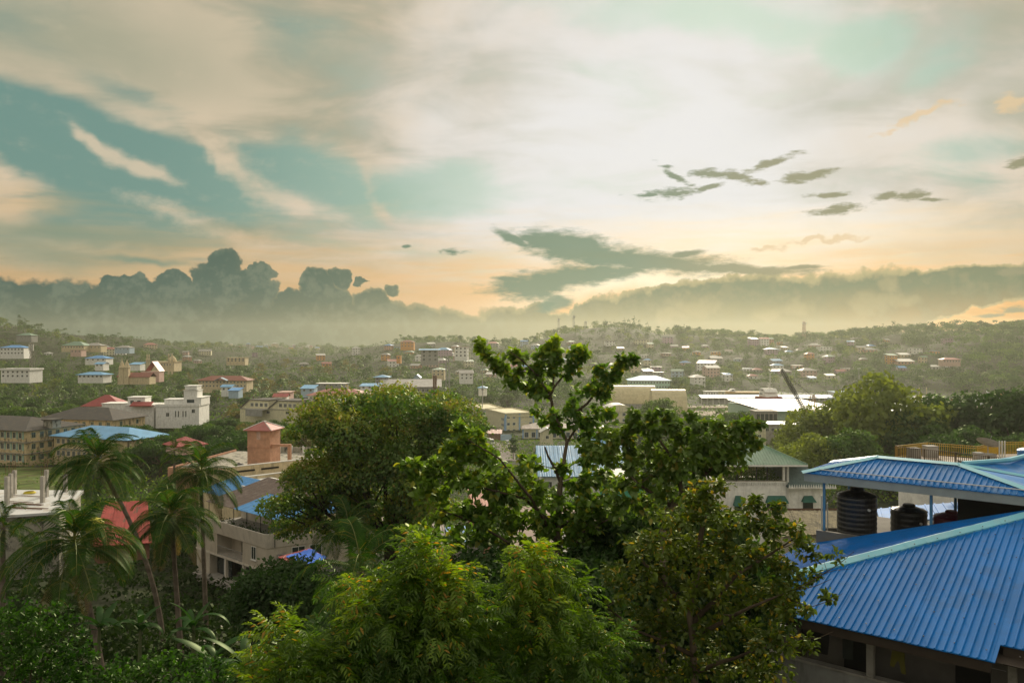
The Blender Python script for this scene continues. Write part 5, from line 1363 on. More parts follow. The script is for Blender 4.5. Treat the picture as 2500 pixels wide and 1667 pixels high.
b_ = MB(); b_.box(-.05, L, -.06, 8, fl - .22, fl, m_beigel); b_.hexa([(L, -.06, fl - .22), tuple(Vector((L, -.06, fl - .22)) + e1 * 12.4), (L + 3, 9, fl - .22), (L, 8, fl - .22), (L, -.06, fl), tuple(Vector((L, -.06, fl)) + e1 * 12.4), (L + 3, 9, fl), (L, 8, fl)], m_beigel); b_.build('floor_slab', o)
# parapet leans outward a little
b_ = MB(); e1n = Vector((e1.y, -e1.x, 0)); c0 = Vector((L, 0, 0)); out = (Vector((0, -1, 0)) + e1n).normalized() * .5
def ring(z, k): return [Vector((-.3, -k, z)), c0 + out * (k / .45) + Vector((0, 0, z)), c0 + e1 * 12.6 + e1n * k + Vector((0, 0, z))]
r0, r1 = ring(pb - .1, .12), ring(pt, .5); q0, q1 = ring(pb - .1, -.1), ring(pt, .34)
for i in range(2): b_.hexa([r0[i], r0[i + 1], q0[i + 1], q0[i], r1[i], r1[i + 1], q1[i + 1], q1[i]], m_beigel)
b_.build('parapet', o)
b_ = MB(); b_.box(0, L, 0, 8, pb, pb + .12, m_conc); b_.face([(L, 0, pb + .12), tuple(Vector((L, 0, pb + .12)) + e1 * 12.4), (L + 3, 10, pb + .12), (L, 8, pb + .12)], m_conc); b_.build('terrace_floor', o)
put_window(o, u(620), 0, fl + .75, 0, .95, 1.45, m_frame, 2, sill=True)
put_window(o, 1.6, 0, fl + .9, 0, .9, 1.2, m_frame, 2, sill=True)
a2 = math.atan2(e1.y, e1.x)
for k, (s_, w, h_) in enumerate(((3.4, 1.5, 1.3), (5.3, 1.4, 1.3))): p = c0 + e1 * s_; put_window(o, p.x, p.y, fl + .9, a2, w, h_, m_frame, 2, sill=True)
p = c0 + e1 * 1.5 + e1n * .25; ac = MB(); ac.box(-.4, .4, -.25, .2, 0, .55, m_steel); ac.box(-.33, .1, -.27, -.25, .06, .49, m_dark); ac.build('air_conditioner', o, (p.x, p.y, fl + 1.1), (0, 0, a2))
bw = bx1 - bx0
w_ = MB(); w_.box(bx0 + bw * .42, bx0 + bw * .58, 1.74, 1.8, fl, fl + 2.05, m_dark); w_.build('door', o)
w_ = MB(); w_.box(bx0 + bw * .66, bx0 + bw * .93, 1.74, 1.8, fl + .35, fl + 2.0, m_dark); w_.build('window', o)
rl = MB(); rl.box(bx0, bx1, .04, .08, fl + .98, fl + 1.04, m_steel); rl.box(bx0, bx1, .04, .08, fl + .08, fl + .12, m_steel)
rl_o = rl.build('railing', o)
for i in range(22):
    k = MB(); x = bx0 + .08 + (bw - .16) * i / 21; k.box(x - .012, x + .012, .045, .075, fl + .12, fl + .98, m_steel); k.build('baluster', rl_o)
# ground floor: columns, dark bays, back wall
b_ = MB(); b_.box(0, u(512), 0, 8, -2, fl - .22, m_beige); b_.box(u(512), L + 2, 3.2, 8, -2, fl - .22, m_grey); b_.build('ground_floor_wall', o)
for px in (549, 592, 640): x = u(px); c_ = MB(); c_.box(x - .15, x + .15, .05, .35, -1.5, fl - .22, m_beigel); c_.build('column', o)
b_ = MB(); b_.box(u(513), u(549) - .15, .9, 1.0, 0, 2.2, m_glass); b_.box(u(530), u(531.5), .85, .9, 0, 2.2, m_frame); b_.build('sliding_door', o)
b_ = MB(); b_.box(u(500) - 1, L + 1.2, -1.0, 3.2, -.5, -.02, m_conc); b_.build('plinth', o)
b_ = MB(); b_.hexa([(L - 1.5, -3.6, -1.2), (L + 1, -3.3, -1.2), (L + 1.4, -1.0, -1.2), (L - 1.5, -1.0, -1.2), (L - 1.5, -3.6, -.55), (L + 1, -3.3, -.55), (L + 1.4, -1.0, -.5), (L - 1.5, -1.0, -.5)], m_conc); b_.build('ramp', o)
# terrace roof: blue, brown and blue sheets on thin posts
ze, zr_ = 26.15 - zb0, 27.9 - zb0
def tsheet(x0, x1, y0, y1, m, lift=0.0):
    f = lambda y: ze + (zr_ - ze) * (y - .3) / 8.2 + lift; r_ = MB()
    r_.hexa([(x0, y0, f(y0)), (x1, y0, f(y0)), (x1, y1, f(y1)), (x0, y1, f(y1)), (x0, y0, f(y0) + .05), (x1, y0, f(y0) + .05), (x1, y1, f(y1) + .05), (x0, y1, f(y1) + .05)], m)
    k = x0 + .12
    while k < x1 - .03: r_.hexa([(k, y0, f(y0) + .05), (k + .05, y0, f(y0) + .05), (k + .05, y1, f(y1) + .05), (k, y1, f(y1) + .05), (k, y0, f(y0) + .09), (k + .05, y0, f(y0) + .09), (k + .05, y1, f(y1) + .09), (k, y1, f(y1) + .09)], m); k += .3
    r_.build('roof_sheet', o)
m_shb = mat('sheet_brown', (0.17, 0.13, 0.11), 0.6, 0.4, dirt=(0.30, 0.27, 0.24), dirt_amt=0.5, dirt_scale=(.4, .4, .4)); m_shl = mat('sheet_blue', (0.12, 0.34, 0.64), 0.5, 0.4)
x = 1.6
while x < L + 1.2:
    w = 1.05; bl = x > L * .52
    tsheet(x, x + w - .04, .3, 5.0 if bl else 8.5, m_shl if bl else m_shb)
    if bl: tsheet(x, x + w - .04, 4.9, 8.5, m_shb, .06)
    x += w
for i in range(5): tsheet(L + 1.3 + i * .95, L + 2.2 + i * .95, 1.2 + i * .55, 6.2 + i * .3, m_shl, -.1)
for i in range(6): tsheet(-4.5 + i * 1.0, -3.55 + i * 1.0, 2.5, 8, m_shl, -.25)
for x in np.linspace(1.8, L + .6, 6): p_ = MB(); p_.tube([(x, .6, pb), (x, .6, ze + .05)], .05, m_black, 6); p_.build('post', o)
b_ = MB(); b_.box(.5, L - .3, 5.5, 5.7, pb + .12, zr_ - .7, m_beigel); b_.build('terrace_wall', o)
for i in range(13):
    x = 1.5 + i * (L - 2) / 12; p = A + d * x + n_ * rnd.uniform(.7, 1.6)
    e = empty('potted_plant', (p.x, p.y, zb0 + pb + .12), 0, 'dark potted plant on the roof terrace of the beige corner house', 'potted plant', 'potted plants along the beige roof terrace')
    k = MB(); k.lathe([(0, 0), (.16, 0), (.22, .35), (.19, .35), (.17, .3), (0, .3)], mat('pot_dark', (0.06, 0.04, 0.03), 0.8), 10); k.build('pot', e)
    nl = 50; C = rs.normal(size=(nl, 3)) * [.2, .2, .25] + [0, 0, .75]; V, Fa = leaf_field(C, rdir(nl, rs, .2), rdir(nl, rs, .8), .22, *OVATE); link('foliage', np_mesh('foliage', V, Fa, [m_leafd]), e)
KEEP.append((500, 670, 1405, 84)); FOOT += [(-27, 92, 9), (-33, 97, 6)]
b_ = MB(); b_.lathe([(.28, 0), (.3, .1), (.28, .9), (0, 1.0)], m_tankb, 12); tag(b_.build('drum', None, tuple(A + d * (L - 2.6) + n_ * 1.2 + Vector((0, 0, zb0)))), 'small dark drum in the open ground floor bay of the corner house', 'drum')

# red roof with blue tarpaulin
Y = 78; p1, p2, p3, p4 = P(679, 1358, Y), P(735, 1381, Y - 2.2), P(800, 1362, Y), P(757, 1336, Y + 3)
c = (p1 + p2 + p3 + p4) / 4; o = empty('tarp_roof', c, 0, 'low red roof with a crumpled bright blue tarpaulin beside the corner house', 'roof')
L4 = [p - c for p in (p1, p2, p3, p4)]; b_ = MB(); b_.hexa([p - Vector((0, 0, .1)) for p in L4] + L4, r_red); b_.build('roof', o)
b_ = MB(); b_.hexa([p * .85 + Vector((0, 0, -4.5)) for p in L4] + [p * .85 - Vector((0, 0, .12)) for p in L4], m_beige); b_.build('wall', o)
m_tarp = mat('tarpaulin', (0.03, 0.16, 0.72), 0.45, 0.5, 0.1, 2.0, bump=0.8, bscale=3.0)
nn = 16; V = []; Fa = []
for i in range(nn + 1):
    for j in range(nn + 1):
        a_, b2 = .15 + .9 * i / nn, .14 + .82 * j / nn; p = (L4[0].lerp(L4[1], a_)).lerp(L4[3].lerp(L4[2], a_), b2)
        k = (math.sin(i * 1.9 + j * .6) + math.sin(j * 2.7 - i * .9)) * .03 + rnd.uniform(0, .035) + .09; ed = i in (0, nn) or j in (0, nn)
        V.append((p.x + (rnd.uniform(-.15, .15) if ed else 0), p.y + (rnd.uniform(-.15, .15) if ed else 0), p.z + k))
for i in range(nn):
    for j in range(nn): q_ = i * (nn + 1) + j; Fa.append((q_, q_ + 1, q_ + nn + 2, q_ + nn + 1))
tp = link('tarpaulin', np_mesh('tarpaulin', np.array(V), np.array(Fa), [m_tarp]), None, c); tag(tp, 'crumpled bright blue tarpaulin spread on the low red roof', 'tarpaulin'); tp.data.polygons.foreach_set('use_smooth', [True] * len(Fa))
KEEP.append((680, 790, 1380, 76))

# red sheet roof among the palms
def slope_roof(name, label, p, m, mw, th=.06, rib=.35, depthz=5, cat='roof'):
    """p: four corners of the roof sheet field: lower left, lower right, upper right, upper left; built of sheets side by side"""
    c = (p[0] + p[1] + p[2] + p[3]) / 4; o = empty(name, c, 0, label, cat); q_ = [v - c for v in p]; W_ = (q_[1] - q_[0]).length; k = max(2, int(W_ / 1.1)); up = Vector((0, 0, th))
    for i in range(k):
        a_, b2 = i / k, (i + 1) / k - .02 / k; r_ = MB(); l0, l1, u0, u1 = q_[0].lerp(q_[1], a_), q_[0].lerp(q_[1], b2), q_[3].lerp(q_[2], a_), q_[3].lerp(q_[2], b2)
        r_.hexa([l0, l1, u1, u0, l0 + up, l1 + up, u1 + up, u0 + up], m); nr = max(2, round((l1 - l0).length / rib))
        for j in range(nr):
            t0, t1 = (j + .4) / nr, (j + .6) / nr; a1, a2_, c1, c2 = l0.lerp(l1, t0) + up, l0.lerp(l1, t1) + up, u0.lerp(u1, t0) + up, u0.lerp(u1, t1) + up; e = Vector((0, 0, .04)); r_.hexa([a1, a2_, c2, c1, a1 + e, a2_ + e, c2 + e, c1 + e], m)
        r_.build('roof_sheet', o)
    if mw: b_ = MB(); s_ = .9; b_.hexa([Vector((v.x * s_, v.y * s_, -depthz)) for v in q_] + [Vector((v.x * s_, v.y * s_, v.z - .08)) for v in q_], mw); b_.build('wall', o)
    return o


m_walldk = mat('wall_dark_salmon', (0.20, 0.10, 0.07), .9)
m_rred = mat('sheet_red', (0.36, 0.055, 0.045), 0.6, 0.35, dirt=(0.2, 0.06, 0.04), dirt_amt=0.4)
slope_roof('red_roof_house', 'house with a large bright red sheet roof among the coconut palms', [P(222, 1335, 74), P(372, 1325, 76), P(360, 1222, 86), P(258, 1226, 86)], m_rred, m_walldk, depthz=2.6)
o = empty('yellow_tank', P(232, 1296, 76), 0, 'squat yellow water tank beside the large red roof', 'water tank'); b_ = MB(); b_.lathe([(0, 0), (.8, 0), (.82, .3), (.8, .6), (.82, .9), (.7, 1.1), (.3, 1.25), (0, 1.3)], mat('tank_yellow', (0.45, 0.40, 0.04), 0.5), 18); b_.build('body', o)
FOOT.append((-38, 80, 6)); KEEP.append((255, 350, 1300, 72))

# concrete slab under construction at the left edge
zs = 24.3; pts = [PZ(-60, 1262, zs), PZ(150, 1248, zs), PZ(205, 1196, zs), PZ(-40, 1194, zs)]; c = sum(pts, Vector()) / 4
o = empty('unfinished_building', c, 0, 'unfinished building with white wet roof slab and bare concrete columns at the left edge', 'building'); q_ = [p - c for p in pts]
m_slab = mat('slab_white', (0.60, 0.61, 0.60), 0.4, 0.5, 0.06, 0.3, dirt=(0.38, 0.30, 0.22), dirt_amt=0.6, dirt_scale=(0.4, 0.4, 0.4)); b_ = MB(); b_.hexa([p - Vector((0, 0, .3)) for p in q_] + q_, m_slab); b_.build('slab', o)
b_ = MB(); b_.hexa([Vector((p.x * .94, p.y * .94, -8)) for p in q_] + [Vector((p.x * .94, p.y * .94, -.31)) for p in q_], m_concold); b_.build('wall', o)
for px, py, hh in ((17, 1232, 3.6), (26, 1214, 3.2), (35, 1205, 3.2), (104, 1226, 3.4), (113, 1212, 3.6), (160, 1200, 2.4)):
    p = PZ(px, py, zs) - c; k = MB(); k.box(p.x - .22, p.x + .22, p.y - .22, p.y + .22, 0, hh, m_conc); cc_ = k.build('column', o)
    for a_ in (-.12, .12): k = MB(); k.tube([(p.x + a_, p.y, hh), (p.x + a_ * 1.6, p.y, hh + 1.3)], .03, m_rust, 4); k.build('rebar', cc_)
for i in range(7): k = MB(); y0 = rnd.uniform(1200, 1240); a_, b2 = PZ(rnd.uniform(0, 40), y0, zs) - c, PZ(rnd.uniform(70, 120), y0 + 4, zs) - c; k.tube([a_ + Vector((0, 0, .1)), b2 + Vector((0, 0, .1))], .05, m_rust, 4); k.build('rod', o)
k = MB()
for i in range(3): k.lathe([(.7 - i * .08, .05 + i * .07), (.8 - i * .08, .12 + i * .07), (.7 - i * .08, .16 + i * .07)], mat('hose_yellow', (0.55, 0.45, 0.03), 0.6), 20)
p = PZ(72, 1204, zs); tag(k.build('coiled_hose', None, tuple(p)), 'coil of yellow hose lying on the white slab', 'hose')
KEEP.append((0, 160, 1250, 90)); FOOT += [(-57, 100, 9), (-66, 104, 9)]
gr = MB(); a_, b_2 = pp(-150, 150), pp(180, 150)
V = []; nn = 14
for i in range(nn):
    for j in range(nn):
        def lp_(s, t): v = pp(-200 + 400 * s, 150 + 78 * t); return (v.x, v.y, gz(v.x, v.y) + .06)
        gr.face([lp_(i / nn, j / nn), lp_((i + 1) / nn, j / nn), lp_((i + 1) / nn, (j + 1) / nn), lp_(i / nn, (j + 1) / nn)], m_lawn)
tag(gr.build('lawn'), kind='structure'); KEEP.append((-20, 150, 1150, 228)); FOOT += [(-120, 190, 18), (-100, 175, 12), (-125, 215, 14), (-98, 160, 8)]

# ------------------------------------------------------------------ middle: bits of building between the trees
slope_roof('blue_roof_shed', 'small shed with a bright blue ribbed roof under the heart leaved tree', [P(1103, 1330, 56), P(1178, 1322, 57), P(1168, 1284, 62), P(1086, 1288, 61)], mat('sheet_bright_blue', (0.07, 0.25, 0.62), 0.45, 0.4), mat('sheet_grey_wall', (0.36, 0.33, 0.29), 0.6, 0.3, dirt=(0.18, 0.14, 0.1), dirt_amt=.5))
slope_roof('brown_roof_shed', 'dark brown ribbed roof left of the small blue shed roof', [P(1030, 1345, 55), P(1100, 1335, 56), P(1082, 1278, 63), P(1020, 1280, 62)], m_shb, m_conc, rib=.25)
slope_roof('salmon_roof', 'faded red tiled roof corner between the round tree and the heart leaved tree', [P(1165, 1262, 72), P(1200, 1262, 72), P(1192, 1190, 84), P(1140, 1190, 84)], m_rred if False else mat('sheet_faded', (0.42, 0.20, 0.15), 0.7), m_salmon, rib=.25)
b_ = MB(); m_pav = mat('paving_pink', (0.24, 0.18, 0.15), 0.9, dirt=(0.28, 0.22, 0.18), dirt_amt=.4)
cpt4 = [P(1240, 1335, 66), P(1560, 1335, 66), P(1560, 1235, 86), P(1240, 1235, 86)]; b_.hexa([Vector((v.x, v.y, 12)) for v in cpt4] + cpt4, m_pav); tag(b_.build('courtyard'), 'raised pinkish courtyard behind the tree trunk', 'courtyard')
o = empty('courtyard_fence', P(1372, 1326, 65), 0, 'dark upright bar fence on the courtyard edge behind the trunk', 'fence'); Wf = (1450 - 1372) / F * 65
for z in (.12, .95): k = MB(); k.box(0, Wf, -.02, .02, z, z + .05, m_black); k.build('rail', o)
for i in range(26): k = MB(); x = Wf * i / 25; k.box(x - .015, x + .015, -.015, .015, 0, 1.05, m_black); k.build('baluster', o)
sb('garden_house', 'pale grey wall of a house glimpsed through the lower branches', 'house', 1395, 1560, 1345, 1440, 52, 6, m_beige, 3, roof='flat', rmat=m_grey, nf=3, keep=False)
sb('green_net_house', 'two storey block draped with green netting behind the branches', 'building', 1480, 1570, 1170, 1235, 110, 8, mat('net_green', (0.05, 0.28, 0.18), 0.8), 0, roof='flat', rmat=m_white, nf=0, keep=False)

# ------------------------------------------------------------------ right: green-roofed villa
Y = 92; A, d, n_, L, ang, u = frame_on(pp(1770, Y), pp(2012, Y)); zb0 = 22; zp = zy(1173, Y) - zb0; ze = zy(1130, Y) - zb0
o = empty('villa', (A.x, A.y, zb0), ang, 'white villa with green hip roof over a planted terrace and dark green window awnings', 'house')
xe = u(1918)
b_ = MB(); b_.box(0, xe, 0, 9, -3, zp - .75, m_white); b_.box(xe, L, 0.02, 9, -3, zp - .1, m_white); b_.box(0, xe, 0, .22, zp - .08, zp + .02, m_concold); b_.build('wall', o)
pe = MB(); pe.box(0, xe, .02, .2, zp - .75, zp - .62, m_white); pe.box(0, xe, .02, .2, zp - .22, zp - .08, m_white); pe.build('parapet', o)
for i in range(34): k = MB(); x = .1 + i * (xe - .2) / 33; k.box(x - .07, x + .07, .04, .18, zp - .62, zp - .22, m_white); k.build('baluster', o)
rf, (r1, r2, B4) = hip_roof(u(1964) - u(1755), 9.5, ze, zy(1075, Y + 4) - zy(1130, Y), 0.0, r_green, x0=u(1755), y0=-1.0); rf.build('roof', o)
k = MB(); k.tube([B4[1], r2], .09, r_green, 5); k.tube([B4[0], r1], .09, r_green, 5); k.tube([r1, r2], .09, r_green, 5); k.build('ridge_cap', o)
k = MB(); k.box(u(1755), u(1964), -1.12, -1.0, ze - .22, ze - .05, m_frame); k.build('gutter', o)
for px in (1800, 1848, 1874, 1915): x = u(px); k = MB(); w = .14 if px == 1915 else .06; k.box(x - w, x + w, .1, .1 + 2 * w, zp, ze, m_white if px == 1915 else m_black); k.build('post', o)
b_ = MB(); b_.box(u(1780), u(1800), 3, 3.2, zp - .6, ze, m_cream); b_.build('terrace_wall', o); b_ = MB(); b_.box(u(1800), u(1915), 7, 7.2, zp - .6, zp + .6, m_cream); b_.build('terrace_wall', o)
lad = MB(); xl = u(1808)
for s_ in (0, .5): lad.tube([(xl + s_, 1, zp - .5), (xl + s_, 2, ze)], .035, m_rust, 4)
for i in range(7): z = zp - .2 + i * .3; lad.tube([(xl, 1 + i * .14, z), (xl + .5, 1 + i * .14, z)], .025, m_rust, 4)
lad.build('ladder', o)
nl = 5200; C = np.stack([rs.uniform(.3, xe - .3, nl), rs.uniform(.5, 5, nl), zp - .5 + np.abs(rs.normal(size=nl)) * .55 * (0.4 + 0.9 * (vnoise(rs.uniform(0, 1, nl) * 0 + 1, rs.uniform(0, 1, nl)) + .5))], -1)
C[:, 2] = zp - .55 + rs.rand(nl) ** 1.3 * (0.7 + 1.3 * (vnoise(C[:, 0] * 1.1, C[:, 1] * .8) + .5)); V, Fa = leaf_field(C, rdir(nl, rs), rdir(nl, rs, .8), .16 * rs.uniform(.6, 1.4, nl), *OVATE)
tg = link('terrace_plants', np_mesh('terrace_plants', V, Fa, [m_leaf]), o); tg['kind'] = 'stuff'
m_awn = mat('awning_green', (0.035, 0.13, 0.10), 0.8)
for a_, b2, wt, wb in ((1789, 1815, 1232, 1246), (1868, 1922, 1225, 1241), (1956, 1989, 1223, 1239)):
    x0, x1 = u(a_), u(b2); zt_ = zy(1209, Y) - zb0; zb_ = zy(wt, Y) - zb0; k = MB()
    k.hexa([(x0, -.7, zb_), (x1, -.7, zb_), (x1, 0, zb_), (x0, 0, zb_), (x0 + .3, -.12, zt_), (x1 - .3, -.12, zt_), (x1 - .3, 0, zt_), (x0 + .3, 0, zt_)], m_awn); k.build('awning', o)
    put_window(o, (x0 + x1) / 2, 0, zy(wb, Y) - zb0 - .2, 0, x1 - x0 - .4, zb_ - (zy(wb, Y) - zb0) + .2, m_black, 3 if b2 - a_ > 40 else 2)
# slate mansard with white zigzag edging
r_slate = mat('slate_green', (0.11, 0.155, 0.15), 0.7, 0.3, dirt=(0.07, 0.09, 0.09), dirt_amt=.5, dirt_scale=(2, 2, 2)); x0, x1 = u(1918), u(2034); z0, z1 = zy(1187, Y) - zb0, zy(1130, Y) - zb0; rows = 12
xt0, xt1 = u(1930), u(1968)
for i in range(rows):
    t0, t1 = i / rows, (i + 1) / rows + .03; c0 = t0 ** .75; c1 = min(1, t1) ** .75; k = MB(); zz0, zz1 = z0 + (z1 - z0) * t0, z0 + (z1 - z0) * min(1, t1); y0, y1 = -.9 + 2.6 * c0 - .05, -.9 + 2.6 * c1
    a0, a1, b0, b1 = x0 + (xt0 - x0) * c0, x0 + (xt0 - x0) * c1, x1 + (xt1 - x1) * c0, x1 + (xt1 - x1) * c1
    k.hexa([(a0, y0, zz0), (b0, y0, zz0), (b0, 9, zz0), (a0, 9, zz0), (a1, y1, zz1), (b1, y1, zz1), (b1, 9, zz1), (a1, 9, zz1)], r_slate); k.build('shingle_course', o)
for i in range(20): k = MB(); x = x0 + (x1 - x0) * i / 20; w = (x1 - x0) / 20; k.face([(x, -.97, z0), (x + w, -.97, z0), (x + w / 2, -.97, z0 + .45)], m_frame); k.face([(x, -.95, z0 - .08), (x + w, -.95, z0 - .08), (x + w, -.95, z0), (x, -.95, z0)], m_frame); k.build('zigzag_trim', o)
for x in (u(1921), u(1924)): k = MB(); k.tube([(x, -.12, 0), (x, -.12, ze)], .06, m_frame, 6); k.build('downpipe', o)
KEEP.append((1770, 2040, 1243, 90)); FOOT += [(30, 96, 7), (24, 96, 7), (36, 97, 6)]

# mossy old corrugated roof
m_moss = mat('asbestos_mossy', (0.16, 0.14, 0.085), 0.95, 0.1, 0.35, 1.5, dirt=(0.045, 0.042, 0.03), dirt_amt=.85, dirt_scale=(1.5, .25, 1))
slope_roof('mossy_shed', 'old shed with a mossy brown corrugated roof in front of the white villa', [P(1905, 1310, 58), P(2050, 1303, 58), P(2062, 1246, 67), P(1862, 1246, 67)], m_moss, m_beige, rib=.22)
b_ = MB(); b_.hexa([P(1860, 1250, 67), P(2064, 1250, 67), P(2064, 1250, 67.4), P(1860, 1250, 67.4), P(1860, 1240, 67), P(2064, 1240, 67), P(2064, 1240, 67.4), P(1860, 1240, 67.4)], mat('ridge_brown', (0.16, 0.09, 0.06), 0.9)); tag(b_.build('ridge_wall'), 'long brown ridge wall along the top of the mossy roof', 'wall')
KEEP.append((1900, 2060, 1300, 57))

# roof terrace with railings
zf = 34.8; V1, V2, V3, V4, V5 = (PZ(a_, b2, zf) for a_, b2 in ((2186, 1118), (2264, 1109), (2386, 1119), (2436, 1108), (2560, 1105))); V6 = PZ(2500, 1156, zf); V7 = V6 + (V6 - V1) * .5
poly = [V1, V6, V7, Vector((V7.x + 6, V5.y, zf)), V5, V4, V3, V2]; c = V1
o = empty('terrace_building', c, 0, 'building with pale roof terrace edged by yellow and dark bar railings', 'building')
m_terr = mat('terrace_floor', (0.50, 0.43, 0.36), 0.9, 0.2, .08, .6, dirt=(0.30, 0.25, 0.2), dirt_amt=.6, dirt_scale=(.5, .5, .5)); b_ = MB(); lp2 = [(p - c) for p in poly]; b_.prism([(p.x, p.y) for p in lp2], -.25, 0, m_terr); b_.build('terrace_slab', o)
b_ = MB(); cc_ = sum(lp2, Vector()) / len(lp2); b_.prism([tuple((cc_ + (p - cc_) * .97)[:2]) for p in lp2], -12, -.252, m_white); b_.build('wall', o)
m_yelr = mat('railing_yellow', (0.45, 0.29, 0.02), 0.5, 0.4); m_drk = mat('railing_dark', (0.10, 0.07, 0.04), 0.6)


def railing(label, a_, b_2, m, h=1.05, step=.16, post=2.4, first=True, rr=.018):
    v = b_2 - a_; Lr = v.length; e = empty('railing', a_, math.atan2(v.y, v.x), label, 'railing')
    for z in ((.1, h) if m is m_drk else (.1, h * .82, h)): k = MB(); k.box(0, Lr, -.02, .02, z, z + .045, m); k.build('rail', e)
    k = MB(); k.box(-rr, rr, -rr, rr, 0, h, m); me = k.mesh('baluster'); n = int(Lr / step)
    for i in range(1, n): link('baluster', me, e, (i * Lr / n, 0, 0))
    k = MB(); k.box(-.04, .04, -.04, .04, 0, h + .06, m); me = k.mesh('post')
    for i in range(int(Lr / post) + 1): link('post', me, e, (i * Lr / max(1, int(Lr / post)), 0, 0))


railing('yellow bar railing on the left end of the roof terrace', V1, V2, m_yelr)
railing('long yellow bar railing along the back of the roof terrace', V2, V3, m_yelr)
railing('yellow bar railing stepping back beside the satellite dish', V3, V4, m_yelr)
railing('yellow bar railing at the far right of the roof terrace', V4, V5, m_yelr)
railing('dark thin bar railing along the near edge of the roof terrace', V1, V7, m_drk)
for i, (px, py, w, hh, lb) in enumerate(((2231, 1121, .42, .95, 'leftmost'), (2271, 1115, .5, .95, 'second from the left'), (2389, 1130, .34, .85, 'middle'), (2418, 1124, .36, .55, 'short rightmost'), (2356, 1137, .42, .4, 'low box shaped'))):
    p = PZ(px, py, zf); e = MB(); e.box(-w, w, -w, w, 0, hh * 1.0, m_conc); e.box(-w * 1.05, w * 1.05, -w * 1.05, w * 1.05, hh * .75, hh * .8, m_conc)
    e = MB(); e.hexa([(-w, -w, 0), (w, -w, 0), (w, w, 0), (-w, w, 0), (-w * .95, -w * .95, hh), (w * .95, -w * .95, hh), (w * .95, w * .95, hh), (-w * .95, w * .95, hh)], m_conc); e.box(-w * 1.0, w * 1.0, -w, w, hh + .002, hh + .06, m_grey)
    tag(e.build('concrete_stub', None, tuple(p)), f'{lb} of the brown concrete stubs on the roof terrace', 'concrete stub')
for i in range(3): p = PZ(2440 + i * 6.5, 1150, zf); k = MB(); k.tube([(0, 0, 0), (0, 0, 2.4)], .05, m_frame, 6); tag(k.build('standpipe', None, tuple(p)), 'white upright pipe in the trio on the roof terrace', 'pipe', 'white pipes on the roof terrace')
p = PZ(2412, 1120, zf); o = empty('satellite_dish', p, R(-30), 'grey satellite dish tilted up on the roof terrace', 'satellite dish'); k = MB(); k.tube([(0, 0, 0), (0, 0, 1.2)], .05, m_steel, 6); k.build('pole', o)
k = MB(); k.lathe([(0, 0), (.35, .03), (.7, .12), (.95, .24), (.97, .24), (.7, .10), (.3, 0)], m_grey, 20); k.build('dish', o, (0, 0, 1.25), (R(-25), R(15), 0)); k = MB(); k.tube([(0, 0, 1.3), (.3, -.3, 2.1)], .02, m_steel, 4); k.build('arm', o)
tank('blue_tank', 'bright blue ribbed water tank at the right edge on the roof terrace', PZ(2520, 1150, zf), 1.0, 1.9, mat('tank_blue', (0.03, 0.18, 0.50), .4, .5), 8)
KEEP.append((2180, 2500, 1160, 60)); FOOT += [(40, 68, 6), (46, 68, 7)]

# ------------------------------------------------------------------ the big blue roof and its roof shelter
m_rib = mat('blue_metal_roof', (0.004, 0.150, 0.47), 0.66, 0.12, .14, .5, dirt=(0.02, 0.115, 0.30), dirt_amt=.6, dirt_scale=(.6, .6, .6)); m_cap = mat('ridge_cap_cyan', (0.16, 0.50, 0.62), 0.4, 0.45, .08, .5, dirt=(0.3, 0.45, 0.5), dirt_amt=.3)
m_rib2 = mat('blue_metal_shelter', (0.012, 0.16, 0.46), 0.62, 0.18, .12, .5, dirt=(0.25, 0.35, 0.45), dirt_amt=.35, dirt_scale=(.8, .8, .8))
DA = math.atan2(-.65, .76)


def sheets(o, s0, s1, top, zf_, m, swap=False, width=1.0, rib=.2, edge=0.0, bot=lambda s: 0.0, h=.026):
    """roof sheets laid side by side along s; each runs from bot(s) up to top(s); zf_(s, t) gives the height"""
    s = s0
    while s < s1 - .01:
        e = min(s + width, s1); r_ = MB(); lift = .006 if int(round((s - s0) / width)) % 2 else 0.0
        pt = lambda a_, t, dz: ((t, a_, zf_(a_, t) + dz + lift) if swap else (a_, t, zf_(a_, t) + dz + lift))
        cuts = [s + (e - s) * i / 4 for i in range(5)]
        for a_, b2 in zip(cuts, cuts[1:]):
            t0, t1, u0, u1 = bot(a_), bot(b2), top(a_), top(b2)
            if max(u0 - t0, u1 - t1) < .03: continue
            f = [pt(a_, t0, 0), pt(b2, t1, 0), pt(b2, max(u1, t1), 0), pt(a_, max(u0, t0), 0)]; r_.face(f[::-1] if swap else f, m); g_ = [(x, y, z - .03) for x, y, z in f]; r_.face(g_ if swap else g_[::-1], m); r_.face([g_[0], g_[1], f[1], f[0]], m)
        k = s + rib / 2
        while k < e:
            t0, u0 = bot(k), top(k)
            if u0 - t0 > .1:
                w = .028
                P0 = [pt(k - w, t0 - .004, .001), pt(k + w, t0 - .004, .001), pt(k + w, u0, .001), pt(k - w, u0, .001), pt(k - w * .5, t0 - .004, h), pt(k + w * .5, t0 - .004, h), pt(k + w * .5, u0, h), pt(k - w * .5, u0, h)]
                r_.hexa(P0, m)
            k += rib
        if r_.Fc: r_.build('roof_sheet', o)
        s = e


def screws(o, pts):
    k = MB()
    for x, y, z in pts: k.box(x - .014, x + .014, y - .014, y + .014, z, z + .02, m_black)
    e = k.build('screws', o); e['kind'] = 'stuff'


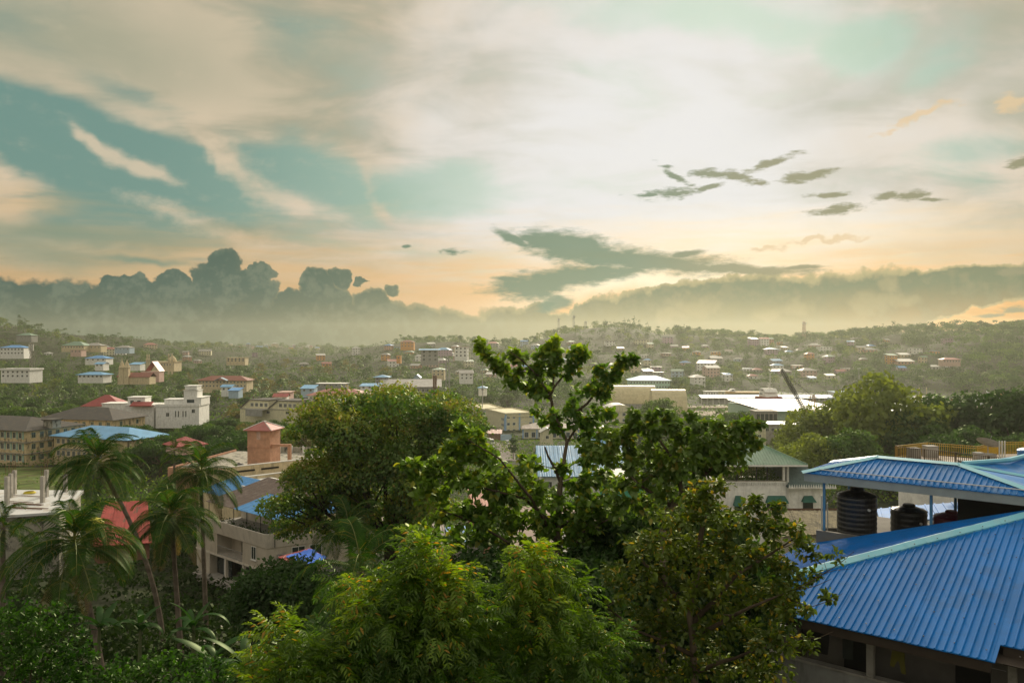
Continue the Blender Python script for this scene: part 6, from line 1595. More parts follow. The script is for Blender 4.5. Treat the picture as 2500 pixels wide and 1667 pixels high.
o = empty('blue_roof_building', (6.2, 25.7, 36.8), DA, 'nearest building with a big bright blue ribbed metal hip roof and cyan ridge caps', 'building')
SL = .32; T = 8.4
sheets(o, 0, 8.1, lambda s: min(s, 9.5), lambda s, t: SL * t, m_rib)
sheets(o, 8.1, 16.1, lambda s: min(s, 9.5), lambda s, t: SL * t, m_rib, bot=lambda s: .75)
sheets(o, 0, T, lambda s: min(s, 9.5), lambda s, t: SL * t, m_rib, swap=True, h=.055)
sheets(o, T, T + .001, lambda s: 9.5, lambda s, t: SL * t, m_rib, swap=True)
screws(o, [(s + .1, t, SL * t + .035) for s in np.arange(1, 15.5, .75) for t in np.arange(.35, min(s, 9), 1.15)] + [(t, s + .1, SL * t + .035) for s in np.arange(1, T, 1.0) for t in np.arange(.6, s, 1.2)])
dv = Vector((1, 1, SL)); sdv = Vector((1, -1, 0)).normalized(); ncap = 6
for i in range(ncap):
    a_, b2 = dv * (i * 9.5 / ncap - .05), dv * ((i + 1) * 9.5 / ncap + .03); k = MB(); w = .26; n = 7; lift = .05 + .008 * (i % 2)
    for j in range(n):
        p0, p1 = a_.lerp(b2, j / n), a_.lerp(b2, (j + 1) / n); w0, w1 = w + rnd.uniform(-.01, .012), w + rnd.uniform(-.01, .012); c0, c1 = Vector((0, 0, lift + .035)), Vector((0, 0, lift + .035))
        for sg in (1, -1):
            dz = -SL * w * .7 + lift
            f = [p0 + sdv * sg * w0 + Vector((0, 0, dz)), p1 + sdv * sg * w1 + Vector((0, 0, dz)), p1 + c1, p0 + c0]; k.face(f if sg > 0 else f[::-1], m_cap)
            f2 = [p0 + sdv * sg * w0 + Vector((0, 0, dz - .05)), p1 + sdv * sg * w1 + Vector((0, 0, dz - .05)), f[1], f[0]]; k.face(f2 if sg > 0 else f2[::-1], m_cap)
    k.build('ridge_cap', o)
screws(o, [tuple(dv * t + sdv * .2 + Vector((0, 0, .03))) for t in np.arange(.5, 9.3, .55)])
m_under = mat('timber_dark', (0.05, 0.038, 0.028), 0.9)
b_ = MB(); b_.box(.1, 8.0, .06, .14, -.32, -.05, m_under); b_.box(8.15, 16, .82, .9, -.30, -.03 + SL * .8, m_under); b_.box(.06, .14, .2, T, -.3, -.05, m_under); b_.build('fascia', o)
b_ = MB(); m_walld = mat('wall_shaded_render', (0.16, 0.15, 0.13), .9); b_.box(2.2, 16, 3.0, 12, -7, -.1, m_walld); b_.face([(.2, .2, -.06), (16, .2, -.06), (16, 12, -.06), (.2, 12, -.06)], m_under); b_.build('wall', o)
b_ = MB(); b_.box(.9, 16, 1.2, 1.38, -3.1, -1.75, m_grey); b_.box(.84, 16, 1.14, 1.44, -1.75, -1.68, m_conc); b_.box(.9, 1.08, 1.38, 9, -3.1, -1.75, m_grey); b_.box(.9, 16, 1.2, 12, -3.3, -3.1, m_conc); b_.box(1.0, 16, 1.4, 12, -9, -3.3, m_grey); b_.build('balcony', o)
for x in (1.1, 4.6, 8.2, 12): k = MB(); k.box(x, x + .2, 1.2, 1.4, -1.75, -.06, m_bluetrim if x < 2 else m_conc); k.build('column', o)
for x in (3.4, 6.6, 9.8): k = MB(); k.box(x, x + .9, 2.94, 3.0, -3.1, -1.0, m_dark); k.build('door', o)
k = MB(); k.tube([(-.1, -.04, .02), (2.1, -.05, .02)], .04, m_frame, 6); k.tube([(.6, -.05, .0), (.6, -.05, -.15)], .02, m_frame, 4); k.build('gutter_pipe', o)
# washing under the eaves
M_ = Matrix.Translation((6.2, 25.7, 36.8)) @ Matrix.Rotation(DA, 4, 'Z')
def cloth(name, label, pts, th, x, y, z, m, cat='laundry'):
    k = MB(); p = [(a_, b2) for a_, b2 in pts]; n = len(p); k.face([(a_, -th, b2) for a_, b2 in p], m); k.face([(a_, th, b2) for a_, b2 in reversed(p)], m)
    for i in range(n): a_, b2 = p[i], p[(i + 1) % n]; k.face([(a_[0], th, a_[1]), (b2[0], th, b2[1]), (b2[0], -th, b2[1]), (a_[0], -th, a_[1])], m)
    w = M_ @ Vector((x, y, z)); tag(k.build(name, None, tuple(w), (0, 0, DA)), label, cat)
cloth('hanging_shorts', 'dull yellow trousers hanging under the blue eaves', [(-.16, 0), (.16, .0), (.17, -.3), (.2, -.62), (.09, -.62), (.02, -.3), (-.03, -.3), (-.12, -.5), (-.22, -.48), (-.2, -.3)], .02, 5.55, .95, -.62, mat('cloth_yellow', (0.13, 0.12, 0.02), .9))
cloth('hanging_shirt', 'wide black cloth hanging under the blue eaves', [(-.4, 0), (.4, 0), (.42, -.2), (.36, -.75), (-.34, -.75), (-.42, -.2)], .02, 3.2, .95, -.5, m_black)
cloth('hanging_towel', 'narrow dark towel hanging beside the black cloth', [(-.15, 0), (.15, 0), (.15, -.7), (-.14, -.72)], .015, 4.15, .95, -.5, mat('cloth_dark', (0.03, 0.035, 0.03), .9))
k = MB(); k.tube([M_ @ Vector((1.3, .95, -.45)), M_ @ Vector((8.2, .95, -.5))], .008, m_steel, 4); tag(k.build('washing_line'), 'thin washing line strung under the blue eaves', 'washing line')

# shelter above: A left tip, own frame
o = empty('roof_shelter', (11.6, 31.9, 39.78), DA, 'open rooftop shelter on blue posts with a low blue ribbed hip roof', 'shelter')
Ls, Ws, Rs, rl_, rr_ = 8.4, 3.6, .62, 2.3, 3.2
zf1 = lambda s, t: Rs * t / (Ws / 2)
topf = lambda s: max(0, min(Ws / 2, s * (Ws / 2) / rl_, (Ls - s) * (Ws / 2) / rr_))
sheets(o, 0, Ls, topf, zf1, m_rib2, h=.03)
sheets(o, 0, Ls, lambda s: Ws - topf(s) + 2 * topf(s) - Ws + Ws, lambda s, t: Rs * (Ws - t) / (Ws / 2), m_rib2, bot=lambda s: Ws - topf(s), h=.03)
topl = lambda t: min(t, Ws - t) * rl_ / (Ws / 2)
sheets(o, 0, Ws, topl, lambda a_, t: Rs * t / rl_, m_rib2, swap=True, h=.03)
k = MB(); k.face([(Ls, 0, 0), (Ls, Ws, 0), (Ls - rr_, Ws / 2, Rs)], m_rib2); k.build('roof_end', o)
R1, R2 = Vector((rl_, Ws / 2, Rs)), Vector((Ls - rr_, Ws / 2, Rs))
for a_, b2 in ((Vector((0, 0, 0)), R1), (R1, R2), (Vector((Ls, 0, 0)), R2), (Vector((0, Ws, 0)), R1), (Vector((Ls, Ws, 0)), R2)):
    v = (b2 - a_).normalized(); sd2 = v.cross(Vector((0, 0, 1))).normalized(); k = MB(); a_ = a_ - v * .05; b2 = b2 + v * .05
    for sg in (1, -1): f = [a_ + sd2 * sg * .2 + Vector((0, 0, .0)), b2 + sd2 * sg * .2 + Vector((0, 0, 0)), b2 + Vector((0, 0, .075)), a_ + Vector((0, 0, .075))]; k.face(f if sg > 0 else f[::-1], m_cap)
    k.build('ridge_cap', o)
b_ = MB(); m_fas = mat('fascia_grey', (0.30, 0.34, 0.34), .6, .3, .08, 2)
for x0_, x1_, y0_, y1_ in ((.05, Ls - .05, .04, .07), (.05, Ls - .05, Ws - .07, Ws - .04), (.04, .07, .07, Ws - .07), (Ls - .07, Ls - .04, .07, Ws - .07)): b_.box(x0_, x1_, y0_, y1_, -.34, -.035, m_fas)
b_.build('fascia', o); b_ = MB(); b_.face([(.08, .08, -.3), (.08, Ws - .08, -.3), (Ls - .08, Ws - .08, -.3), (Ls - .08, .08, -.3)], m_under); b_.build('ceiling', o)
k = MB(); k.tube([(.5, .28, .14), (Ls - .2, .30, .16)], .022, m_frame, 5); k.build('conduit', o)
m_bp = mat('post_blue', (0.08, 0.24, 0.42), .5, .4)
for x, y in ((.75, .3), (4.6, .3), (8.1, .3), (.75, Ws - .3), (4.8, Ws - .4)): k = MB(); k.tube([(x, y, -3.0), (x, y, -.3)], .055, m_bp, 8); k.build('post', o)
b_ = MB(); b_.box(.6, Ls, .25, Ws + 2.5, -5.6, -2.62, m_walld); b_.box(.5, 4.2, .12, .3, -2.9, -2.25, m_walld); b_.build('platform', o)
b_ = MB(); b_.box(5.2, Ls + 2, 1.6, 1.75, -2.62, -.3, m_dark); b_.build('dark_void_sheet', o)  # dark sheet stands in for the black shade under the shelter roof
o2 = empty('far_blue_roof', P(2375, 1150, 36), 0, 'second blue roof with pale ridge cap showing behind the right end of the shelter', 'roof')
k = MB(); k.face([(0, 0, -.1), (6, -.5, -.75), (6.5, 5, 0.2), (.4, 1.4, .12)], m_rib2); k.face([(.4, 1.4, .12), (6.5, 5, .2), (7, 8, -1), (1, 5, -1)], m_rib2); k.build('roof', o2); k = MB(); k.tube([(0.3, 1.3, .16), (3, 2.2, .18), (6.6, 4.9, .26)], .12, m_cap, 6); k.build('ridge_cap', o2)
slope_roof('low_blue_roof', 'narrow blue roof strip with white ridge seen between the tanks', [P(2148, 1275, 36), P(2440, 1262, 34), P(2400, 1222, 40), P(2140, 1244, 40)], m_rib, None)
# tanks
tank('big_black_tank', 'tall ribbed black water tank standing at the left under the shelter', (13.75, 31.85, 37.35), .73, 1.75, m_tankb, 8)
tank('low_black_tank', 'lower black water tank in the middle under the shelter', (15.85, 31.9, 36.95), .66, 1.5, m_tankb, 6)
tank('maroon_tank', 'dark maroon water tank at the right under the shelter', (17.0, 30.9, 36.95), .62, 1.45, mat('tank_maroon', (0.10, 0.015, 0.03), .4, .5), 6)
for i, px in enumerate((2006, 2013, 2020)): p = P(px, 1300, 33); k = MB(); k.tube([(0, 0, -1.5), (0, 0, 1.55 - .15 * i)], .028, m_frame, 6); tag(k.build('vent_pipe', None, tuple(p)), 'thin white vent pipe left of the shelter post', 'pipe', 'vent pipes beside the shelter')
p = P(2020, 1300, 34.5); b_ = MB(); b_.hexa([P(1985, 1345, 33), P(2060, 1345, 33), P(2060, 1345, 36), P(1985, 1345, 36), P(2008, 1288, 33), P(2065, 1288, 33), P(2065, 1288, 36), P(2008, 1288, 36)], m_walld); tag(b_.build('platform_wall'), 'dark low wall below the tallest black tank', 'wall')
# ------------------------------------------------------------------ woods
tr = random.Random(5)


def wood(n, p0, p1, Y0, Y1, kinds, s0, s1, where, lab, cat='tree', name='broadleaf_tree', sep=5.0, y0=0, y1=4000):
    c = 0; pts = []
    for _ in range(n * 6):
        if c >= n: break
        Y = math.exp(tr.uniform(math.log(Y0), math.log(Y1))); px = tr.uniform(p0, p1); x = pp(px, Y).x
        z = gz(x, Y); py = proj((x, Y, z))[1]
        if not (y0 < py < y1) or z < 0.3: continue
        if any((x - a_) ** 2 + (Y - b2) ** 2 < sep * sep for a_, b2 in pts): continue
        k = tr.choice(kinds)
        if plant(k, x, Y, tr.uniform(s0, s1), lab.get(k, lab['']), 'trees ' + where, tr.uniform(.85, 1.2), cat=cat, name=dict(palm='coconut_palm', palm_fine='coconut_palm', rain='rain_tree', rain_fine='rain_tree', spindly='casuarina_tree').get(k, name)):
            pts.append((x, Y)); c += 1
    return c


def labs(where):
    return {k: v + ' near @' for k, v in {'': 'rounded green tree ' + where, 'palm': 'coconut palm ' + where, 'palm_fine': 'coconut palm ' + where, 'rain': 'flat dark tree ' + where, 'rain_fine': 'flat dark tree ' + where, 'spindly': 'tall feathery tree ' + where,
            'yellow': 'yellow green tree ' + where, 'dark': 'dark green tree ' + where, 'olive': 'olive brown tree ' + where, 'yellow_fine': 'yellow green tree ' + where, 'dark_fine': 'dark green tree ' + where, 'olive_fine': 'olive brown tree ' + where}.items()}


BR = ['broad', 'broad', 'dark', 'dark', 'yellow']
W1 = 'on the left hillside'; wood(330, -60, 480, 560, 1300, BR + ['palm', 'palm'], .8, 1.25, W1, labs(W1), sep=9)
W2 = 'on the far ridge'; wood(240, 380, 1100, 1500, 2200, BR, 1.0, 1.6, W2, labs(W2), sep=16)
W3 = 'in the far palm grove'; wood(260, 420, 1000, 440, 900, ['palm', 'palm', 'palm', 'broad', 'dark', 'olive'], .85, 1.25, W3, labs(W3), sep=7)
W4 = 'on the hazy central slope'; wood(520, 960, 1700, 640, 1400, BR + ['dark', 'palm'], .7, 1.2, W4, labs(W4), sep=9)
W5 = 'on the slope beyond the harbour'; wood(560, 1650, 2150, 660, 1300, BR + ['rain'], .7, 1.2, W5, labs(W5), sep=9)
W6 = 'on the dark right hillside'; wood(520, 2080, 2640, 640, 1200, ['dark', 'dark', 'broad', 'rain', 'palm'], .9, 1.5, W6, labs(W6), sep=9)
for px, Y in ((1478, 1270), (1490, 1275), (1524, 1280), (1535, 1290), (1548, 1280), (1500, 1290), (2115, 1160), (2138, 1150), (2155, 1160), (2165, 1150), (1815, 1240), (1670, 1260), (1580, 1270), (1208, 1200), (60, 1250), (48, 1260), (1560, 1285), (2180, 1100), (1650, 1230)):
    plant('spindly', pp(px, Y).x, Y, tr.uniform(1.0, 1.5), 'tall feathery tree breaking the skyline near @', 'tall trees on the skyline', force=True, name='casuarina_tree')
W7 = 'in the left palm wood'; wood(110, -40, 480, 300, 560, ['palm_fine', 'palm_fine', 'broad_fine', 'dark_fine'], .8, 1.15, W7, labs(W7), sep=7)
W8 = 'behind the old school'; wood(26, -40, 300, 285, 340, ['dark_fine', 'broad_fine', 'olive_fine'], .9, 1.3, W8, labs(W8), sep=7)
W9 = 'before the factory'; wood(38, 480, 900, 225, 300, ['rain_fine', 'broad_fine', 'yellow_fine', 'olive_fine'], .7, 1.0, W9, labs(W9), sep=8)
W10 = 'before the white complex'; wood(26, 290, 620, 195, 265, ['rain_fine', 'rain_fine', 'dark_fine', 'broad_fine'], .75, 1.0, W10, labs(W10), sep=8)
W11 = 'near the red halls'; wood(60, 560, 1150, 330, 440, ['broad_fine', 'olive', 'yellow', 'palm', 'broad'], .6, 1.0, W11, labs(W11), sep=9)
W12 = 'behind the gallery block'; wood(60, 1050, 1500, 440, 640, ['dark_fine', 'broad_fine', 'dark', 'broad', 'rain'], .8, 1.2, W12, labs(W12), sep=9)
W13 = 'before the harbour'; wood(34, 1540, 1880, 300, 420, ['dark_fine', 'broad_fine'], .8, 1.1, W13, labs(W13), sep=8)
W14 = 'left of the terrace'; wood(30, 1900, 2250, 150, 290, ['yellow_fine', 'broad_fine', 'yellow_fine'], .7, 1.0, W14, labs(W14), sep=8)
W15 = 'behind the terrace'; wood(24, 2240, 2560, 120, 240, ['dark_fine', 'rain_fine', 'dark_fine'], .8, 1.1, W15, labs(W15), sep=8)
for px, Y, sc, k, lb in ((2165, 172, 2.25, 'yellow_fine', 'largest yellow green tree at the right, rising in a tall hump'), (1985, 190, 1.5, 'yellow_fine', 'yellow green tree just right of the crane'), (2070, 185, 1.75, 'yellow_fine', 'yellow green tree under the right hand floodlight mast'),
                         (340, 205, .9, 'broad_fine', 'dense bright green round tree above the coconut palms'), (1610, 330, 1.7, 'broad_fine', 'tall wispy tree beside the humped office block'), (1253, 262, .62, 'spindly', 'slender conifer shaped tree in front of the gallery block'),
                         (690, 235, 1.0, 'yellow_fine', 'wide yellow green tree behind the pink tower'),
                         (1985, 150, 1.2, 'yellow_fine', 'yellow green bushy tree behind the villa roof'), (2230, 165, 1.5, 'broad_fine', 'dark green tree between the tall yellow green tree and the terrace'), (2075, 150, 1.3, 'broad_fine', 'green tree filling the gap above the roof shelter'),
                         (2300, 175, 1.75, 'dark_fine', 'first big dark tree behind the terrace railing'), (2395, 170, 1.8, 'dark_fine', 'big dark tree straight behind the satellite dish'), (2480, 165, 1.9, 'dark_fine', 'biggest dark tree behind the terrace at the right edge'), (2350, 150, 1.3, 'dark_fine', 'dark tree close behind the middle of the yellow railing'), (2560, 160, 1.9, 'dark_fine', 'dark tree cut by the right picture edge'),
                         (1325, 122, .85, 'broad_fine', 'bushy tree below the left end of the light blue roof'), (1405, 118, .8, 'dark_fine', 'bushy dark tree below the middle of the light blue roof'), (1490, 120, .85, 'broad_fine', 'bushy tree below the right end of the light blue roof'), (1570, 125, 1.3, 'dark_fine', 'dark tree right of the light blue roof'), (1650, 135, 1.4, 'broad_fine', 'tree between the light blue roof and the villa'), (1740, 140, 1.3, 'dark_fine', 'dark tree just left of the villa'),
                         (560, 195, 1.1, 'rain_fine', 'flat dark tree left of the salmon tower')):
    x = pp(px, Y).x; plant(k, x, Y, sc, lb, None, 1.12 if sc > 1.45 else None, force=True, name='spreading_tree' if sc > 1.2 else 'round_tree')
flush_trees(300)

# ------------------------------------------------------------------ near trees grown shoot by shoot
class Grown:
    def __init__(s, name, label, base, cat='tree', seed=1):
        s.o = empty(name, base, 0, label, cat); s.b = Vector(base); s.nodes = []; s.rad = []; s.wood = MB(); s.q = np.random.RandomState(seed); s.leafC = []; s.leafT = []; s.leafN = []; s.leafS = []; s.tips = []
    def limb(s, pts, r0, r1, m=None, sides=7):
        pts = [Vector(p) - s.b for p in pts]; fine = []
        for a_, b2 in zip(pts, pts[1:]):
            k = max(1, int((b2 - a_).length / .35))
            for i in range(k): fine.append(a_.lerp(b2, i / k))
        fine.append(pts[-1]); n = len(fine); rr = [r0 + (r1 - r0) * i / max(1, n - 1) for i in range(n)]
        w = [p + Vector(s.q.normal(size=3)) * min(.02, rr[i] * .3) if 0 < i < n - 1 else p for i, p in enumerate(fine)]
        s.wood.tube(w, rr, m or m_bark, sides); s.nodes += [tuple(p) for p in w]; s.rad += rr
    def mass(s, px, py, rx, ry, Y, dY, n, hang=.0):
        """n shoot tips scattered through an uneven lump of foliage"""
        c = P(px, py, Y) - s.b; R_ = np.array([rx / F * Y, dY, ry / F * Y]); d_ = rdir(n, s.q, .25); t = c + Vector((0, 0, 0)); t = np.array(t)[None] + d_ * R_ * (s.q.rand(n, 1) ** .45); s.tips += [(tuple(x), hang) for x in t]
    def grow(s, reach=3.0, twr=.012):
        N = np.array(s.nodes); T = np.array([t[0] for t in s.tips]); order = np.argsort([np.min(np.linalg.norm(N - t, axis=1)) for t in T]); s.shoots = []
        for i in order:
            t = T[i]; A_ = np.array(s.nodes); dist = np.linalg.norm(A_ - t, axis=1) + np.maximum(0, A_[:, 2] - t[2] + .1) * 1.2; k = int(np.argmin(dist)); a_ = A_[k]; L = np.linalg.norm(t - a_)
            mid = (a_ + t) / 2 + np.array([0, 0, -.10 * L]) + s.q.normal(size=3) * .05 * L; n = max(3, int(L / .25)); ts = np.linspace(0, 1, n + 1)[:, None]; cur = (1 - ts) ** 2 * a_ + 2 * ts * (1 - ts) * mid + ts ** 2 * t
            r0 = min(s.rad[k] * .7, twr + .008 * L); rr = [r0 * (1 - .75 * x) for x in np.linspace(0, 1, n + 1)]; s.wood.tube([tuple(p) for p in cur], rr, m_twig, 4, False)
            for j in range(1, n + 1): s.nodes.append(tuple(cur[j])); s.rad.append(rr[j])
            s.shoots.append(cur)
    def leaf_up(s, per, size, span=.8, droop=.5, spread=1.0, flat=.6):
        for cur in s.shoots:
            L = np.linalg.norm(cur[-1] - cur[0]); dirv = cur[-1] - cur[-2]; dirv /= max(np.linalg.norm(dirv), 1e-6); n = max(3, int(per * s.q.uniform(.7, 1.3))); u_ = 1 - s.q.rand(n) ** 1.4 * min(1, span / max(L, .1)); idx = u_ * (len(cur) - 1); i0 = np.minimum(idx.astype(int), len(cur) - 2); fr = (idx - i0)[:, None]
            B = cur[i0] * (1 - fr) + cur[i0 + 1] * fr; out = rdir(n, s.q); out -= (out @ dirv)[:, None] * dirv * .6; out = unit(out)
            T_ = unit(out * spread + dirv * .5 + np.array([0, 0, -droop]) * s.q.uniform(.3, 1.2, (n, 1))); N_ = unit(np.array([0, 0, 1.0]) * flat + out * .35 + s.q.normal(size=(n, 3)) * .3)
            pet = size * .35; s.leafC.append(B + out * pet); s.leafT.append(T_); s.leafN.append(N_); s.leafS.append(size * s.q.uniform(.6, 1.2, n) * (1.0))
    def finish(s, tmpl, m, parts=300, score=None, leafname='leaf', wood='trunk', young=None):  # young: yellower leaf colour for chosen leaves, partly painting the lit tops
        s.wood.build(wood, s.o); C = np.concatenate(s.leafC); T_ = np.concatenate(s.leafT); N_ = np.concatenate(s.leafN); S_ = np.concatenate(s.leafS)
        W_ = C + np.array(s.b); sc_ = (score(W_) if score is not None else -W_[:, 1] + W_[:, 2] * 1.2) + s.q.rand(len(C)) * .5; o_ = np.argsort(-sc_); pi, ri = o_[:parts], o_[parts:]
        k = len(tmpl[0]); me = np_mesh(leafname, tmpl[0], tmpl[1], [young or m])
        Tn = unit(T_[pi]); Sx = unit(np.cross(N_[pi], Tn)); Nn = np.cross(Tn, Sx)
        for j, i in enumerate(pi):
            M4 = Matrix(((Tn[j, 0], Sx[j, 0], Nn[j, 0], C[i, 0]), (Tn[j, 1], Sx[j, 1], Nn[j, 1], C[i, 1]), (Tn[j, 2], Sx[j, 2], Nn[j, 2], C[i, 2]), (0, 0, 0, 1))) @ Matrix.Scale(S_[i], 4)
            e = link(leafname, me, s.o); e.matrix_local = M4
        V, Fa = leaf_field(C[ri], T_[ri], N_[ri], S_[ri], *tmpl); e = link('foliage', np_mesh('foliage', V, Fa, [m]), s.o); e['kind'] = 'stuff'; print(s.o.name, 'leaves', len(C), 'faces', len(Fa))


m_twig = mat('twig', (0.12, 0.10, 0.065), .9)
m_trunkn = mat('trunk_grey', (0.15, 0.12, 0.085), .95, .1, .3, 4, bump=.5, bscale=15)
m_heart = leafmat('heart_leaf', (0.045, 0.125, 0.016), (0.140, 0.235, 0.022), (0.28, 0.30, 0.03), trans=.46, clump=.5, gloss=.045, c3amt=.10)
m_heart2 = leafmat('heart_leaf_dark', (0.036, 0.098, 0.016), (0.115, 0.190, 0.024), (0.20, 0.19, 0.03), trans=.42, clump=.5, gloss=.05, c3amt=.08)
m_olive = leafmat('leaf_mixed_yellow', (0.016, 0.048, 0.008), (0.100, 0.145, 0.012), (0.26, 0.20, 0.02), trans=.4, clump=.45, gloss=.04, c3amt=.10)
m_neem = leafmat('neem_leaf', (0.020, 0.078, 0.006), (0.110, 0.190, 0.010), (0.34, 0.24, 0.02), trans=.48, clump=.45, gloss=.04, c3amt=.02)
m_bush = leafmat('bush_leaf', (0.010, 0.048, 0.005), (0.045, 0.120, 0.008), None, trans=.4, clump=.6, gloss=.03)
m_mango = leafmat('mango_leaf', (0.032, 0.100, 0.014), (0.120, 0.205, 0.020), (0.18, 0.19, 0.04), trans=.5, clump=.22, gloss=.05, c3amt=.10)

# the heart-leaved tree in the middle
Y = 24.0; g0 = gz(*pp(1366, Y)[:2]); base = (pp(1366, Y).x, Y, g0 - .5)
t1 = Grown('heart_leaf_tree', 'tall open tree with big heart shaped leaves whose forked top rises over the horizon', base, seed=5)
t1.limb([base, P(1364, 1500, Y), P(1362, 1271, Y), P(1368, 1177, Y)], .17, .085, m_trunkn, 9)
t1.limb([P(1368, 1177, Y), P(1385, 1078, Y - .1), P(1372, 1052, Y - .1), P(1350, 1000, Y)], .06, .05, m_trunkn); t1.limb([P(1385, 1078, Y), P(1410, 1042, Y), P(1420, 1000, Y + .3)], .04, .03)
t1.limb([P(1368, 1177, Y), P(1339, 1113, Y), P(1330, 1090, Y)], .05, .025)
t1.limb([P(1350, 1000, Y), P(1344, 963, Y), P(1311, 916, Y - .2), P(1275, 880, Y - .4), P(1245, 858, Y - .5)], .05, .012); t1.limb([P(1344, 963, Y), P(1356, 941, Y), P(1388, 900, Y + .2), P(1402, 875, Y + .2), P(1416, 852, Y + .2)], .042, .012)
t1.limb([P(1350, 940, Y), P(1354, 897, Y), P(1356, 860, Y), P(1354, 834, Y)], .03, .010); t1.limb([P(1346, 975, Y), P(1290, 940, Y + .4), P(1248, 913, Y + .5), P(1205, 872, Y + .7), P(1160, 836, Y + .9)], .04, .010)
t1.limb([P(1400, 1010, Y), P(1430, 985, Y + .2), P(1478, 935, Y + .3), P(1510, 895, Y + .4), P(1537, 866, Y + .4)], .045, .010)
t1.limb([P(1363, 1330, Y), P(1300, 1220, Y - .8), P(1220, 1120, Y - 1.6), P(1140, 1070, Y - 2)], .06, .015); t1.limb([P(1362, 1290, Y), P(1280, 1215, Y - .5), P(1180, 1190, Y - 1), P(1080, 1160, Y - 1.3), P(1000, 1145, Y - 1.5)], .05, .012)
t1.limb([P(1364, 1400, Y), P(1250, 1330, Y - 1), P(1150, 1270, Y - 1.5), P(1060, 1240, Y - 2)], .06, .012); t1.limb([P(1362, 1290, Y), P(1430, 1240, Y + .4), P(1500, 1190, Y + .8)], .05, .015); t1.limb([P(1364, 1400, Y), P(1420, 1300, Y - .5), P(1500, 1260, Y - 1)], .05, .015)
for a_ in [(1165, 845, 16, 16, .25, 5), (1185, 865, 22, 18, .3, 7), (1215, 890, 22, 20, .3, 7), (1238, 908, 24, 16, .3, 6), (1250, 862, 16, 14, .3, 5), (1272, 880, 22, 20, .3, 7), (1296, 900, 24, 24, .4, 9), (1322, 915, 22, 24, .4, 7), (1352, 842, 24, 14, .35, 8), (1340, 868, 26, 22, .35, 10), (1352, 900, 18, 16, .3, 5),
           (1416, 858, 24, 16, .35, 8), (1400, 888, 26, 20, .35, 8), (1378, 905, 18, 16, .3, 4), (1537, 872, 22, 14, .3, 7), (1515, 892, 26, 18, .35, 8), (1485, 915, 26, 22, .35, 9), (1460, 900, 22, 14, .3, 5), (1455, 945, 34, 18, .35, 8), (1418, 958, 26, 14, .3, 5), (1480, 965, 22, 18, .3, 5), (1300, 958, 34, 16, .35, 8), (1258, 935, 18, 14, .3, 5), (1330, 945, 16, 12, .3, 4),
           (1372, 1005, 50, 16, .5, 12), (1345, 1035, 28, 24, .5, 9), (1425, 1030, 38, 22, .5, 11), (1475, 1010, 34, 24, .6, 9), (1300, 1000, 18, 12, .3, 2),
           (1122, 1042, 26, 18, .5, 8), (1140, 1070, 36, 26, .7, 14), (1100, 1095, 34, 20, .7, 9), (1165, 1115, 44, 28, .9, 16), (1085, 1135, 48, 22, .9, 14), (1010, 1140, 40, 18, .8, 11), (1055, 1165, 56, 20, 1, 14), (1150, 1175, 60, 26, 1, 18), (1215, 1150, 42, 30, .9, 13), (1285, 1130, 30, 22, .7, 8), (1300, 1185, 40, 26, .9, 10), (1230, 1205, 60, 30, 1.1, 18),
           (1100, 1250, 60, 30, 1, 14), (1180, 1255, 60, 30, 1.2, 16), (1270, 1265, 60, 34, 1.2, 18), (1340, 1220, 40, 24, .9, 8), (1430, 1215, 50, 30, 1, 13), (1440, 1270, 60, 36, 1.1, 17), (1500, 1180, 50, 34, 1, 13), (1120, 1320, 70, 30, 1, 12), (1300, 1330, 60, 34, 1.0, 13), (1470, 1340, 70, 40, 1.1, 16), (1440, 1165, 34, 20, .8, 7), (1330, 1270, 50, 30, 1, 14), (1390, 1310, 60, 34, 1, 16), (1200, 1300, 70, 34, 1, 14), (1400, 1250, 40, 26, .9, 10), (1050, 1205, 50, 26, .9, 10), (1380, 1140, 26, 16, .5, 5), (1445, 1110, 34, 22, .6, 9), (1460, 1060, 34, 20, .6, 8), (1400, 1185, 34, 20, .7, 8), (1470, 1240, 50, 30, 1, 12), (1010, 1300, 40, 24, .8, 7)]:
    t1.mass(a_[0], a_[1], a_[2] * (1.22 if a_[1] < 1000 else 1), a_[3] * (1.22 if a_[1] < 1000 else 1), Y - (1.2 if a_[0] < 1200 and a_[1] > 1000 else 0), a_[4], int(a_[5] * (1.6 if a_[1] > 1060 else 1.0)))
m_young_lit = leafmat('young_lit_heart_leaf', (0.10, 0.20, 0.012), (0.24, 0.32, 0.025), (0.34, 0.32, 0.03), trans=.5, clump=.5, gloss=.04, c3amt=.2)  # young leaf yellow, with the light on the treetop also put into it
t1.grow(); t1.leaf_up(17, .178, .75, .6)
t1.finish(HEART, m_heart, 300, score=lambda W_: W_[:, 2] * 1.0, young=m_young_lit)

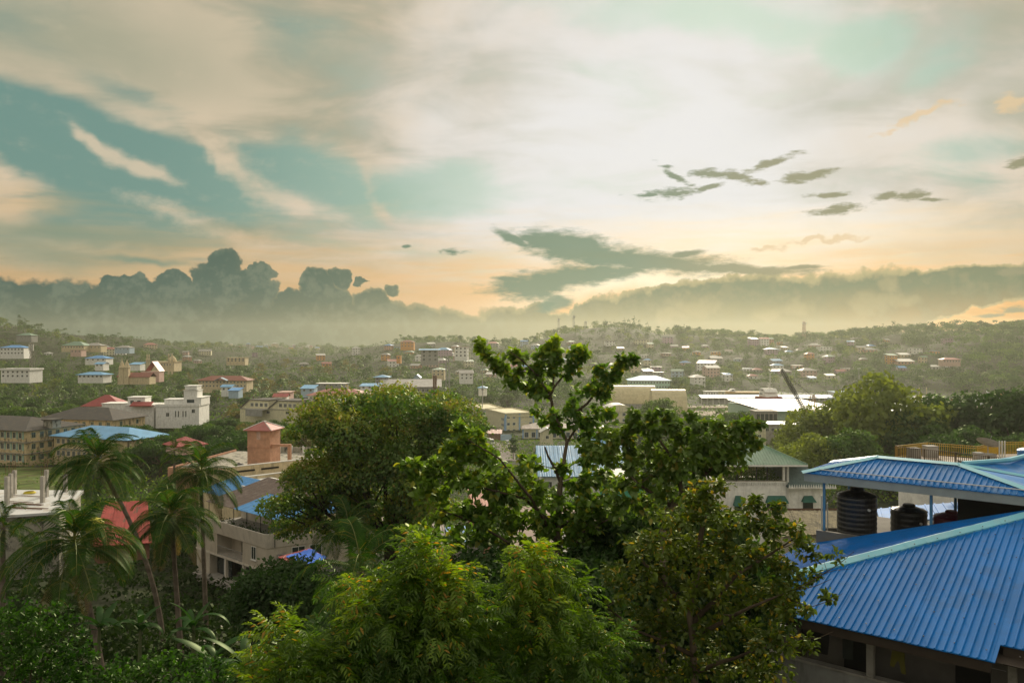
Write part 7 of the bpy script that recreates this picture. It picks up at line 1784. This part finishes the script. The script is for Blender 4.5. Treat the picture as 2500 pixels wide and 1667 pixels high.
# its darker neighbour on the right
Y = 21.5; g0 = gz(*pp(1625, Y)[:2]); base = (pp(1625, Y).x, Y, g0 - .5)
t2 = Grown('broad_leaf_tree', 'dense darker tree with large drooping leaves spreading to the right of the heart leaved tree', base, seed=8)
t2.limb([base, P(1618, 1500, Y), P(1622, 1265, Y), P(1665, 1205, Y)], .17, .10, m_trunkn, 9); t2.limb([P(1665, 1205, Y), P(1726, 1153, Y), P(1790, 1090, Y), P(1830, 1040, Y)], .08, .015); t2.limb([P(1665, 1205, Y), P(1650, 1130, Y - .3), P(1600, 1060, Y), P(1560, 1030, Y)], .07, .015)
t2.limb([P(1640, 1235, Y), P(1560, 1180, Y - .5), P(1500, 1120, Y)], .06, .015); t2.limb([P(1690, 1180, Y), P(1700, 1110, Y + .4), P(1690, 1050, Y + .5)], .05, .015)
for a_ in [(1552, 1030, 26, 20, .5, 8), (1590, 1050, 34, 26, .6, 12), (1530, 1065, 40, 28, .7, 13), (1640, 1040, 34, 24, .7, 11), (1660, 1075, 44, 30, .9, 17), (1590, 1100, 56, 30, 1, 20), (1530, 1125, 50, 30, 1, 17), (1720, 1050, 36, 24, .8, 12), (1760, 1070, 44, 28, .8, 16), (1815, 1040, 34, 22, .5, 11), (1848, 1028, 18, 12, .3, 5), (1830, 1075, 30, 30, .6, 11), (1790, 1110, 44, 30, .8, 15),
           (1720, 1105, 50, 30, 1, 19), (1650, 1140, 60, 32, 1.1, 22), (1580, 1165, 60, 30, 1.1, 18), (1745, 1145, 44, 26, .8, 13), (1520, 1180, 50, 30, 1, 12), (1480, 1100, 34, 26, .7, 9), (1600, 1010, 24, 14, .4, 5), (1690, 1015, 22, 14, .4, 4), (1545, 1000, 20, 14, .3, 4), (1630, 1000, 16, 16, .3, 3), (1480, 1060, 34, 22, .6, 8), (1440, 1090, 30, 20, .6, 6), (1500, 1235, 60, 34, 1, 14), (1570, 1230, 60, 34, 1, 14), (1640, 1215, 50, 30, 1, 12), (1750, 1035, 20, 14, .4, 4)]: t2.mass(*a_[:4], Y, a_[4], int(a_[5] * 1.35))
t2.grow(); t2.leaf_up(16, .155, .8, .75); t2.finish(HEART, m_heart2, 260)

# yellowing tree low on the right, with twigs across the blue roof
Y = 16.0; base = (pp(1700, Y).x, Y, gz(*pp(1700, Y)[:2]) - .5)
t3 = Grown('yellowing_tree', 'shady tree with yellow flecked leaves reaching thin twigs over the blue roof', base, seed=9)
t3.limb([base, P(1700, 1700, Y), P(1690, 1500, Y), P(1700, 1380, Y), P(1720, 1260, Y)], .14, .05, m_trunkn, 8); t3.limb([P(1690, 1520, Y), P(1800, 1400, Y - .5), P(1900, 1340, Y - .5), P(1960, 1300, Y - .4)], .06, .012); t3.limb([P(1690, 1560, Y), P(1830, 1480, Y - 1), P(1960, 1430, Y - 1.2)], .06, .012)
t3.limb([P(1690, 1500, Y), P(1600, 1400, Y + .4), P(1530, 1330, Y + .6)], .06, .015); t3.limb([P(1695, 1600, Y), P(1560, 1540, Y - .5), P(1480, 1480, Y - .6)], .05, .015); t3.limb([P(1695, 1640, Y), P(1830, 1590, Y - 1), P(1950, 1560, Y - 1.2)], .05, .012)
t3.limb([P(1960, 1430, Y - 1.2), P(2010, 1400, Y - 1.3), P(2050, 1375, Y - 1.3), P(2085, 1345, Y - 1.3)], .012, .004, None, 5); t3.limb([P(2010, 1400, Y - 1.3), P(2040, 1390, Y - 1.3), P(2075, 1388, Y - 1.4)], .007, .003, None, 4); t3.limb([P(1940, 1440, Y - 1.2), P(1990, 1430, Y - 1.4), P(2030, 1412, Y - 1.4)], .01, .004, None, 4)
t3.limb([P(1920, 1460, Y - 1.2), P(1980, 1480, Y - 1.4), P(2030, 1465, Y - 1.4), P(2058, 1447, Y - 1.4)], .01, .003, None, 4); t3.limb([P(1950, 1560, Y - 1.2), P(2000, 1555, Y - 1.3), P(2035, 1540, Y - 1.3)], .01, .003, None, 4); t3.limb([P(2020, 1395, Y - 1.3), P(2012, 1372, Y - 1.3), P(1996, 1378, Y - 1.3)], .006, .002, None, 4)
for a_ in [(1725, 1190, 40, 16, .5, 8), (1760, 1180, 40, 18, .6, 9), (1700, 1215, 50, 26, .8, 13), (1860, 1230, 50, 24, .6, 11), (1640, 1260, 60, 34, 1, 16), (1740, 1260, 70, 36, 1.1, 20), (1830, 1280, 70, 36, 1, 20), (1900, 1285, 50, 34, .8, 14), (1950, 1325, 40, 18, .6, 9), (1975, 1335, 26, 12, .4, 6), (1570, 1330, 70, 40, 1, 19), (1670, 1340, 80, 44, 1.2, 24), (1770, 1350, 80, 44, 1.2, 24), (1860, 1360, 70, 40, 1, 20), (1925, 1395, 46, 30, .8, 12),
           (1520, 1410, 70, 40, 1, 17), (1620, 1430, 80, 44, 1.1, 22), (1730, 1440, 80, 44, 1.2, 22), (1830, 1450, 80, 44, 1.1, 22), (1915, 1470, 50, 36, .8, 14), (1990, 1405, 24, 16, .4, 4), (2005, 1440, 22, 14, .3, 3), (1560, 1520, 90, 46, 1, 20), (1680, 1540, 90, 46, 1.1, 20), (1800, 1540, 80, 46, 1, 20), (1890, 1550, 60, 40, .8, 14), (1960, 1560, 36, 26, .6, 7), (1600, 1630, 110, 44, 1, 19), (1760, 1635, 110, 44, 1, 19), (1890, 1640, 70, 40, .8, 12), (1920, 1500, 40, 26, .6, 7), (2040, 1352, 40, 12, .25, 3), (2030, 1460, 24, 10, .2, 3)]: t3.mass(*a_[:4], Y - (1.0 if a_[0] > 1880 else 0), a_[4], int(a_[5] * (1.8 if a_[5] > 9 else 1)))
t3.grow(); t3.leaf_up(17, .125, .6, .7); t3.finish(OVATE, m_olive, 300, score=lambda W_: W_[:, 0] * 1.2 - W_[:, 1] * .3)

# neem tree at the bottom: feathered leaves
def pinnate(q_, L=.34, pairs=6, m=None):
    t = np.linspace(0, 1, 7); a = .35 - 1.25 * t ** 1.3; pts = [np.zeros(3)]
    for i in range(1, 7): pts.append(pts[-1] + L / 6 * np.array([math.cos(a[i]), 0, math.sin(a[i])]))
    pts = np.array(pts); u_ = np.linspace(.18, .97, pairs); B = np.stack([np.interp(u_, t, pts[:, k]) for k in range(3)], -1); C, T_, N_, S_ = [], [], [], []
    for sg in (-1, 1): C.append(B); T_.append(np.tile([.55, sg * .8, -.35], (pairs, 1)) + q_.normal(size=(pairs, 3)) * .12); N_.append(np.tile([.1, sg * -.1, 1.0], (pairs, 1)) + q_.normal(size=(pairs, 3)) * .2); S_.append(np.full(pairs, L * .30) * (1 - .35 * np.abs(u_ - .5)))
    C.append(B[-1:]); T_.append(np.array([[.7, 0, -.7]])); N_.append(np.array([[.6, 0, .8]])); S_.append(np.array([L * .26]))
    V, Fa = leaf_field(np.concatenate(C), np.concatenate(T_), np.concatenate(N_), np.concatenate(S_), *LANCE)
    rib = []; 
    for i in range(6): k = len(V) + len(rib); p0, p1 = pts[i], pts[i + 1]; rib += [p0 + [0, -.002, 0], p0 + [0, .002, 0], p1 + [0, .002, 0], p1 + [0, -.002, 0]]; Fa = np.concatenate([Fa, [[k, k + 1, k + 2, k + 3]]])
    return np.concatenate([V, np.array(rib)]) / L, Fa


PIN = [pinnate(q) for _ in range(1)][0]
m_neemy = leafmat('young_lit_neem_leaf', (0.080, 0.180, 0.010), (0.190, 0.270, 0.016), (0.36, 0.20, 0.02), trans=.5, clump=.9, gloss=.04, c3amt=.05)  # orange is young tips; the yellow puts light on the tops into colour
def neem(name, label, px0, Y, seed, masses, parts=300, per=11, size=.36, mm=None):
    base = (pp(px0, Y).x, Y, gz(*pp(px0, Y)[:2]) - .5); t = Grown(name, label, base, seed=seed); t.limb([base, P(px0, 2100, Y), P(px0 + 5, 1750, Y)], .14, .09, m_trunkn, 8)
    for a_ in masses[::2]: t.limb([P(px0, 1800, Y), P((px0 + a_[0]) / 2, (1800 + a_[1]) / 2 + 30, Y), P(a_[0], a_[1] + 20, Y)], .045, .012)
    for a_ in masses:
        t.mass(*a_[:4], Y, a_[4] * 1.5, int(a_[5] * 1.0)); t.mass(a_[0] + t.q.uniform(-30, 30), a_[1] - a_[3] * .9, 14, 16, Y, .2, 2)
    t.grow(); t.leaf_up(per, size, .35, .25, 1.0, 1.2); t.finish(PIN, mm or m_neem, parts, young=m_neemy, score=lambda W_: W_[:, 2] * 1.2 + .9 * np.sin(W_[:, 0] * 5.1) - W_[:, 1] * .5)


neem('neem_tree', 'bright green feathery leaved tree filling the bottom centre, with orange young tips', 1060, 11.5, 4, [(1045, 1371, 34, 22, .3, 6), (1010, 1426, 50, 30, .5, 11), (1090, 1426, 50, 30, .5, 11), (950, 1476, 60, 30, .6, 12), (1050, 1486, 70, 36, .7, 16), (1150, 1476, 50, 34, .6, 9), (870, 1446, 30, 20, .4, 4), (900, 1526, 60, 34, .7, 12), (1000, 1556, 80, 40, .8, 18), (1110, 1556, 80, 40, .8, 18), (850, 1596, 70, 36, .8, 12), (960, 1636, 90, 44, .8, 18), (1080, 1646, 90, 44, .8, 18), (1180, 1626, 70, 40, .8, 12), (840, 1676, 80, 34, .7, 11)])
neem('neem_tree', 'second feathery leaved tree just left of the main trunk at the bottom', 1330, 12.5, 6, [(1300, 1361, 34, 22, .4, 5), (1345, 1401, 44, 26, .5, 9), (1280, 1426, 50, 30, .6, 9), (1370, 1456, 50, 32, .6, 11), (1290, 1496, 70, 40, .8, 14), (1240, 1556, 60, 40, .7, 10), (1350, 1556, 70, 44, .8, 14), (1430, 1556, 40, 36, .6, 7), (1290, 1636, 90, 44, .8, 16), (1420, 1646, 80, 40, .8, 12), (1480, 1586, 40, 34, .6, 5)], 200)
neem('neem_sapling', 'feathery leaved sapling with rusty tips at the bottom left of centre', 700, 11.0, 12, [(680, 1560, 34, 22, .4, 5), (740, 1600, 50, 30, .5, 9), (660, 1630, 50, 30, .5, 8), (780, 1650, 60, 30, .6, 9), (620, 1660, 30, 16, .4, 3), (830, 1620, 40, 26, .4, 5)], 100)

# dark bushy crowns that close the view below the near trees
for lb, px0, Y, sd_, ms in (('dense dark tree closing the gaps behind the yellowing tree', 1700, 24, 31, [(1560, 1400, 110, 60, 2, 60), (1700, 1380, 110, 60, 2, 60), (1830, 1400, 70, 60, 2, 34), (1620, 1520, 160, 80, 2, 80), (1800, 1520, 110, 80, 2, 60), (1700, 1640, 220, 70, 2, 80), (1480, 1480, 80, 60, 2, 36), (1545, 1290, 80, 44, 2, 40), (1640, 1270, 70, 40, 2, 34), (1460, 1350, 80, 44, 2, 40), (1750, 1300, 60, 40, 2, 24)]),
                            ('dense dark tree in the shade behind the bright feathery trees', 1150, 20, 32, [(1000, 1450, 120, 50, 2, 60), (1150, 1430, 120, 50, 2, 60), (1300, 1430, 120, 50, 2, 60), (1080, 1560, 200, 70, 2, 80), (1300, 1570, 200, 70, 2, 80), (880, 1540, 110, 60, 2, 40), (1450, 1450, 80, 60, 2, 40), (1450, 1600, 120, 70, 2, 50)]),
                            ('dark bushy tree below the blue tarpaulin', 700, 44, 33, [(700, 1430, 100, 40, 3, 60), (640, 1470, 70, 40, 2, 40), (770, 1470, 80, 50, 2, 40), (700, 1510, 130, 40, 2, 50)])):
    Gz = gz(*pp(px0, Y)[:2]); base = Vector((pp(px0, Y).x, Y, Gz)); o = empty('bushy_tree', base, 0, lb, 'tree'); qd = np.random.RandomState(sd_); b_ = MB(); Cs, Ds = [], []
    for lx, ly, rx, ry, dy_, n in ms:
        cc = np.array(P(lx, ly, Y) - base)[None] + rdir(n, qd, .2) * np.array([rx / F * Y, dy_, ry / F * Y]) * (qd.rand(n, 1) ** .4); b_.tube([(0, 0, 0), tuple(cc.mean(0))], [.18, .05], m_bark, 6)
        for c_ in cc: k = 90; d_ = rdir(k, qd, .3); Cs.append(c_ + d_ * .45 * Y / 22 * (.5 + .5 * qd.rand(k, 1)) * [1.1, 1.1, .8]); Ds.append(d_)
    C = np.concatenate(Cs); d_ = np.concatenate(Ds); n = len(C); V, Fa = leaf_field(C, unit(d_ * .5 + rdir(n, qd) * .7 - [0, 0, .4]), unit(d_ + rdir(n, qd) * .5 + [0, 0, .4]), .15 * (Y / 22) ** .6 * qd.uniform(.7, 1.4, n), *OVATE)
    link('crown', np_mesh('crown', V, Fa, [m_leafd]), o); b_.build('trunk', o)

# leafy vines and bushes bottom left
for lb, px0, Y, sd_, ms in (('rounded bright green bush in the bottom left corner', 60, 13.5, 3, [(20, 1500, 60, 30, .7, 26), (90, 1500, 60, 30, .8, 26), (50, 1560, 90, 36, .9, 40), (130, 1550, 60, 34, .8, 26), (60, 1630, 110, 40, 1, 48), (170, 1610, 60, 40, .8, 28), (-40, 1560, 60, 60, .8, 20), (190, 1655, 50, 26, .6, 16)]),
                            ('low glossy bush along the bottom edge left of the banana plants', 400, 13.0, 4, [(260, 1650, 60, 30, .7, 22), (330, 1640, 60, 34, .8, 30), (400, 1630, 60, 30, .8, 30), (470, 1635, 60, 30, .8, 28), (540, 1655, 50, 24, .7, 18), (340, 1690, 120, 24, .8, 20), (470, 1690, 120, 24, .8, 20)])):
    base = (pp(px0, Y).x, Y, gz(*pp(px0, Y)[:2]) - .5); t = Grown('leafy_bush', lb, base, 'bush', sd_); t.limb([base, P(px0, 2000, Y), P(px0, 1750, Y)], .08, .05)
    for a_ in ms: t.limb([P(px0, 1780, Y), P(a_[0], a_[1] + 15, Y)], .02, .008, None, 5); t.mass(*a_[:4], Y, a_[4], a_[5])
    t.grow(); t.leaf_up(17, .085, .35, .5); t.finish(OVATE, m_bush, 300, wood='stems')

# the big round tree left of centre
Y = 56; Gz = gz(*pp(945, Y)[:2]); base = Vector((pp(945, Y).x, Y, Gz)); o = empty('mango_tree', base, 0, 'huge rounded green tree with billowing yellow green crown left of centre', 'tree')
qm = np.random.RandomState(17); clump = []
lumps = [(960, 1010, 130, 40), (850, 1030, 70, 40), (1090, 1020, 80, 45), (780, 1080, 90, 50), (910, 1080, 130, 60), (1050, 1080, 120, 60), (1130, 1060, 40, 50), (760, 1160, 50, 46), (850, 1160, 120, 60), (980, 1160, 130, 60), (1090, 1150, 80, 60), (710, 1230, 50, 30), (800, 1230, 90, 40), (900, 1240, 110, 40), (1020, 1240, 90, 50), (760, 1290, 80, 26), (860, 1300, 60, 24), (1000, 1310, 60, 30), (690, 1290, 26, 14)]
Cs, Ds, Sz = [], [], []
for lx, ly, rx, ry in lumps:
    n = int(rx * ry / 900) + 3; cc = np.array(P(lx, ly, Y) - base)[None] + rdir(n, qm, .3) * np.array([rx, 0, ry]) / F * Y * (qm.rand(n, 1) ** .4) * .85
    cc[:, 1] = qm.uniform(-4.5, 4.0, n) * (1 - .6 * abs(ly - 1130) / 200)
    cr = qm.uniform(.6, 2.0, n) * ((1.0 if rx > 60 else .7) if lx > 790 else .55)
    for c_, r_ in zip(cc, cr):
        k = int(430 * r_ ** 2) + 60; d_ = rdir(k, qm, .45); bad = (d_[:, 2] < -.15) & (qm.rand(k) > .22); d_[bad, 2] *= -1
        w_ = 1 + .22 * np.sin(d_[:, :1] * 5 + c_[0]) * np.cos(d_[:, 1:2] * 6 + c_[2]) + .12 * np.sin(d_[:, :1] * 13 + d_[:, 2:] * 11)
        Cs.append(c_ + d_ * r_ * w_ * (1 - .16 * qm.rand(k, 1) ** 1.5) * [1.1, 1.1, .85]); Ds.append(d_); clump.append(c_); Sz.append(np.full(k, qm.rand()))
C = np.concatenate(Cs); d_ = np.concatenate(Ds); n = len(C); T_ = unit(d_ * .45 + rdir(n, qm) * .6 - [0, 0, .45]); N_ = unit(d_ + rdir(n, qm) * .2 + [0, 0, .12])
V, Fa = leaf_field(C, T_, N_, .22 * qm.uniform(.7, 1.4, n), *QUAD); lit_top = (d_[:, 2] * .9 + np.concatenate(Sz) * .9 + qm.rand(n) * .5 > 1.25).astype(int)
m_mtop = leafmat('mango_lit_top_leaf', (0.12, 0.185, 0.018), (0.23, 0.26, 0.030), (0.26, 0.20, 0.06), trans=.4, clump=.3, gloss=.04, c3amt=.15)  # yellower upward leaves: light on the crown tops put into the colour
e = link('crown', np_mesh('crown', V, Fa, [m_mango, m_mtop], lit_top), o); print('mango', n)
b_ = MB(); m_mb = mat('mango_bark', (0.035, 0.026, 0.018), .95, .1, .3, 3, bump=.5, bscale=12); fk = P(955, 1330, Y) - base; b_.tube([(0, 0, -1), tuple(fk * .5 + Vector((.2, 0, 0))), tuple(fk)], [.75, .55, .5], m_mb, 10)
for px, py, dy in ((740, 1200, -1), (800, 1140, 1), (860, 1080, -1), (920, 1060, 1.5), (990, 1040, -1), (1050, 1060, 1), (1100, 1080, -1), (1060, 1170, 2), (830, 1220, -2), (720, 1240, 0), (900, 1180, -2.5), (1000, 1200, -2.5), (760, 1270, -1.5)):
    e_ = P(px, py, Y) - base + Vector((0, dy, 0)); m1 = fk.lerp(e_, .4) + Vector((0, 0, -.5)); b_.tube([fk, m1, e_], [.32, .2, .05], m_mb, 6)
    for k in range(3): e2 = e_ + Vector((rnd.uniform(-1.6, 1.6), rnd.uniform(-1.6, 1.6), rnd.uniform(-.2, 1.2))); b_.tube([m1.lerp(e_, .5), e2], [.1, .03], m_mb, 5, False)
b_.build('trunk', o)

# ------------------------------------------------------------------ coconut palms
m_palmn = leafmat('near_palm_leaf', (0.009, 0.042, 0.006), (0.042, 0.098, 0.012), (0.13, 0.13, 0.02), gloss=0.012, clump=0.25, trans=.35, c3amt=.06)
FR = [palm_frond(4.2, q, m_palmn, 64, dp, .54, st, m_rib=m_palmy, lw=.027).mesh('frond') for dp, st in ((.9, .9), (1.1, .6), (1.3, .35), (1.0, 1.15), (1.25, .1), (1.35, -.25))]
FRD = palm_frond(3.8, q, m_dead, 40, 1.2, .4, -.7, m_rib=m_dead, lw=.024).mesh('frond')


def coconut(label, px, py, Y, L, bpx, bpy=None, nf=24, rz=0.0, dead=2, nuts=True, seed=1, cr=None, mp=None, bend=0.0, name='coconut_palm'):
    qq = random.Random(seed); top = P(px, py, Y); bx = pp(bpx, Y).x; bz = gz(bx, Y); base = Vector((bx, Y, bz)); o = empty(name, base, 0, label, 'palm tree'); tp = top - base
    pts = [Vector((0, 0, -1))]; n = 14
    for i in range(1, n + 1): t = i / n; pts.append(Vector((tp.x * (t ** (1 + bend)), tp.y * t, tp.z * t)))
    b_ = MB(); rr = [(.20 - .08 * i / n) * (1.05 if i % 2 else .97) for i in range(n + 1)]; b_.tube(pts, rr, m_palmbark, 9); b_.build('trunk', o)
    for i in range(nf):
        f = i / nf; k = (0 if f < .14 else 3 if f < .25 else 1 if f < .45 else 2 if f < .68 else 4 if f < .86 else 5); me = FR[k]
        if f < .10: k = 3
        e = link('frond', FR[k], o, tuple(tp + Vector((0, 0, .1 - .3 * f))), (qq.uniform(-.15, .15), -.45 if f < .12 else 0, i * 2.399 + qq.uniform(-.2, .2)), (L / 4.2 * qq.uniform(.9, 1.08),) * 3)
    for i in range(dead): link('frond', FRD, o, tuple(tp - Vector((0, 0, .3))), (0, 0, qq.uniform(0, 6.28)), (L / 4.2,) * 3)
    if nuts:
        for i in range(9):
            a = qq.uniform(0, 6.28); c_ = MB(); c_.lathe([(0, -.14), (.09, -.1), (.12, 0), (.09, .11), (0, .14)], m_coco, 8); c_.build('coconut', o, tuple(tp + Vector((math.cos(a) * .35, math.sin(a) * .35, -.25 - qq.uniform(0, .3)))))
    return o


coconut('tallest coconut palm at the left, its leaning trunk crossing the red roof', 238, 1128, 55, 3.9, 400, nf=26, seed=2, bend=.9)
coconut('dark coconut palm low at the left with wide drooping fronds', 180, 1325, 42, 4.1, 262, nf=26, seed=3, bend=.3, dead=3)
coconut('coconut palm with hanging dead fronds left of the corner house', 418, 1262, 50, 3.5, 446, nf=26, seed=4, dead=7)
coconut('coconut palm standing right before the blue roof of the corner house', 490, 1155, 60, 4.0, 505, nf=24, seed=5)
coconut('young coconut palm with few broad fronds before the big round tree', 880, 1395, 26, 2.7, 900, nf=13, seed=6, dead=1, nuts=False)
coconut('coconut palm leaning behind the leaves at the foot of the big round tree', 850, 1290, 48, 3.2, 885, nf=15, seed=16, dead=2, nuts=False)
coconut('slender betel palm at the left edge', 8, 1285, 46, 2.4, 4, nf=12, seed=7, dead=1, nuts=False, name='betel_palm')
#coconut('small palm half hidden between the two dark coconut palms', 95, 1235, 60, 3.2, 90, nf=18, seed=8)
coconut('small betel palm beside the bright green round tree', 425, 1100, 90, 2.2, 428, nf=12, seed=9, dead=0, nuts=False, name='betel_palm')

# ------------------------------------------------------------------ banana plants
def banana_leaf(L, qq, droop):
    n = 8; V = []; Fa = []; x = z = 0; a = 1.1
    for i in range(n + 1):
        t = i / n; w = .20 * L / 2 * math.sin(math.pi * min(1, t * .9 + .1)) ** .6; V += [(x, -w, z - .12 * w), (x, 0, z + .02), (x, w, z - .12 * w)]; a -= droop / n; x += L / n * math.cos(a); z += L / n * math.sin(a)
    for i in range(n): k = i * 3; Fa += [(k, k + 1, k + 4, k + 3), (k + 1, k + 2, k + 5, k + 4)]
    return np_mesh('leaf', np.array(V), np.array(Fa), [m_ban])


m_ban = leafmat('banana_leaf', (0.014, 0.050, 0.012), (0.030, 0.085, 0.020), None, trans=.3, clump=.3, gloss=.03); BL = [banana_leaf(1.7, rnd, dp) for dp in (.8, 1.3, 1.8, 2.3)]
m_bstem = mat('banana_stem', (0.10, 0.12, 0.05), .8)
for i, (px, Y, hh, lb) in enumerate(((520, 27, 2.4, 'banana plant at the left of the row above the bottom edge'), (590, 25, 2.2, 'banana plant with one upright torn leaf near the neem sapling'), (650, 28, 2.7, 'banana plant in the shade right behind the sapling tips'), (735, 26, 2.4, 'banana plant under the fronds of the young palm'), (470, 31, 2.6, 'banana plant set back in the dark slope'), (340, 36, 3.0, 'tall banana plant between the dark palm trunks'), (240, 38, 3.0, 'banana plant deep in the shade under the leftmost palms'))):
    x = pp(px, Y).x; z = gz(x, Y); yy = 1600 + (i % 3) * 12 if Y < 29 else 1520; zt_ = zy(yy, Y); o = empty('banana_plant', (x, Y, z), 0, lb, 'banana plant'); b_ = MB(); b_.tube([(0, 0, -.5), (0, 0, (zt_ - z) * .5), (.05, 0, zt_ - z)], [.14, .11, .06], m_bstem, 8); b_.build('stem', o)
    for k in range(9): link('leaf', BL[(k * 7 + i) % 4], o, (.03, 0, zt_ - z - .05 * k), (rnd.uniform(-.3, .3), rnd.uniform(-.2, .3), k * 2.4 + i), (rnd.uniform(.75, 1.05),) * 3)

# ------------------------------------------------------------------ undergrowth
def scatter(name, n, p0, p1, Y0, Y1, hmax, size, m, seed, cut=None, ns=3.0, label=None, tm=BLOB, bias=1.0):
    qq = np.random.RandomState(seed); Yv = np.exp(qq.uniform(math.log(Y0), math.log(Y1), n)); px = qq.uniform(p0, p1, n); x = (px - 1250) / F * Yv; ok = np.ones(n, bool)
    for fx, fy, fr in FOOT: ok &= (x - fx) ** 2 + (Yv - fy) ** 2 > (fr * .8) ** 2
    x, Yv, px = x[ok], Yv[ok], px[ok]; z = ground(x, Yv); hn = np.clip(vnoise(x / ns, Yv / ns) + .5 + .5 * vnoise(x / ns * 2.3 + 7, Yv / ns * 2.3), 0, 1.3) ** bias; h = hmax * hn * np.sqrt(qq.rand(len(x))); top = z + h
    for a_, b2, yb, Yk in KEEP:
        lim = CAMZ - (yb + 6 - 833) / F * Yv; bad = (Yv < Yk) & (px > a_ - 5) & (px < b2 + 5) & (top > lim); top = np.where(bad, np.maximum(np.minimum(top, lim), z - .5), top)
    C = np.stack([x, Yv, top], -1); n = len(C); T_ = rdir(n, qq, .1); N_ = unit(rdir(n, qq) * .7 + [0, -.2, .9]); sz = size * qq.uniform(.6, 1.4, n) * (Yv / Y0) ** .55; V, Fa = leaf_field(C - T_ * sz[:, None] * .5, T_, N_, sz, *tm)
    e = link(name, np_mesh(name, V, Fa, [m]), None); tag(e, label, kind='stuff')


m_deep = leafmat('shade_toned_leaf', (0.005, 0.014, 0.004), (0.022, 0.046, 0.010), None, trans=.25, clump=.25, gloss=.01)  # black shade on the slope put into a very dark leaf colour
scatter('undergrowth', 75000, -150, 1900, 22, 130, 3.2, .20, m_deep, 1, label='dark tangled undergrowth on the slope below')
scatter('hillside_shrubs', 70000, -100, 2650, 130, 330, 6.5, .42, m_leaf, 2, ns=9, label='shrubs and small trees between the houses')
scatter('hillside_shrubs', 30000, -100, 2650, 130, 330, 7.5, .42, m_leafy, 3, ns=14, label='lighter green shrubs between the houses', bias=1.6)
scatter('thicket', 50000, -100, 2650, 330, 900, 6.0, .85, m_leaf, 4, ns=16, label='dense greenery filling the plain')
scatter('thicket', 42000, -100, 2650, 850, 2600, 6.0, 1.5, m_leafd, 5, ns=30, label='greenery covering the distant slopes')
for i in range(26):
    px, Y = rnd.uniform(440, 760), rnd.uniform(50, 72); x = pp(px, Y).x; k = MB(); L_ = rnd.uniform(.6, 3.0); k.box(0, L_, -.06, .06, 0, .05, m_beigel if i % 2 else m_conc)
    tag(k.build('plank', None, (x, Y, gz(x, Y) + .25), (rnd.uniform(-.2, .2), rnd.uniform(-.2, .2), rnd.uniform(0, 3))), 'pale board lying in the rubbish on the dark slope below the corner house', 'board', 'loose boards on the slope')
